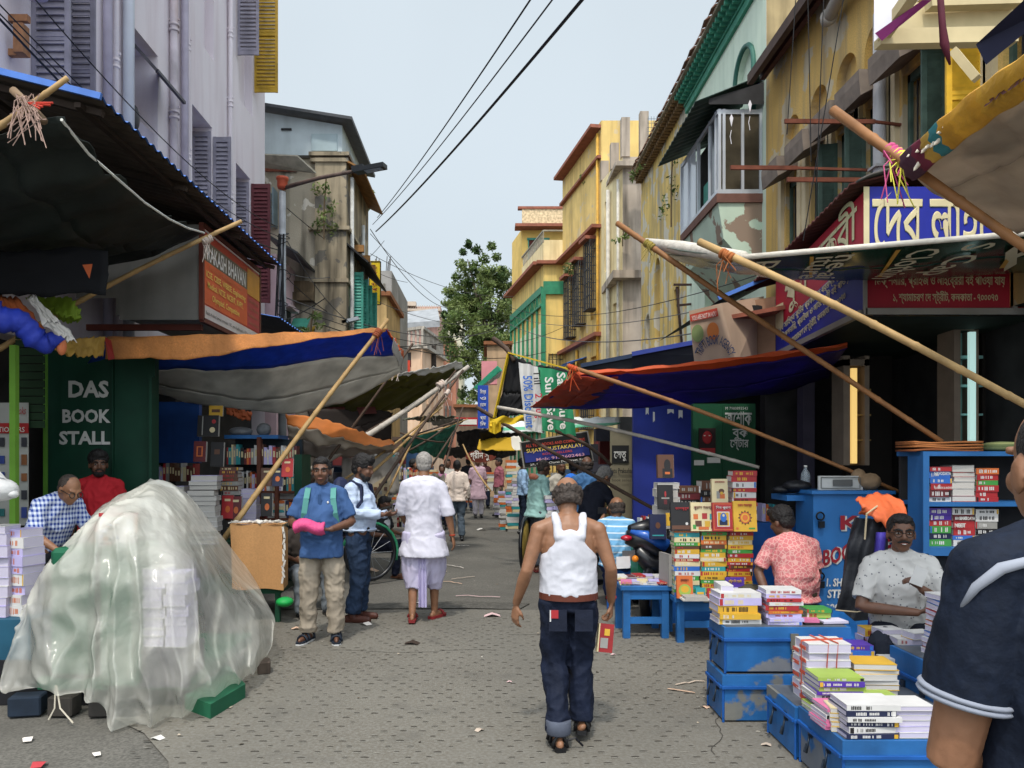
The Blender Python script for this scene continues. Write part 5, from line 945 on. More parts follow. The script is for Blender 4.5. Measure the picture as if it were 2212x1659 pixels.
# ---------------------------------------------------------------- books, trunks, stalls and goods
PAGE = [pattern('c6c2bc', '9b9692', 'stripe', 240, .8, .3), pattern('c2bcd0', '97929f', 'stripe', 240, .8, .3), pattern('cdc2a8', 'a3987e', 'stripe', 240, .8, .3)]
COLS = dict(white='c6c4c2', cream='cbbc94', yellow='c49a30', orange='bf6430', red='9f2a2e', maroon='5c1f24', green='3f8a3f', lime='8fa548', blue='2f62b0', navy='1d2340', purple='4a2f8f', pink='c46a90', black='1c1a1c', brown='5a3a2a', grey='8a8884', teal='2f8a8f', lilac='b0a8d0')
CM = lambda c: M(COLS[c], .45, .08, 9, spec=.4)
NB = [0]
def book(c, size, rz, col, label, group, face='spine', page=0, ink=None, parts=True, seed=0, tilt=None, nm='book'):
    """lying book, c = middle of its under side; size = (along the shown edge, depth, thickness); its shown edge looks toward -Y before turning"""
    L, D, T = size; R = Matrix.Rotation(rz, 3, 'Z'); c = Vector(c)
    if tilt is not None: R = tilt
    rd = random.Random(seed * 31 + NB[0]); NB[0] += 1
    P = lambda x, y, z: c + R @ Vector((x, y, z))
    k = MB().use(CM(col)); t = min(.004, T * .12)
    k.box(P(0, 0, t / 2), (L, D, t), rot=R); k.box(P(0, 0, T - t / 2), (L, D, t), rot=R)
    if face == 'spine':
        k.box(P(0, -D / 2 + t / 2, T / 2), (L, t, T - 2 * t), rot=R)
        y = -D / 2 - .0012; ic = ink or rd.choice(('white', 'yellow', 'cream', 'red'))
        if ic == col: ic = 'black'
        k.use(CM(ic)); x = -L * rd.uniform(.3, .42); n = rd.randint(2, 4)
        for i in range(n):
            wd = L * rd.uniform(.08, .24)
            if x + wd > L * .45: break
            h = T * rd.uniform(.2, .34); m_ = 7 if parts else 3
            for q in range(m_):      # letters as short strokes
                if rd.random() < .8: k.quad(P(x + wd * q / m_, y, T / 2 - h), P(x + wd * (q + .7) / m_, y, T / 2 - h), P(x + wd * (q + .7) / m_, y, T / 2 + h * rd.uniform(.5, 1)), P(x + wd * q / m_, y, T / 2 + h))
            x += wd + L * .05
        if rd.random() < .5:
            k.use(CM(rd.choice(('red', 'blue', 'yellow', 'white', 'black')))); e = L * .5 * rd.choice((-1, 1)); k.quad(*[P(e * f, y, z) for f, z in ((.97, .002), (.82, .002), (.82, T - .002), (.97, T - .002))][::(1 if e < 0 else -1)])
    else:
        k.box(P(0, D / 2 - t / 2, T / 2), (L, t, T - 2 * t), rot=R)
    if not parts:
        k.use(PAGE[page]); k.box(P(0, 0, T / 2), (L * .985, D * .97, T - 2 * t), rot=R)
    o = tag(k.build(nm), label, nm, group)
    if parts:
        p = MB().use(PAGE[page]); a = -.004 if face != 'spine' else 0; p.box(P(0, a + .003, T / 2), (L * .985, D * .97, T - 2 * t - .0005), rot=R); p.build('pages', None, o)
    return o
def stack(base, n, size, rz, cols, where, group, face='spine', page=0, ink=None, seed=0, parts=True, jit=.012, lean=0, kinds=None, nm='book'):
    rd = random.Random(seed); z = base[2]; tot = []
    for i in range(n):
        T = size[2] * rd.uniform(.75, 1.3); col = cols[i % len(cols)] if kinds else rd.choice(cols); tot.append((z, T, col)); z += T + .0006
    for i, (z0, T, col) in enumerate(tot):
        L, D = size[0] * rd.uniform(.94, 1.03), size[1] * rd.uniform(.95, 1.03); k = n - 1 - i
        lab = f'{col} book, {ordi(k)} down in {where}' if k else f'{col} book on top of {where}'
        book((base[0] + rd.uniform(-jit, jit) + lean * (z0 - base[2]), base[1] + rd.uniform(-jit, jit), z0), (L, D, T), rz + rd.uniform(-.06, .06), col, lab, group, face, page, ink, parts, seed, nm=nm)
    return z
def standing(c, w_, h, t, col, label, group='display books standing cover out', rz=0, lean=.12, art=None, title=None, tcol='white', ink=None):
    """book standing cover toward -Y; c = lower middle of its cover"""
    c = Vector(c); R = Matrix.Rotation(rz, 3, 'Z') @ Matrix.Rotation(-lean, 3, 'X')
    P = lambda x, y, z: c + R @ Vector((x, y, z))
    k = MB().use(CM(col)); k.box(P(0, .002, h / 2), (w_, .004, h), rot=R); k.box(P(0, t, h / 2), (w_, .004, h), rot=R); k.box(P(-w_ / 2 + .002, t / 2, h / 2), (.004, t, h), rot=R)
    o = tag(k.build('book'), label, 'book', group); p = MB().use(PAGE[0]); p.box(P(.004, t / 2, h / 2), (w_ * .97, t - .006, h * .98), rot=R); p.build('pages', None, o)
    if art:
        a = MB()
        for kind, cc, x, z, sx, sz in art:
            a.use(CM(cc) if cc in COLS else cc); x *= w_; z *= h; sx *= w_; sz *= h
            if kind == 'b': a.box(P(x, -.001 - .0003 * len(a.f) / 6, z), (sx, .002, sz), rot=R)
            elif kind == 'o': a.poly([P(x + sx / 2 * cos(-2 * pi * q / 20), -.003 - .0002 * len(a.f), z + sz / 2 * sin(-2 * pi * q / 20)) for q in range(20)][::-1])
            else: a.poly([P(x + sx / 2 * (1 - .28 * (q % 2)) * cos(-2 * pi * q / 24), -.003 - .0002 * len(a.f), z + sz / 2 * (1 - .28 * (q % 2)) * sin(-2 * pi * q / 24)) for q in range(24)][::-1])
        a.build('cover_art', None, o)
    if title:
        for (s_, x, z, wd, hh) in title: text(fix(s_), CM(tcol), P((x - wd / 2) * w_, -.006, z * h), R @ Vector((1, 0, 0)), R @ Vector((0, 0, 1)), wd * w_, hh * h, o, bold=.025)
    return o
TBL = M('245e98', .5, .2, 4, peel='6f6f6a', peel_at=.625, streak=.5, dirt='1f3f60', bump=.2); TBLW = M('245e98', .5, .2, 4, streak=.4, dirt='1f3f60', peel='74767a', peel_at=.56, bump=.2, metal=.1); TBLD = M('174f94', .55, .2, 5)
def trunk(lo, size, label, worn=False, front_lock=True, end_handles=1, rz=0):
    x, y, z = lo; sx, sy, sz = size; t = thing('steel_trunk', label, 'trunk', (x + sx / 2, y + sy / 2, z), 'blue steel trunks used as book counters'); lid = sz * .26
    k = MB().use(TBLW if worn else TBL).span((x, y, z + .012), (x + sx, y + sy, z + sz - lid)); k.use(TBLD)
    for xx in (x, x + sx): 
        for yy in (y, y + sy): k.span((xx - .008, yy - .008, z), (xx + .008, yy + .008, z + sz - lid - .004))
    k.build('body', None, t, bevel=.006)
    k = MB().use(TBL).span((x - .008, y - .008, z + sz - lid), (x + sx + .008, y + sy + .008, z + sz)); k.use(TBLD); zz = z + sz - lid
    k.bar((x - .014, y - .014, zz), (x + sx + .014, y - .014, zz), .014, .018); k.bar((x - .014, y, zz), (x - .014, y + sy, zz), .014, .018); k.use(M('5a6068', .5, .3, 8, metal=.3)); k.span((x + .01, y + .01, z + sz + .001), (x + sx - .01, y + sy - .01, z + sz + .003)); k.build('lid', None, t, bevel=.005)
    for j in range(2):
        k = MB().use(M('2b3440', .4, .2, 5, metal=.4)); yy = y + sy * (.3 if j == 0 else .72); zz = z + sz * .5
        k.tube([(x - .012, yy, zz + .05), (x - .03, yy - .03, zz + .02), (x - .035, yy - .02, zz - .04), (x - .03, yy + .02, zz - .05), (x - .014, yy + .03, zz - .01)], .006, 6); k.box((x - .006, yy, zz + .06), (.012, .04, .05)); k.build('handle', None, t)
    if front_lock:
        k = MB().use(M('6f6c62', .5, .25, 8, metal=.4)); xx = x + sx * .55; k.box((xx, y - .016, z + sz - lid - .01), (.05, .012, .1)); k.build('hasp', None, t)
        k = MB().use(M('7d7868', .45, .25, 9, metal=.5)); k.box((xx, y - .028, z + sz - lid - .115), (.05, .022, .045)); k.tube([(xx - .017, y - .028, z + sz - lid - .1), (xx - .017, y - .028, z + sz - lid - .065), (xx + .017, y - .028, z + sz - lid - .065), (xx + .017, y - .028, z + sz - lid - .1)], .005, 6); k.build('padlock', None, t)
    return t
g1 = 'books piled on the blue steel trunks'
trunk((1.515, 4.94, 0), (.83, .34, .31), 'lower blue steel trunk of the two stacked by the road', False); trunk((1.53, 4.95, .312), (.80, .32, .30), 'upper scraped grey and blue steel trunk with padlock by the road', True)
trunk((1.735, 4.33, 0), (.85, .42, .3), 'blue steel trunk behind the frontmost one with tied books on its lid', front_lock=False); trunk((1.75, 3.78, 0), (.95, .52, .315), 'frontmost blue steel trunk carrying navy and pink books', True, front_lock=False)
trunk((2.55, 4.35, 0), (.6, .5, .52), 'tall blue trunk in front of the smiling bookseller holding wrapped magazines', front_lock=False)
zt = .617
stack((X_(1590, 5.08), 5.1, zt), 5, (.275, .19, .042), 0, ['white', 'lilac', 'white', 'yellow', 'green'], 'the thick textbook pile', g1, page=1, seed=1)
stack((X_(1562, 5.22), 5.2, zt), 6, (.2, .08, .036), radians(88), ['white'], 'the narrow end pile', g1, 'pages', page=1, seed=2)
stack((X_(1687, 5.05), 5.08, zt), 9, (.225, .18, .026), 0, ['orange', 'white', 'blue', 'red', 'lilac'], 'the striped pile on the upper trunk', g1, 'spine', page=1, seed=3)
stack((X_(1752, 5.2), 5.15, zt), 3, (.16, .14, .03), 0, ['green', 'lime', 'teal'], 'the low green trunk pile', g1, page=0, seed=4)
k = MB().use(PAGE[1]); k.box((X_(1800, 5.05), 5.08, zt + .01), (.17, .12, .016), rz=.1); k.use(CM('navy')).box((X_(1800, 5.05), 5.08, zt + .001), (.18, .13, .004), rz=.1); tag(k.build('notepad'), 'white notepad lying on the upper trunk beside the low green pile', 'notepad')
k = MB().use(CM('pink')); k.box((X_(1757, 5.0), 5.05, zt + .022), (.1, .08, .02), rz=-.2); k.use(CM('black')).box((X_(1757, 5.0), 5.05, zt + .006), (.12, .1, .012), rz=.1); tag(k.build('bill_book'), 'small pink bill book on a black folder on the upper trunk', 'notebook')
# on the front trunks
z1 = .303
zb_ = stack((X_(1772, 4.5), 4.5, z1), 7, (.25, .19, .05), .03, ['white'], 'the white bundle tied with red tape', g1, 'pages', page=1, seed=11)
k = MB().use(M('b5503a', .6, .15, 8)); cx_ = X_(1772, 4.5)
for dx in (-.02, .035): k.bar((cx_ + dx, 4.395, z1), (cx_ + dx + .02, 4.395, zb_ + .003), .002, .012, up=(0, 1, 0)); k.bar((cx_ + dx + .02, 4.395, zb_ + .004), (cx_ + dx, 4.6, zb_ + .004), .012, .002)
k.bar((cx_ - .132, 4.45, z1), (cx_ - .132, 4.45, zb_), .012, .002, up=(1, 0, 0)); k.bar((cx_ - .13, 4.46, zb_ + .004), (cx_ + .13, 4.5, zb_ + .004), .002, .012)
for q in range(9): k.box((cx_ - .128, 4.44 + .1 * (q % 2), z1 + .02 + q * .036), (.004, .08, .02))
tag(k.build('tape'), 'red tape tied round the white book bundle on the trunk', 'tape')
stack((X_(1790, 4.25), 4.2, .317), 9, (.25, .19, .022), .02, ['purple', 'lime', 'purple', 'purple', 'white'], 'the purple spined pile', g1, seed=12, ink='white')
stack((X_(1885, 4.45), 4.5, z1), 7, (.25, .19, .03), -.05, ['white', 'cream', 'yellow'], 'the cream paged pile by the tied bundle', g1, 'pages', page=0, seed=13)
stack((X_(1850, 4.75), 4.85, z1 - .0), 7, (.26, .16, .035), 0, ['blue', 'yellow', 'purple', 'lilac'], 'the pile behind the tied bundle', g1, page=1, seed=14)
stack((X_(1890, 4.15), 4.16, .317), 4, (.26, .19, .026), .03, ['orange', 'lime', 'yellow', 'cream'], 'the orange pile beside the purple pile', g1, 'pages', page=2, seed=15)
stack((X_(1822, 3.98), 4.0, .317), 6, (.24, .18, .018), .05, ['pink', 'pink', 'white'], 'the pink pile on the frontmost trunk', g1, page=1, seed=16)
stack((X_(1917, 3.98), 4.02, .317), 4, (.23, .18, .024), 0, ['green', 'grey', 'white', 'yellow'], 'the grey paged pile beside the pink pile', g1, 'pages', page=1, seed=17)
stack((X_(1873, 3.85), 3.89, .317), 6, (.265, .2, .028), .0, ['navy', 'white'], 'the navy and white front pile', g1, page=1, seed=18, kinds=1, ink='white')
stack((X_(1970, 3.85), 3.9, .317), 6, (.2, .18, .026), 0, ['white', 'cream', 'white', 'lilac'], 'the white pile next to the navy pile', g1, 'pages', page=1, seed=19)
stack((X_(1838, 3.82), 3.96, .317), 5, (.14, .1, .02), radians(80), ['yellow', 'white', 'cream'], 'the slim yellow pile behind the navy pile', g1, page=0, seed=20)
for i, (px, py0, n, d) in enumerate(((1880, 1475, 5, 5.3), (1915, 1470, 6, 5.15), (1955, 1475, 6, 5.0), (1985, 1480, 6, 4.95), (1930, 1490, 3, 4.85))):
    stack((X_(px, d), d, .30), n, (.15, .12, .042), .1 * (i % 2), ['white', 'lilac', 'white', 'yellow'], f'the {("first", "second", "third", "fourth", "lowest")[i]} plastic wrapped pile by the bookseller', g1, 'pages' if i % 2 else 'spine', page=1, seed=30 + i, parts=False)
k = MB().use(M('2a5f9a', .6, .15, 4)); k.span((1.95, 4.8, 0), (2.9, 5.6, .298)); tag(k.build('low_platform'), 'low blue platform under the plastic wrapped piles', 'platform')
for i, (x0, n, w_) in enumerate(((X_(2040, 4.55), 22, .13), (X_(2085, 4.62), 20, .12))):
    rd = random.Random(90 + i); 
    for q in range(n // 2):
        col = ('white', 'red', 'white', 'blue', 'white', 'orange')[q % 6]
        book((x0 + .0035 * q + rd.uniform(-.01, .01), 4.58 + .06 * i, .525 + q * .0335), (w_ * rd.uniform(.9, 1.05), .2, .03), rd.uniform(-.12, .12), col, f'{ordi(n // 2 - 1 - q)} magazine of the {("outer", "inner")[i]} wrapped pile on the tall blue trunk', 'wrapped magazines on the tall trunk', parts=False, seed=q, page=1, nm='magazine')
k = MB().use(M('2470b8', .5, .15, 4)); k.add([W(1790, 1345, 5.6), W(1850, 1345, 5.6), W(1850, 1385, 5.3), W(1790, 1385, 5.3), W(1800, 1318, 5.7), W(1822, 1322, 5.7)], ((0, 1, 2, 3), (0, 3, 4), (3, 2, 5, 4), (1, 0, 4, 5))); tag(k.build('blue_plastic_sheet'), 'crumpled blue plastic sheet beside the upper trunk', 'plastic sheet')

# --- display stall
def bench(x0, x1, y0, y1, zt_, label, cat='bench', m=TBL):
    t = thing('wooden_bench', label, cat, ((x0 + x1) / 2, (y0 + y1) / 2, 0)); k = MB().use(m).span((x0, y0, zt_ - .045), (x1, y1, zt_)); k.build('top', None, t, bevel=.005)
    for xx in (x0 + .06, x1 - .06):
        for yy in (y0 + .05, y1 - .05): MB().use(m).span((xx - .033, yy - .03, 0), (xx + .033, yy + .03, zt_ - .046)).build('leg', None, t)
    k = MB().use(m); k.span((x0 + .093, y0 + .03, .14), (x1 - .093, y0 + .06, .2)); k.span((x0 + .093, y0 + .03, zt_ - .13), (x1 - .093, y0 + .05, zt_ - .047)); k.build('stretcher', None, t)
    return t
bench(X_(1338, 7.3), X_(1448, 7.3), 7.22, 7.75, .5, 'blue wooden bench covered with flat magazines beside the book columns'); bench(X_(1452, 7.15), X_(1645, 7.15), 7.05, 7.6, .42, 'blue wooden table carrying the tall colourful book columns', 'table')
bench(X_(1690, 6.9), X_(1770, 6.9), 6.5, 6.9, .42, 'small blue stool under the man in the pink shirt', 'stool')
GC = 'paperbacks in the three colourful columns'; colour = ['yellow', 'orange', 'cream', 'red', 'green', 'yellow', 'lime', 'white', 'blue', 'brown', 'teal', 'yellow']
for i, px in enumerate((1482, 1540, 1597)): zc = stack((X_(px, 7.15), 7.2, .421), 16, (.235, .16, .036), 0, colour, f'the {("road side", "middle", "wall side")[i]} colourful paperback column', GC, seed=40 + i, parts=False, jit=.006, page=2)
zc = 1.03
yv = CM('yellow')
standing((X_(1473, 7.12), 7.1, zc), .21, .265, .03, 'black', 'black novel with red title and a white bird at the end of the cover row', art=[('b', 'brown', 0, .12, .9, .14), ('o', 'white', .2, .25, .12, .1)], title=[('কালপুরুষ', 0, .74, .62, .09)], tcol='red')
standing((X_(1519, 7.1), 7.08, zc), .235, .265, .03, 'cream', 'cream mythology book with small coloured figures in the cover row', art=[('b', 'orange', -.3, .5, .18, .18), ('b', 'red', .05, .52, .2, .2), ('b', 'teal', .32, .5, .14, .2), ('b', 'brown', -.2, .26, .25, .2), ('b', 'yellow', .15, .25, .2, .2), ('b', 'maroon', .36, .2, .14, .22), ('b', 'green', -.36, .15, .12, .14), ('b', 'orange', 0, .1, .4, .1)], title=[('পুরাণ সমগ্র', 0, .78, .75, .09)], tcol='maroon')
standing((X_(1562, 7.08), 7.06, zc), .205, .265, .03, 'red', 'red book with a blue figure in a framed panel in the cover row', art=[('b', 'orange', 0, .5, .88, .92), ('b', 'red', 0, .5, .82, .87), ('b', 'white', 0, .42, .56, .52), ('b', 'yellow', 0, .42, .5, .46), ('o', 'blue', 0, .48, .28, .32), ('b', 'navy', 0, .3, .36, .18), ('o', 'cream', 0, .55, .1, .1)], title=[('শিব পুরাণ', 0, .78, .66, .08)])
standing((X_(1609, 7.06), 7.04, zc), .215, .28, .03, 'yellow', 'yellow book with a brown lotus emblem in the cover row', art=[('s', 'brown', 0, .45, .62, .5), ('o', 'orange', 0, .45, .44, .36), ('o', 'yellow', 0, .45, .34, .28), ('o', 'orange', 0, .45, .24, .2), ('b', 'green', .28, .1, .26, .05), ('b', 'orange', -.34, .1, .1, .07)], title=[('বেদ সমগ্র', 0, .82, .6, .09)], tcol='red')
standing((X_(1557, 7.3), 7.32, zc + .24), .155, .235, .03, 'cream', 'cream book with tan figure drawing standing above the cover row', art=[('b', 'orange', .05, .3, .5, .2), ('o', 'brown', .1, .5, .35, .2), ('b', 'grey', -.1, .35, .2, .3), ('o', 'yellow', .1, .42, .2, .12)], title=[('রসগোলাপ', 0, .84, .6, .07)], tcol='red')
stack((X_(1604, 7.4), 7.42, zc + .0), 12, (.235, .16, .044), 0, ['white', 'red', 'maroon', 'yellow', 'purple', 'white', 'red', 'orange', 'navy'], 'the tall red back column', 'paperbacks in the tall back column', seed=50, parts=False, jit=.006)
standing((X_(1481, 7.0), 7.02, .422), .15, .205, .02, 'orange', 'tan orange storybook standing at the foot of the colourful columns', art=[('o', 'lime', 0, .35, .75, .55), ('o', 'yellow', 0, .4, .5, .3), ('b', 'white', 0, .35, .2, .25), ('b', 'teal', .15, .3, .1, .2)], title=[('রামায়ণ', 0, .76, .5, .1)], tcol='maroon')
standing((X_(1515, 6.98), 7.0, .422), .085, .1, .015, 'teal', 'small sky blue booklet beside the tan orange storybook', art=[('b', 'yellow', 0, .5, .7, .2), ('b', 'orange', 0, .25, .5, .1)]); standing((X_(1540, 6.96), 6.98, .422), .09, .1, .015, 'red', 'small red booklet beside the sky blue booklet', art=[('b', 'yellow', 0, .6, .6, .2), ('b', 'white', 0, .3, .4, .1)])
standing((X_(1590, 6.95), 6.97, .46), .17, .16, .02, 'purple', 'dark purple book with a violet disc at the foot of the wall side column', art=[('o', 'lilac', .05, .2, .55, .5), ('b', 'navy', .1, .2, .2, .2)], title=[('বাঁটুল দি গ্রেট', 0, .72, .7, .13)], tcol='yellow')
k = MB().use(PAGE[0]);
for q in range(5): k.box((X_(1500, 6.95) + .004 * (q % 2), 6.98, .424 + .008 * q - .0), (.24 if q < 2 else .2, .2, .006))
tag(k.build('paper_pad'), 'thin white booklets spread at the table edge under the storybook', 'paper')
gd = 'dark hardbacks at the back of the display stall'
for i, (px, n, cols, fc) in enumerate(((1441, 7, ['white', 'grey'], 'pages'), (1487, 7, ['brown', 'maroon', 'grey', 'black'], 'spine'), (1537, 7, ['maroon', 'brown', 'black', 'brown'], 'spine'))): stack((X_(px, 8.0), 8.05, .9), n, (.235, .18, .075), 0, cols, f'the {("pale", "brown", "maroon")[i]} hardback back column', gd, fc, seed=60 + i, parts=False, ink='grey')
k = MB().use(TBLD).span((X_(1415, 8.0), 7.9, 0), (X_(1575, 8.0), 8.3, .895)); tag(k.build('back_counter'), 'shaded blue counter holding the dark hardback columns', 'counter')
standing((X_(1437, 7.95), 7.92, 1.5), .17, .24, .05, 'brown', 'brown novel with a dark portrait standing on the pale hardback column', art=[('o', 'black', .1, .55, .4, .5), ('b', 'black', .1, .2, .6, .4), ('b', 'orange', .1, .2, .3, .1)]); standing((X_(1441, 7.8), 7.86, 1.18), .16, .25, .02, 'black', 'black book with a small red flame before the pale hardback column', art=[('o', 'red', 0, .62, .12, .25), ('b', 'grey', 0, .45, .5, .06), ('b', 'maroon', 0, .3, .2, .2)])
standing((X_(1422, 7.7), 7.7, .89), .165, .25, .03, 'navy', 'dark blue book with a tan face disc near the green box', art=[('o', 'brown', 0, .55, .3, .26), ('b', 'teal', 0, .15, .7, .05)]); standing((X_(1458, 7.72), 7.74, 1.02), .17, .13, .02, 'yellow', 'small yellow landscape book behind the black novel', art=[('b', 'black', 0, .55, .6, .3), ('b', 'red', 0, .15, .4, .1)])
for q, (c, h) in enumerate((('white', .2), ('red', .22), ('white', .21), ('orange', .23))): standing((X_(1385 + q * 8, 8.4), 8.4, .85), .025, h, .15, c, f'thin {c} book upright, {("outermost", "second", "third", "innermost")[q]} of the row on the green box', 'upright thin books on the green box', lean=.05)
k = MB().use(M('1f7d54', .5, .12, 4)).span((X_(1372, 8.1), 7.95, .25), (X_(1445, 8.1), 8.35, .84)); o = tag(k.build('green_counter_box'), 'green counter box with white Bengali lettering behind the motorcycle', 'box'); text(fix('অশোক'), LET, W(1382, 1146, 8.29), UX, Z, .25, .1, o, bold=.03); k = MB().use(LET).span(W(1398, 1158, 7.945), W(1428, 1155, 7.95)); k.build('painted_line', None, o)
rd = random.Random(77)
for i in range(5):
    for j in range(2):
        x = X_(1350 + i * 21, 7.3) + rd.uniform(-.01, .01); stack((x, 7.33 + j * .24 + rd.uniform(0, .03), .502 + .0), 2 + j, (.1, .17, .016), rd.uniform(-.25, .25), ['white', 'red', 'lilac', 'pink', 'cream', 'maroon'], f'the {("outermost", "second", "middle", "fourth", "innermost")[i]} {("front", "rear")[j]} magazine heap on the blue bench', 'magazines on the blue bench', 'pages' if i % 2 else 'spine', seed=80 + i * 2 + j, parts=False, nm='magazine')
for q in range(4): standing((X_(1440 + 5 * q, 7.35), 7.2 + .02 * q, .5), .03, .3 - .02 * q, .22, ('grey', 'white', 'grey', 'lilac')[q], f'{("first", "second", "third", "fourth")[q]} grey album standing on edge beside the road side column', 'albums on edge', lean=.04 * q, rz=.2)
# motorcycle
mc = thing('motorcycle', 'black and blue motorcycle with red tail lamp parked behind the magazine bench', 'motorcycle', W(1395, 1250, 7.95)); d = 7.9; BK = M('15161a', .3, .2, 5, spec=.5)
k = MB().use(BK); k.tube([W(1352, 1160, d), W(1385, 1165, d), W(1420, 1180, d + .05), W(1470, 1195, d + .1)], [.07, .12, .15, .16], 12); k.tube([W(1375, 1185, d - .05), W(1400, 1215, d), W(1450, 1230, d)], [.06, .1, .13], 10); k.build('tail_body', None, mc)
k = MB().use(M('2456a8', .25, .1, 5, spec=.6)); k.tube([W(1362, 1148, d - .06), W(1395, 1156, d - .1), W(1440, 1178, d - .08)], [.02, .05, .07], 10); k.build('side_panel', None, mc)
MB().use(BK).tube([W(1360, 1142, d), W(1400, 1140, d + .1), W(1450, 1152, d + .2)], [.04, .1, .12], 10).build('seat', None, mc); MB().use(M('a8182a', .2, .1, 5, spec=.6)).ball(W(1353, 1162, d - .1), (.06, .05, .03)).build('tail_lamp', None, mc); MB().use(M('d07a1a', .3, .1, 5)).ball(W(1372, 1207, d - .15), (.035, .04, .035)).build('indicator', None, mc)
wc = W(1405, 1240, d); wc.z = .3; k = MB().use(BK)
def ring(mb, c, R, r, n=28, ax=(1, 0, 0)):
    a = Vector(ax).normalized(); b = a.cross(Vector((0, 0, 1))).normalized(); e = a.cross(b); pts = [Vector(c) + (b * cos(2 * pi * i / n) + e * sin(2 * pi * i / n)) * R for i in range(n + 1)]; mb.tube(pts, r, 8, cap=False)
ring(k, wc, .25, .055, ax=(.9, -.45, 0)); k.build('tyre', None, mc); k = MB().use(M('8a8d90', .3, .1, 5, metal=.7)); ring(k, wc, .19, .012, ax=(.9, -.45, 0)); k.box(W(1358, 1200, d - .12), (.14, .01, .1), rz=.3); k.build('rim', None, mc)
MB().use(M('d8d8d8', .5, .1, 5)).box(W(1346, 1215, d - .15), (.16, .012, .12), rz=.4).build('number_plate', None, mc)
# cycles
cy = thing('bicycle', 'black bicycle wheel with green mudguard behind the light blue shirt man', 'bicycle', W(812, 1190, 10.6)); k = MB().use(BK); c = W(800, 1180, 10.4); c.z = .42; ring(k, c, .36, .03, ax=(.55, -.83, 0)); k.build('tyre', None, cy); k = MB().use(M('2f7d5a', .5, .1, 4)); a = Vector((.83, .55, 0)); k.tube([c + (a * cos(t_) + Vector((0, 0, 1)) * sin(t_)) * .41 for t_ in [pi * i / 10 - .3 for i in range(11)]], .02, 6); k.build('mudguard', None, cy); k = MB().use(M('9a9ca0', .3, .1, 5, metal=.6))
for i in range(14): k.tube([c, c + (a * cos(i * pi / 7) + Vector((0, 0, 1)) * sin(i * pi / 7)) * .34], .003, 4, cap=False)
k.build('spokes', None, cy); k = MB().use(BK); k.tube([c, c + Vector((-.3, .1, .45)), c + Vector((-.3, .1, .6))], .02, 6); k.build('frame', None, cy)
rk = thing('cycle_rickshaw', 'rickshaw wheel with brown covered spokes peeking behind the bald man', 'rickshaw', W(1128, 1185, 11.5)); c = W(1136, 1180, 11.4); c.z = .42; k = MB().use(BK); ring(k, c, .4, .028, ax=(.97, -.25, 0)); k.build('tyre', None, rk); k = MB().use(M('8f7a3a', .7, .2, 6)); k.lathe([(.36, -.01), (.36, .01)], c, 24, R=Vector((.97, -.25, 0)).to_track_quat('Z', 'Y').to_matrix()); k.build('spoke_cover', None, rk)

# --- blue cabinets and the smaller things near the smiling bookseller
kb = thing('blue_cabinet', 'blue painted cabinet door with red and white hand lettering behind the black bundle', 'cabinet', W(1840, 1380, 7.0)); CB = M('2a68a6', .5, .1, 3, streak=.15, peel='27405c', peel_at=.66)
k = MB().use(CB).span((X_(1757, 7.0), 7.0, .05), (X_(1927, 7.0), 7.4, Z_(1065, 7))); k.build('door', None, kb); k = MB().use(CB); k.span((X_(1700, 7.2), 7.2, Z_(1082, 7.2)), (X_(1757, 7.2), 7.6, Z_(1070, 7.2))); k.span((X_(1750, 7), 6.96, Z_(1067, 7)), (X_(1930, 7), 7.45, Z_(1060, 7))); k.build('shelf', None, kb); k = MB().use(TBLD).span((X_(1620, 7.5), 7.5, 0), (X_(1757, 7.5), 7.7, Z_(1130, 7.5))); k.build('back_panel', None, kb)
RL = M('8f1f2c', .5, .1, 5)
for b, m, px, py, w_, h, s in (('K', RL, 1815, 1143, 44, 30, 0), ('BOOK AGENCY', RL, 1778, 1222, 210, 34, 0), ('1. SHYAMA CHARAN DEY', LET, 1785, 1266, 190, 17, .1), ('STREET KOL', LET, 1787, 1291, 110, 18, .1), ('9804895231', LET, 1782, 1322, 100, 18, .1)):
    bl = None
    if b[0] == 'B': bl = lambda p: Vector((p.x, 6.985, p.z + (p.x - X_(1778, 7)) * .28))
    if m is RL: text(b, LET, W(px + 2, py + 2, 6.993), UX, Z, w_ * 7 / F * 1.02, h * 7 / F, kb, bold=.06, bend=(lambda p: Vector((p.x, 6.99, p.z + (p.x - X_(1778, 7)) * .28))) if bl else None)
    text(b, m, W(px, py, 6.987), UX, Z, w_ * 7 / F, h * 7 / F, kb, bold=.03, shear=s, bend=bl)
for py in (1115, 1245):
    k = MB().use(M('20242a', .35, .2, 5, metal=.6)); c = W(1772, py, 6.97); ring(k, c, .035, .008, 14, ax=(0, 1, 0)); k.box(c + Vector((.01, 0, -.075)), (.05, .03, .06)); k.build('padlock', None, kb)
cbn = thing('blue_book_cabinet', 'open blue cabinet with two shelves of stacked exam books', 'cabinet', W(2080, 1200, 6.4)); dd = 6.4; CB2 = M('2a629c', .5, .12, 4, streak=.2)
k = MB().use(CB2); k.span((X_(1990, dd), dd - .03, Z_(1195, dd)), (X_(2003, dd), dd, Z_(975, dd))); k.build('door', None, cbn)
k = MB().use(CB2); k.span((X_(1992, dd), dd, Z_(1200, dd)), (X_(2003, dd), dd + .22, Z_(975, dd))); k.span((X_(1992, dd), dd, Z_(985, dd)), (X_(2330, dd), dd + .4, Z_(975, dd))); k.use(DARK).span((X_(2000, dd), dd + .38, Z_(1200, dd)), (X_(2330, dd), dd + .42, Z_(975, dd))); k.build('case', None, cbn)
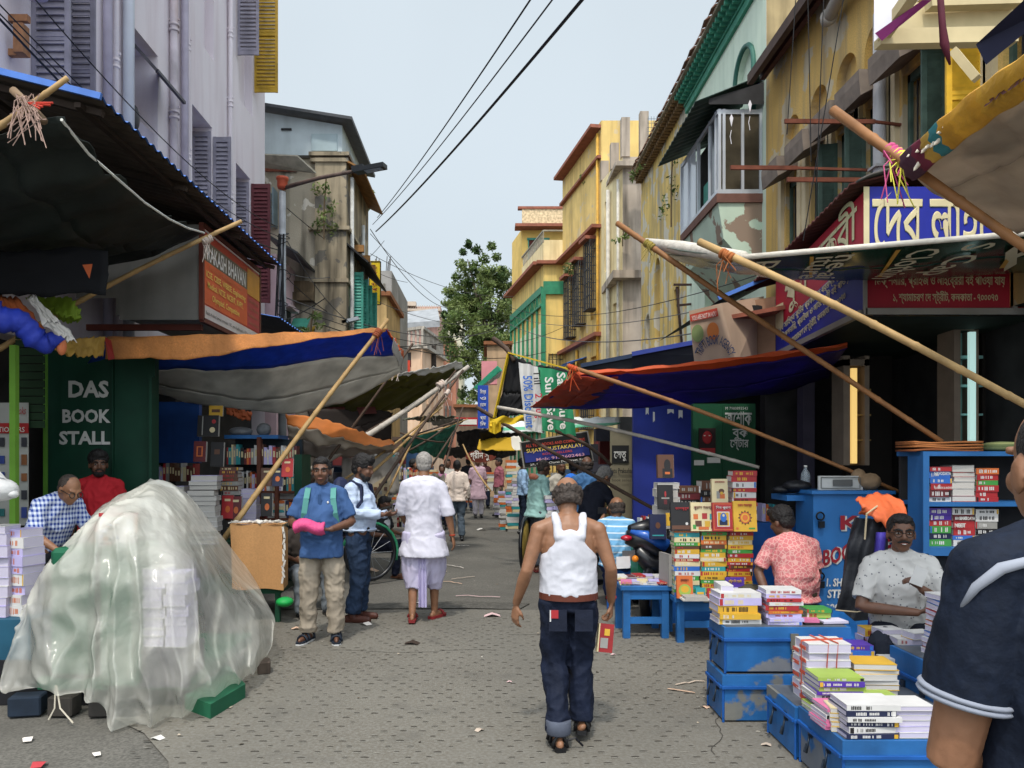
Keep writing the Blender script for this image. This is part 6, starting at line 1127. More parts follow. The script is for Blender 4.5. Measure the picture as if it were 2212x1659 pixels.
k = MB().use(CB2); k.span((X_(2003, dd), dd, Z_(1094, dd)), (X_(2330, dd), dd + .38, Z_(1085, dd))); k.span((X_(2003, dd), dd - .02, Z_(1200, dd)), (X_(2330, dd), dd + .38, Z_(1182, dd))); k.build('shelf', None, cbn); k = MB().use(M('141a24', .8, .2, 4)).span((X_(1990, dd), dd + .05, 0), (X_(2330, dd), dd + .38, Z_(1200, dd))); k.build('base', None, cbn)  # base coloured near-black for the shade below the shelf
for s_, (pz, nm) in enumerate(((1085, 'upper'), (1182, 'lower'))):
    for i, px in enumerate((2040, 2092, 2143)): stack((X_(px, dd), dd + .16, Z_(pz, dd) + .001), 6, (.19, .2, .047), 0, [['red', 'maroon', 'red', 'white', 'blue', 'red'], ['white', 'red', 'black', 'grey', 'white'], ['navy', 'purple', 'green', 'white', 'red', 'orange']][(i + s_ * 2) % 3], f'the {("inner", "middle", "outer")[i]} pile on the {nm} cabinet shelf', 'exam books in the blue cabinet', 'pages' if (i == 1 and s_ == 0) else 'spine', seed=100 + i + 5 * s_, parts=False, ink='white', jit=.005)
for b, px, py, w_, h in (('NAVODAYA', 2018, 1026, 36, 7), ('NEET', 2062, 1139, 24, 9), ('QUESTION & ANSWER', 2018, 1056, 40, 5), ('NAVODAYA', 2072, 1123, 34, 7)): text(b, LET, W(px, py, dd + .04), UX, Z, w_ * dd / F, h * dd / F, cbn, bold=.02)
k = MB(); 
for q in range(4): k.use(M('a8683a' if q else '8a4f2c', .75, .15, 6, bump=.4)).grid(lambda a, b, q=q: Vector((X_(1978 + 150 * a, dd), dd + .02 + .3 * b, Z_(975 - q * 5, dd) + .008 + .012 * sin(a * 5 + q) * (1 - a) + .004 * q)), 12, 2)
o = tag(k.build('folded_cloth', solid=.016), 'folded brown orange cloth lying on the open blue cabinet', 'cloth')
k = MB().use(pattern('4f5a3a', '7d8458', 'stripe', 22, .8, .4)); k.ball(W(2165, 966, dd + .15), (.2, .15, .05), 14, 7); tag(k.build('striped_bundle'), 'olive striped cloth bundle beside the folded brown orange cloth', 'bundle')
bd = thing('covered_bundle', 'tied upright bundle under black tarp with orange flap and purple strip', 'bundle', W(1860, 1350, 6.2)); BKT = M('22242a', .65, .25, 5, bump=.6)
k = MB().use(BKT)
def bun(a, b):
    th = -pi * .1 + a * pi * 1.2; w0 = [.1, .15, .16, .16, .2][min(int(b * 4), 4)]; f = b * 4 - int(b * 4) if b < 1 else 0; w1 = [.1, .15, .16, .16, .2, .2][min(int(b * 4) + 1, 5)]; w_ = w0 + (w1 - w0) * f
    p = Vector((X_(1878, 6.2) - .14 * b * .6 - w_ * cos(th), 6.2 - .15 * sin(th) , Z_(1118, 6.2) * (1 - b) + .42 * b)); q = .02 * sin(a * 26 + b * 2) + .03 * nz(p, 7, 3); return p + Vector((q, q, 0))
k.grid(bun, 40, 26); k.build('black_cover', None, bd)
k = MB().use(M('d0643a', .6, .12, 5, bump=.5)); k.grid(lambda a, b: W(1848 + 104 * a + 6 * b - 14 * a * b, 1092 - 26 * sin(pi * (.15 + a * .75)) + (84 * b) * (.35 + .75 * a), 6.1 + .12 * sin(pi * a) * (1 - 2 * b)) + Vector((0, -.08 * sin(pi * b), nz((a * 4, b * 4, 0), 2) * .03)), 20, 12); k.build('orange_flap', None, bd, solid=.008)
k = MB().use(M('3a2f8a', .6, .12, 5, bump=.4)); k.grid(lambda a, b: W(1893 + 22 * a - 28 * b + 8 * b * b, 1150 + 240 * b, 6.0 - .05 * sin(a * 3) - .1 * b), 5, 16); k.use(M('c75a30', .6, .1, 5)).grid(lambda a, b: W(1886 + 16 * a - 8 * b, 1330 + 90 * b, 5.93), 4, 6); k.build('purple_strip', None, bd, solid=.006)
k = MB().use(M('b8a88a', .8, .1, 9)); k.tube([W(1895, 1093, 6.0), W(1872, 1110, 5.95), W(1868, 1165, 5.97)], .007, 5); k.tube([W(1805, 1318, 6.02), W(1850, 1322, 5.98), W(1885, 1316, 6.0)], .006, 5); k.build('cord', None, bd)
k = MB().use(M('15161a', .4, .3, 7, bump=.6)); k.ball(W(1722, 1050, 7.3), (.14, .1, .06), 14, 8); k.ball(W(1690, 1058, 7.35), (.1, .08, .04), 12, 6); tag(k.build('black_bag'), 'crumpled black polythene bag on the blue cabinet ledge', 'bag')
k = MB().use(M('b8b8b4', .5, .1, 4)); k.box(W(1815, 1043, 7.15), (.42, .02, .13), rz=.05); k.use(M('5a5a58', .6, .1, 4)); 
for dx, dz, sx, sz in ((0, .05, .36, .006), (0, -.05, .36, .006), (-.18, 0, .006, .1), (.18, 0, .006, .1), (.02, 0, .18, .06)): k.box(W(1815, 1043, 7.135) + Vector((dx, -.008, dz)), (sx, .006, sz))
tag(k.build('framed_card'), 'white framed card lying on top of the lettered blue cabinet', 'card')
k = MB().use(M('8a7258', .8, .25, 6, bump=.7)); k.ball(W(1880, 1040, 7.15), (.1, .08, .08)); k.ball(W(1855, 1035, 7.2), (.08, .06, .1)); tag(k.build('paper_bundle'), 'brown crumpled paper bundle beside the white framed card', 'bundle')
bo = thing('water_bottle', 'clear plastic water bottle standing on the lettered blue cabinet ledge', 'bottle', W(1740, 1060, 7.3)); PL = M('9aa4ac', .12, .1, 4, spec=.6, alpha=.45); c = W(1740, 1064, 7.3); MB().use(PL).lathe([(.03, 0), (.042, .01), (.042, .16), (.036, .19), (.014, .225), (.014, .24)], c, 14).build('body', None, bo); MB().use(LET).lathe([(.016, .24), (.016, .258)], c, 10).build('cap', None, bo)

# --- left stalls: plastic covered pile
PLS = bpy.data.materials.new('material'); PLS.use_nodes = True; n_, l_ = PLS.node_tree.nodes, PLS.node_tree.links; b_ = n_['Principled BSDF']; b_.inputs['Base Color'].default_value = (.9, .88, .8, 1); b_.inputs['Roughness'].default_value = .15; b_.inputs['Specular IOR Level'].default_value = .75
tc = n_.new('ShaderNodeTexCoord'); nn = n_.new('ShaderNodeTexNoise'); nn.inputs['Scale'].default_value = 2.2; nn.inputs['Detail'].default_value = 8; l_.new(tc.outputs['Object'], nn.inputs[0]); mr = n_.new('ShaderNodeMapRange'); mr.inputs[1].default_value = .3; mr.inputs[2].default_value = .7; mr.inputs[3].default_value = .3; mr.inputs[4].default_value = .6; l_.new(nn.outputs[0], mr.inputs[0])
sx_ = n_.new('ShaderNodeSeparateXYZ'); l_.new(tc.outputs['Object'], sx_.inputs[0]); zr = n_.new('ShaderNodeMapRange'); zr.inputs[1].default_value = .85; zr.inputs[2].default_value = 1.3; zr.inputs[3].default_value = 0; zr.inputs[4].default_value = .34; l_.new(sx_.outputs[2], zr.inputs[0]); ad = n_.new('ShaderNodeMath'); ad.operation = 'ADD'; ad.use_clamp = True; l_.new(mr.outputs[0], ad.inputs[0]); l_.new(zr.outputs[0], ad.inputs[1])
vo = n_.new('ShaderNodeTexVoronoi'); vo.feature = 'DISTANCE_TO_EDGE'; vo.inputs['Scale'].default_value = 6.5; wp = n_.new('ShaderNodeMix'); wp.data_type = 'RGBA'; wp.inputs[0].default_value = .25; l_.new(tc.outputs['Object'], wp.inputs[6]); l_.new(nn.outputs[1], wp.inputs[7]); l_.new(wp.outputs[2], vo.inputs['Vector'])
n2 = n_.new('ShaderNodeTexNoise'); n2.inputs['Scale'].default_value = 28; n2.inputs['Detail'].default_value = 4; l_.new(tc.outputs['Object'], n2.inputs[0]); bp = n_.new('ShaderNodeBump'); bp.inputs['Strength'].default_value = .6; bp.inputs['Distance'].default_value = .022; hm = n_.new('ShaderNodeMath'); hm.operation = 'MULTIPLY_ADD'; hm.inputs[1].default_value = .25; l_.new(n2.outputs[0], hm.inputs[0]); l_.new(vo.outputs['Distance'], hm.inputs[2]); l_.new(hm.outputs[0], bp.inputs['Height']); l_.new(bp.outputs[0], b_.inputs['Normal'])
tp = n_.new('ShaderNodeBsdfTransparent'); tp.inputs[0].default_value = (.95, .955, .94, 1); tl = n_.new('ShaderNodeBsdfTranslucent'); tl.inputs[0].default_value = (.88, .87, .79, 1); m1 = n_.new('ShaderNodeMixShader'); m1.inputs[0].default_value = .42; l_.new(b_.outputs[0], m1.inputs[1]); l_.new(tl.outputs[0], m1.inputs[2]); m2 = n_.new('ShaderNodeMixShader'); l_.new(ad.outputs[0], m2.inputs[0]); l_.new(tp.outputs[0], m2.inputs[1]); l_.new(m1.outputs[0], m2.inputs[2]); l_.new(m2.outputs[0], n_['Material Output'].inputs[0])
rowsP = [[(40, 1330, 6.9), (120, 1205, 6.9), (220, 1098, 6.9), (290, 1055, 6.8), (343, 1036, 6.75), (400, 1062, 6.8), (455, 1128, 7.0), (530, 1222, 7.4), (560, 1268, 7.4)],
         [(52, 1318, 6.1), (118, 1208, 6.0), (215, 1112, 5.9), (280, 1075, 5.9), (335, 1062, 5.9), (385, 1100, 6.0), (430, 1150, 6.2), (505, 1225, 6.7), (565, 1278, 7.0)],
         [(42, 1335, 5.45), (100, 1228, 5.35), (190, 1140, 5.25), (260, 1108, 5.2), (318, 1150, 5.25), (395, 1198, 5.3), (440, 1220, 5.6), (510, 1262, 6.2), (575, 1298, 6.7)],
         [(28, 1380, 5.3), (88, 1300, 5.15), (180, 1245, 5.05), (255, 1235, 5.0), (325, 1250, 5.05), (400, 1275, 5.1), (455, 1295, 5.45), (540, 1318, 6.0), (594, 1335, 6.5)],
         [(12, 1430, 5.25), (90, 1400, 5.05), (185, 1395, 4.98), (250, 1390, 4.92), (330, 1390, 4.95), (410, 1395, 5.0), (470, 1395, 5.3), (545, 1378, 5.8), (590, 1375, 6.3)],
         [(2, 1478, 5.2), (85, 1478, 5.0), (190, 1490, 4.93), (255, 1492, 4.84), (330, 1486, 4.85), (420, 1480, 4.92), (490, 1456, 5.2), (540, 1432, 5.6), (580, 1410, 6.1)],
         [(0, 1492, 5.2), (85, 1492, 4.98), (195, 1510, 4.9), (252, 1574, 4.84), (330, 1566, 4.9), (430, 1530, 5.18), (505, 1487, 5.5), (548, 1452, 5.7), (575, 1420, 6.1)]]
rowsW = [[W(*p) for p in r] for r in rowsP]
def smoothrow(r, a):
    t_ = a * (len(r) - 1); i = min(int(t_), len(r) - 2); f = t_ - i; g_ = lambda j: r[max(0, min(len(r) - 1, j))]; p0_, p1_, p2_, p3_ = g_(i - 1), g_(i), g_(i + 1), g_(i + 2)
    return .5 * ((2 * p1_) + (p2_ - p0_) * f + (2 * p0_ - 5 * p1_ + 4 * p2_ - p3_) * f * f + (3 * p1_ - p0_ - 3 * p2_ + p3_) * f ** 3)
def sheet(a, b):
    a2 = a + .018 * nz((a * 3, b * 4, 1), 1.7) * b
    cols_ = [smoothrow(r, min(max(a2, 0), 1)) for r in rowsW]; p = smoothrow(cols_, b)
    pl = max(0, b - .22) / .78; s_ = 1 - 2 * abs(((a * 9.5 + .5 * nz((a * 4, b * 1.4, 0), 1.3)) % 1) - .5); s2 = 1 - 2 * abs(((a * 23 + b * 1.5 + .9 * nz((a * 6, b * 2, 5), 1.2)) % 1) - .5)
    q = .14 * pl ** .8 * (s_ ** 1.6 - .4) + .012 * (.25 + pl) * (s2 - .5)
    wv = Vector((nz(p, 2, 8), nz(p, 2, 9), nz(p, 2, 10))) * .12; P2 = p + wv
    c1 = abs(nz((P2.x * 1.5 + P2.z, P2.y, P2.z * 1.2 - P2.x), 2.2, 3)); c2 = abs(nz((P2.x - P2.z * .7, P2.y, P2.z + P2.x * .5), 5.5, 5)); cr = -.15 * (c1 - .2) - .035 * (c2 - .2)
    p = p + Vector((q * .25, -q - cr * .8, cr * .5 * (1 - .5 * b))); p.z = max(p.z, .012); return p
k = MB().use(PLS).grid(sheet, 190, 120); tag(k.build('plastic_sheet'), 'big translucent plastic sheet draped over a book stall to the road', 'plastic sheet')
GT = M('0d5238', .6, .2, 5, bump=.4)
for i, (pa, pb, ya, yb, d, c, lab) in enumerate(((105, 200, 1185, 1465, 5.22, GT, 'green covered block under the plastic sheet, at its wall side'), (212, 296, 1180, 1490, 5.12, GT, 'green covered block under the plastic sheet, below the colourful price list'))):
    k = MB().use(c).span((X_(pa, d), d, Z_(yb, d)), (X_(pb, d), d + .4, Z_(ya, d))); tag(k.build('covered_block', bevel=.03), lab, 'block', 'green blocks under the plastic sheet')
for i, (pa, pb, ya, n, dk) in enumerate(((300, 352, 1185, 8, 'white'), (356, 404, 1198, 7, 'white'))):
    d = 5.2; stack((X_((pa + pb) / 2, d), d + .1, .42), n, ((pb - pa) * d / F, .2, .064 if i == 0 else .07), 0, ['white', 'lilac', 'white'], f'the {("wall side", "road side")[i]} white pile under the plastic sheet', 'white books under the plastic sheet', 'pages', page=1, seed=140 + i, parts=False)
k = MB().use(M('45424e', .7, .2, 5)).span((X_(300, 5.2), 5.2, .15), (X_(406, 5.2), 5.5, .415)); tag(k.build('dark_crate'), 'dark crate under the white piles beneath the plastic sheet', 'crate')
k = MB().use(M('c8bcc0', .6, .1, 4)); k.span(W(213, 1182, 5.35), W(298, 1108, 5.36)); rq = random.Random(5); k.use(CM('red')).span(W(213, 1116, 5.342), W(298, 1108, 5.348)); k.use(CM('orange')).span(W(290, 1150, 5.341), W(298, 1116, 5.347))
for i in range(26): k.use(CM(rq.choice(('blue', 'red', 'navy', 'orange', 'lilac')))); a = rq.uniform(214, 280); b = rq.uniform(1120, 1174); k.span(W(a, b + 5, 5.34), W(a + rq.uniform(6, 16), b, 5.346))
tag(k.build('price_list'), 'printed price list with red and blue blocks under the plastic sheet', 'poster')
k = MB().use(M('1c5a40', .6, .15, 4)); k.span((X_(90, 5.3), 5.25, .12), (X_(420, 5.3), 6.6, .2)); k.add([(X_(455, 5.0), 5.0, 0), (X_(530, 5.45), 5.45, 0), (X_(530, 5.45), 5.45, .1), (X_(455, 5.0), 5.0, .1), (X_(400, 5.2), 5.2, 0), (X_(490, 6), 6, 0), (X_(490, 6), 6, .1), (X_(400, 5.2), 5.2, .1)], ((0, 1, 2, 3), (3, 2, 6, 7), (0, 3, 7, 4), (1, 5, 6, 2))); tag(k.build('green_plank'), 'dark green plank showing under the hem of the plastic sheet', 'plank')
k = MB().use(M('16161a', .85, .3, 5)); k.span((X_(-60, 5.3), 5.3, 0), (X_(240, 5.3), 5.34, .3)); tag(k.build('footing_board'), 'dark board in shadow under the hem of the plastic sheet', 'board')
for i, (px, w_, nm) in enumerate(((140, .16, 'brown brick'), (250, .3, 'long dark brick'), (60, .2, 'navy tinted brick'), (570, .1, 'small reddish brick'))): k = MB().use(M(('3a3632', '2c2a28', '1f2a38', '4a4038')[i], .9, .3, 6)); d = 5.1 if px < 500 else 6.1; k.box((X_(px, d), d, .07 if px < 500 else .05), (w_, .14, .13 if px < 500 else .1), rz=.1 * i); tag(k.build('brick', bevel=.01), nm + ' propping the plastic covered stall', 'brick')
k = MB().use(M('b8b0a0', .8, .1, 9)); k.tube([W(120, 1480, 4.95), W(118, 1530, 4.92), W(105, 1555, 4.9)], .005, 5); k.tube([W(122, 1480, 4.95), W(130, 1530, 4.9), W(158, 1562, 4.85)], .005, 5); tag(k.build('loose_string'), 'loose white string dangling from the plastic sheet hem', 'string')
for i, px in enumerate((12, 50)): stack((X_(px, 5.75), 5.75 + .04 * i, .53), 9, (.13, .2, .07), .05 - .3 * i, ['white', 'lilac', 'white'], f'the {("outer", "inner")[i]} pile at the street edge', 'white books at the street edge', 'pages' if i == 0 else 'spine', page=1, seed=150 + i, parts=False, ink='orange')
k = MB().use(M('1f4f66', .6, .2, 4)).span((X_(-80, 5.6), 5.58, 0), (X_(70, 5.6), 6.0, .528)); tag(k.build('low_counter'), 'dark teal counter under the white piles at the frame edge', 'counter')
k = MB().use(M('d8d8d8', .35, .08, 5, bump=.8, trans=.3)); k.ball(W(0, 1058, 5.6), (.13, .1, .085), 16, 10); k.ball(W(28, 1068, 5.58), (.04, .04, .03)); k.add([W(-10, 1030, 5.6), W(14, 1034, 5.55), W(-5, 1012, 5.6)], ((0, 1, 2),)); tag(k.build('polythene_bag'), 'white polythene bag hanging at the street edge above the white piles', 'bag')
# cardboard covered table
cbx = thing('cardboard_box', 'tan cardboard covered box with torn paper on top beside the blue polo man', 'box', W(560, 1275, 7.9)); d = 7.9; CBD = M('b98a5a', .75, .08, 2.5, fine=.12)
k = MB().use(CBD); k.grid(lambda a, b: W(497 + 112 * a + 4 * b, 1132 + 2 * a + 140 * b + 2 * sin(a * 7), d) + Vector((0, .012 * sin(a * 9 + b * 3), 0)), 14, 10); k.quad(W(609, 1134, d), W(622, 1140, d + .3), W(622, 1262, d + .3), W(612, 1274, d)); k.quad(W(497, 1132, d), W(609, 1134, d), W(622, 1128, d + .35), W(510, 1126, d + .35)); k.build('carton', None, cbx)
k = MB().use(M('c9c4bc', .7, .15, 9)); rq = random.Random(6)
for i in range(22): k.box(W(500 + i * 5.2, 1128 + rq.uniform(-3, 1), d + rq.uniform(0, .2)), (.06, .04, .012), rot=Euler((rq.uniform(-.4, .4), rq.uniform(-.4, .4), rq.uniform(0, 3))).to_matrix())
for i in range(10): k.box(W(612 + rq.uniform(-2, 3), 1145 + i * 12, d - .01), (.02, .01, .07), rot=Euler((0, rq.uniform(-.3, .3), 0)).to_matrix())
k.build('torn_paper', None, cbx)
k = MB().use(M('143f2c', .6, .15, 4)); k.span((X_(420, 8.3), 7.95, .3), (X_(606, 7.95), 8.9, .37)); k.span((X_(594, 7.95), 7.95, 0), (X_(604, 7.95), 8.0, .3)); k.span((X_(430, 8.3), 8.3, 0), (X_(440, 8.3), 8.35, .3)); k.span((X_(360, 9.2), 9.0, .66), (X_(490, 9.2), 9.6, .7)); k.span((X_(360, 9.2), 9.05, 0), (X_(370, 9.2), 9.1, .66)); tag(k.build('green_table'), 'dark green stall table under the cardboard box and white columns', 'table')
gl = 'white paged books on the green stall table'
stack((X_(383, 9.2), 9.2, .7), 11, (.26, .2, .06), .05, ['white', 'cream', 'lilac', 'white'], 'the wall side white column', gl, 'pages', seed=160, parts=False, jit=.02)
stack((X_(440, 9.0), 9.05, .7), 14, (.32, .22, .055), .08, ['white', 'lilac', 'white', 'black'], 'the middle white column', gl, 'pages', seed=161, parts=False, jit=.02)
stack((X_(541, 9.6), 9.6, .75), 12, (.19, .18, .046), 0, ['lilac', 'white'], 'the slim lilac column', gl, 'pages', page=1, seed=162, parts=False)
stack((X_(500, 9.5), 9.5, 1.25), 7, (.22, .2, .05), .05, ['brown', 'grey', 'maroon'], 'the brown column between white and lilac', gl, 'spine', seed=163, parts=False)
gs_ = 'cover out books on the wall side stall'
standing((X_(448, 9.4), 9.4, 1.97), .26, .26, .05, 'black', 'black boxed book with red and gold discs high above the white columns', gs_, art=[('o', 'red', .28, .7, .2, .2), ('o', 'cream', .22, .3, .26, .26), ('b', 'grey', -.25, .5, .05, .9)]); standing((X_(462, 9.4), 9.46, 2.22), .17, .13, .03, 'yellow', 'yellow book standing on the black boxed book', gs_, art=[('b', 'brown', 0, .5, .6, .3)])
standing((X_(433, 9.4), 9.36, 1.66), .15, .25, .05, 'maroon', 'maroon book with orange print below the black boxed book', gs_, art=[('b', 'orange', 0, .5, .5, .5), ('b', 'maroon', 0, .5, .3, .4)]); standing((X_(470, 9.4), 9.36, 1.6), .16, .3, .04, 'black', 'tall black book beside the maroon orange book', gs_, art=[('b', 'brown', 0, .6, .4, .2)])
for i, (px, py, c, lab) in enumerate(((490, 1120, 'red', 'red novel leaning behind the thick bamboo pole foot'), (508, 1122, 'maroon', 'maroon novel leaning beside the red one'), (575, 1115, 'black', 'dark novel with red figure by the lilac column'), (598, 1050, 'navy', 'navy book on the shelf under the orange and white tarp'), (575, 1050, 'brown', 'brown book on the shelf under the orange and white tarp'), (620, 1030, 'red', 'small red pictured book beside the shaded shelf post'))): standing(W(px, py, 9.3), .14, .28 if py > 1100 else .22, .03, c, lab, gs_, art=[('b', 'cream', 0, .8, .5, .1), ('o', 'orange', .05, .4, .4, .3)])
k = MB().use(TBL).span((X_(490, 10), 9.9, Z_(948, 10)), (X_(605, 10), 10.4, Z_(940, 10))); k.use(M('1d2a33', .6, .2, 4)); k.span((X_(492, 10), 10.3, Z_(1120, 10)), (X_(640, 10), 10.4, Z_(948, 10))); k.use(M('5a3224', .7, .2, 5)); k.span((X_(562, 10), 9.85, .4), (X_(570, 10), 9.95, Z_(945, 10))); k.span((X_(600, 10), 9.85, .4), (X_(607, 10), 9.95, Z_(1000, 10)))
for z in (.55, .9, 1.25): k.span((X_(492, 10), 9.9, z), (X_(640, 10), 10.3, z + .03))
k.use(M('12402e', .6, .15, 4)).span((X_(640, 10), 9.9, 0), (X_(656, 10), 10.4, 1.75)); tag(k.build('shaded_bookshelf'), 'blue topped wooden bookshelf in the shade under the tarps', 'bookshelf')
k = MB().use(M('6f7276', .35, .2, 8, bump=.8)); k.ball(W(520, 932, 10), (.16, .12, .06), 12, 7); k.ball(W(570, 928, 10.1), (.1, .1, .09)); tag(k.build('plastic_bundle'), 'crumpled clear plastic bundle on the blue topped bookshelf', 'bundle')
for i, px in enumerate((715, 745)):
    t = thing('plastic_crate', ('tall' if i == 0 else 'low') + ' bright blue plastic crate on the stall roof behind the poles', 'crate', W(px, 930, 13)); k = MB().use(M('1f6fd0', .45, .08, 5)); c = W(px, 925 + i * 5, 13); s_ = .24
    for zz in (-.1, 0, .1): k.box(c + Vector((0, 0, zz)), (.5, .35, .03))
    for q in range(6): k.box(c + Vector((-.22 + q * .088, -.17, 0)), (.02, .015, .2))
    k.span(c + Vector((-.23, .1, -.1)), c + Vector((.23, .12, .1))); k.build('body', None, t)
# far book piles and stall boards: one mass far down the lane
k = MB(); rd = random.Random(21)
def pile(px, py, d, n, w_, hh):
    b = W(px, py, d)
    for i in range(n): k.use(CM(rd.choice(('white', 'lilac', 'white', 'grey', 'cream', 'white', 'teal', 'orange')))); k.box((b.x + rd.uniform(-.03, .03), b.y, b.z + hh * (i + .5)), (w_ * rd.uniform(.85, 1.05), w_ * .7, hh * .9), rz=rd.uniform(-.1, .1))
for a in ((1090, 1118, 21, 12, .32, .06), (1105, 1118, 20, 20, .3, .075), (1118, 1112, 19, 14, .28, .07), (1078, 1112, 22, 8, .3, .07), (1095, 1150, 18.2, 4, .35, .07), (1110, 1148, 18.0, 6, .35, .07), (830, 1100, 14, 14, .3, .055), (850, 1090, 15, 16, .3, .05), (935, 1060, 22, 10, .3, .06), (1010, 1085, 24, 9, .35, .06), (795, 1120, 12.4, 10, .3, .05), (1195, 1165, 10.5, 12, .22, .05), (1212, 1165, 10.4, 9, .2, .05), (840, 1050, 16, 14, .4, .05), (1120, 1050, 22, 12, .4, .05), (1060, 1060, 25, 10, .35, .06), (945, 1100, 18, 8, .3, .06), (725, 1150, 11.2, 5, .3, .05), (600, 1120, 10, 6, .25, .04), (575, 1080, 10.2, 7, .3, .045), (625, 1085, 10.2, 6, .3, .045)): pile(*a)
for x0, x1, y, zz, hh in [(X_(494, 10), X_(640, 10), 10.0, z, .26) for z in (.58, .93, 1.28, 1.62)] + [(X_(340, 10.15), X_(425, 10.15), 10.1, z, .24) for z in (.5, .8, 1.1, 1.4)] + [(X_(1372, 8.8), X_(1440, 8.8), 8.9, z, .24) for z in (.2, .5)] + [(X_(1640, 8.6), X_(1700, 8.6), 8.6, z, .2) for z in (.5, .75, 1.0)] + [(X_(600, 12), X_(720, 12), 12.3, z, .24) for z in (.5, .8, 1.1)] + [(X_(850, 14), X_(900, 14), 14.6, z, .24) for z in (.4, .7, 1.0, 1.3)]:
    x = x0
    while x < x1: t = rd.uniform(.02, .05); h = hh * rd.uniform(.7, 1); k.use(CM(rd.choice(('maroon', 'navy', 'grey', 'brown', 'black', 'white', 'cream', 'red', 'teal', 'lilac', 'orange')))); k.box((x + t / 2, y, zz + h / 2), (t * .92, .16, h)); k.use(CM('cream')); k.box((x + t / 2, y - .081, zz + h * .6), (t * .5, .002, h * .35)); x += t
tag(k.build('far_book_piles'), 'crowded shelved and heaped books on shaded stalls along the lane', 'books', kind='stuff')
k = MB(); rd = random.Random(23)
for i in range(70):
    d = rd.uniform(13, 30); s_ = rd.choice((-1, 1)); x = s_ * rd.uniform(2.0, 3.4) - (d - 20) * .03; z = rd.uniform(.1, 2.2)
    k.use(M(rd.choice(('3a3a44', '5a4a40', '2f4a6a', '6a2a2a', '8a8a88', '3a5a4a', 'a89a6a', '24242a')), .8, .2, 4)); k.box((x, d, z), (rd.uniform(.3, .9), rd.uniform(.2, .5), rd.uniform(.15, .7)))
tag(k.build('far_stalls'), 'jumble of dim stall boards and boxes along both sides of the far lane', 'stalls', kind='stuff')
for (pa, pb, ya, yb, d, c, lab) in ((905, 960, 1030, 1080, 13.5, 'a39a8a', 'pale tarp sheet hung as a stall back behind the phone user'), (615, 720, 1020, 1075, 11.8, '6a6460', 'grey canvas hood over the shelf behind the blue polo man'), (740, 860, 985, 1070, 13.2, '9a948c', 'dull white plastic sheet behind the two young men')):
    tarp('stall_sheet', lab, [[W(pa, ya, d), W(pb, ya - 6, d)], [W(pa - 4, yb, d), W(pb + 4, yb - 4, d)]], [M(c, .7, .15, 4, trans=.1)], cat='sheet', fold=.08, seed=int(pa))
ps = thing('print_poster', 'tan poster of small printed pictures behind the taped grey pole', 'poster', W(945, 1080, 12.2)); k = MB().use(M('a8987c', .7, .1, 4)); k.poly([W(790, 1110, 12.2), W(838, 1075, 12.2), W(845, 1020, 12.2), W(800, 1050, 12.2)]); k.build('sheet', None, ps); k = MB(); 
for i in range(12): k.use(CM(random.choice(('brown', 'maroon', 'grey', 'black')))); c = W(800 + (i % 4) * 11, 1096 - (i // 4) * 16 - (i % 4) * 8, 12.18); k.box(c, (.05, .008, .06))
k.build('picture_print', None, ps)
sp = thing('publisher_poster', 'shaded publisher panel with black Bengali and English lettering beside the blue shop panel', 'poster', W(1340, 1000, 11.9)); k = MB().use(M('77705c', .7, .15, 3)); k.span(W(1318, 1130, 12), W(1368, 930, 12.02)); k.use(BLK).span(W(1322, 1000, 11.98), W(1358, 962, 12)); k.build('sheet', None, sp); text(fix('সেতু'), LET, W(1326, 990, 11.96), UX, Z, .2, .12, sp, bold=.03); text('Setu Prakashan', BLK, W(1318, 1022, 11.96), UX, Z, .36, .08, sp, bold=.02); text('book seller', BLK, W(1322, 1040, 11.96), UX, Z, .3, .05, sp)
# ---------------------------------------------------------------- people
def loft(mb, rings, n=16):
    """closed skin through rings (centre, axis a, axis b)"""
    vs = [c + a * cos(2 * pi * j / n) + b * sin(2 * pi * j / n) for c, a, b in rings for j in range(n)]; k = len(rings)
    fs = [(i * n + j, i * n + (j + 1) % n, (i + 1) * n + (j + 1) % n, (i + 1) * n + j) for i in range(k - 1) for j in range(n)] + [tuple(range(n - 1, -1, -1)), tuple(range((k - 1) * n, k * n))]
    mb.add(vs, fs)
def limb(mb, pts, rs, round_=True, n=12, flat=1.0):
    pts = [Vector(p) for p in pts]; P, R = [], []
    for i in range(len(pts) - 1):
        for q in range(4): f = q / 4; P.append(pts[i].lerp(pts[i + 1], f)); R.append(rs[i] * (1 - f) + rs[i + 1] * f)
    P.append(pts[-1]); R.append(rs[-1]); rings = []; u = None
    for i, p in enumerate(P):
        t = (P[min(i + 1, len(P) - 1)] - P[max(i - 1, 0)]).normalized()
        if u is None: u = t.cross(Vector((0, 1, 0.01))); u = u if u.length > .05 else t.cross(Vector((1, 0, 0)))
        u = (u - t * u.dot(t)).normalized(); v = t.cross(u); rings.append((p, u * R[i], v * R[i] * flat, t))
    out = []
    if round_:
        c, a, b, t = rings[0]; r = R[0]
        for q in (.15, .5, .8): out.append((c - t * r * cos(q * pi / 2), a * sin(q * pi / 2), b * sin(q * pi / 2)))
    out += [x[:3] for x in rings]
    if round_:
        c, a, b, t = rings[-1]; r = R[-1]
        for q in (.8, .5, .15): out.append((c + t * r * cos(q * pi / 2), a * sin(q * pi / 2), b * sin(q * pi / 2)))
    loft(mb, out, n)
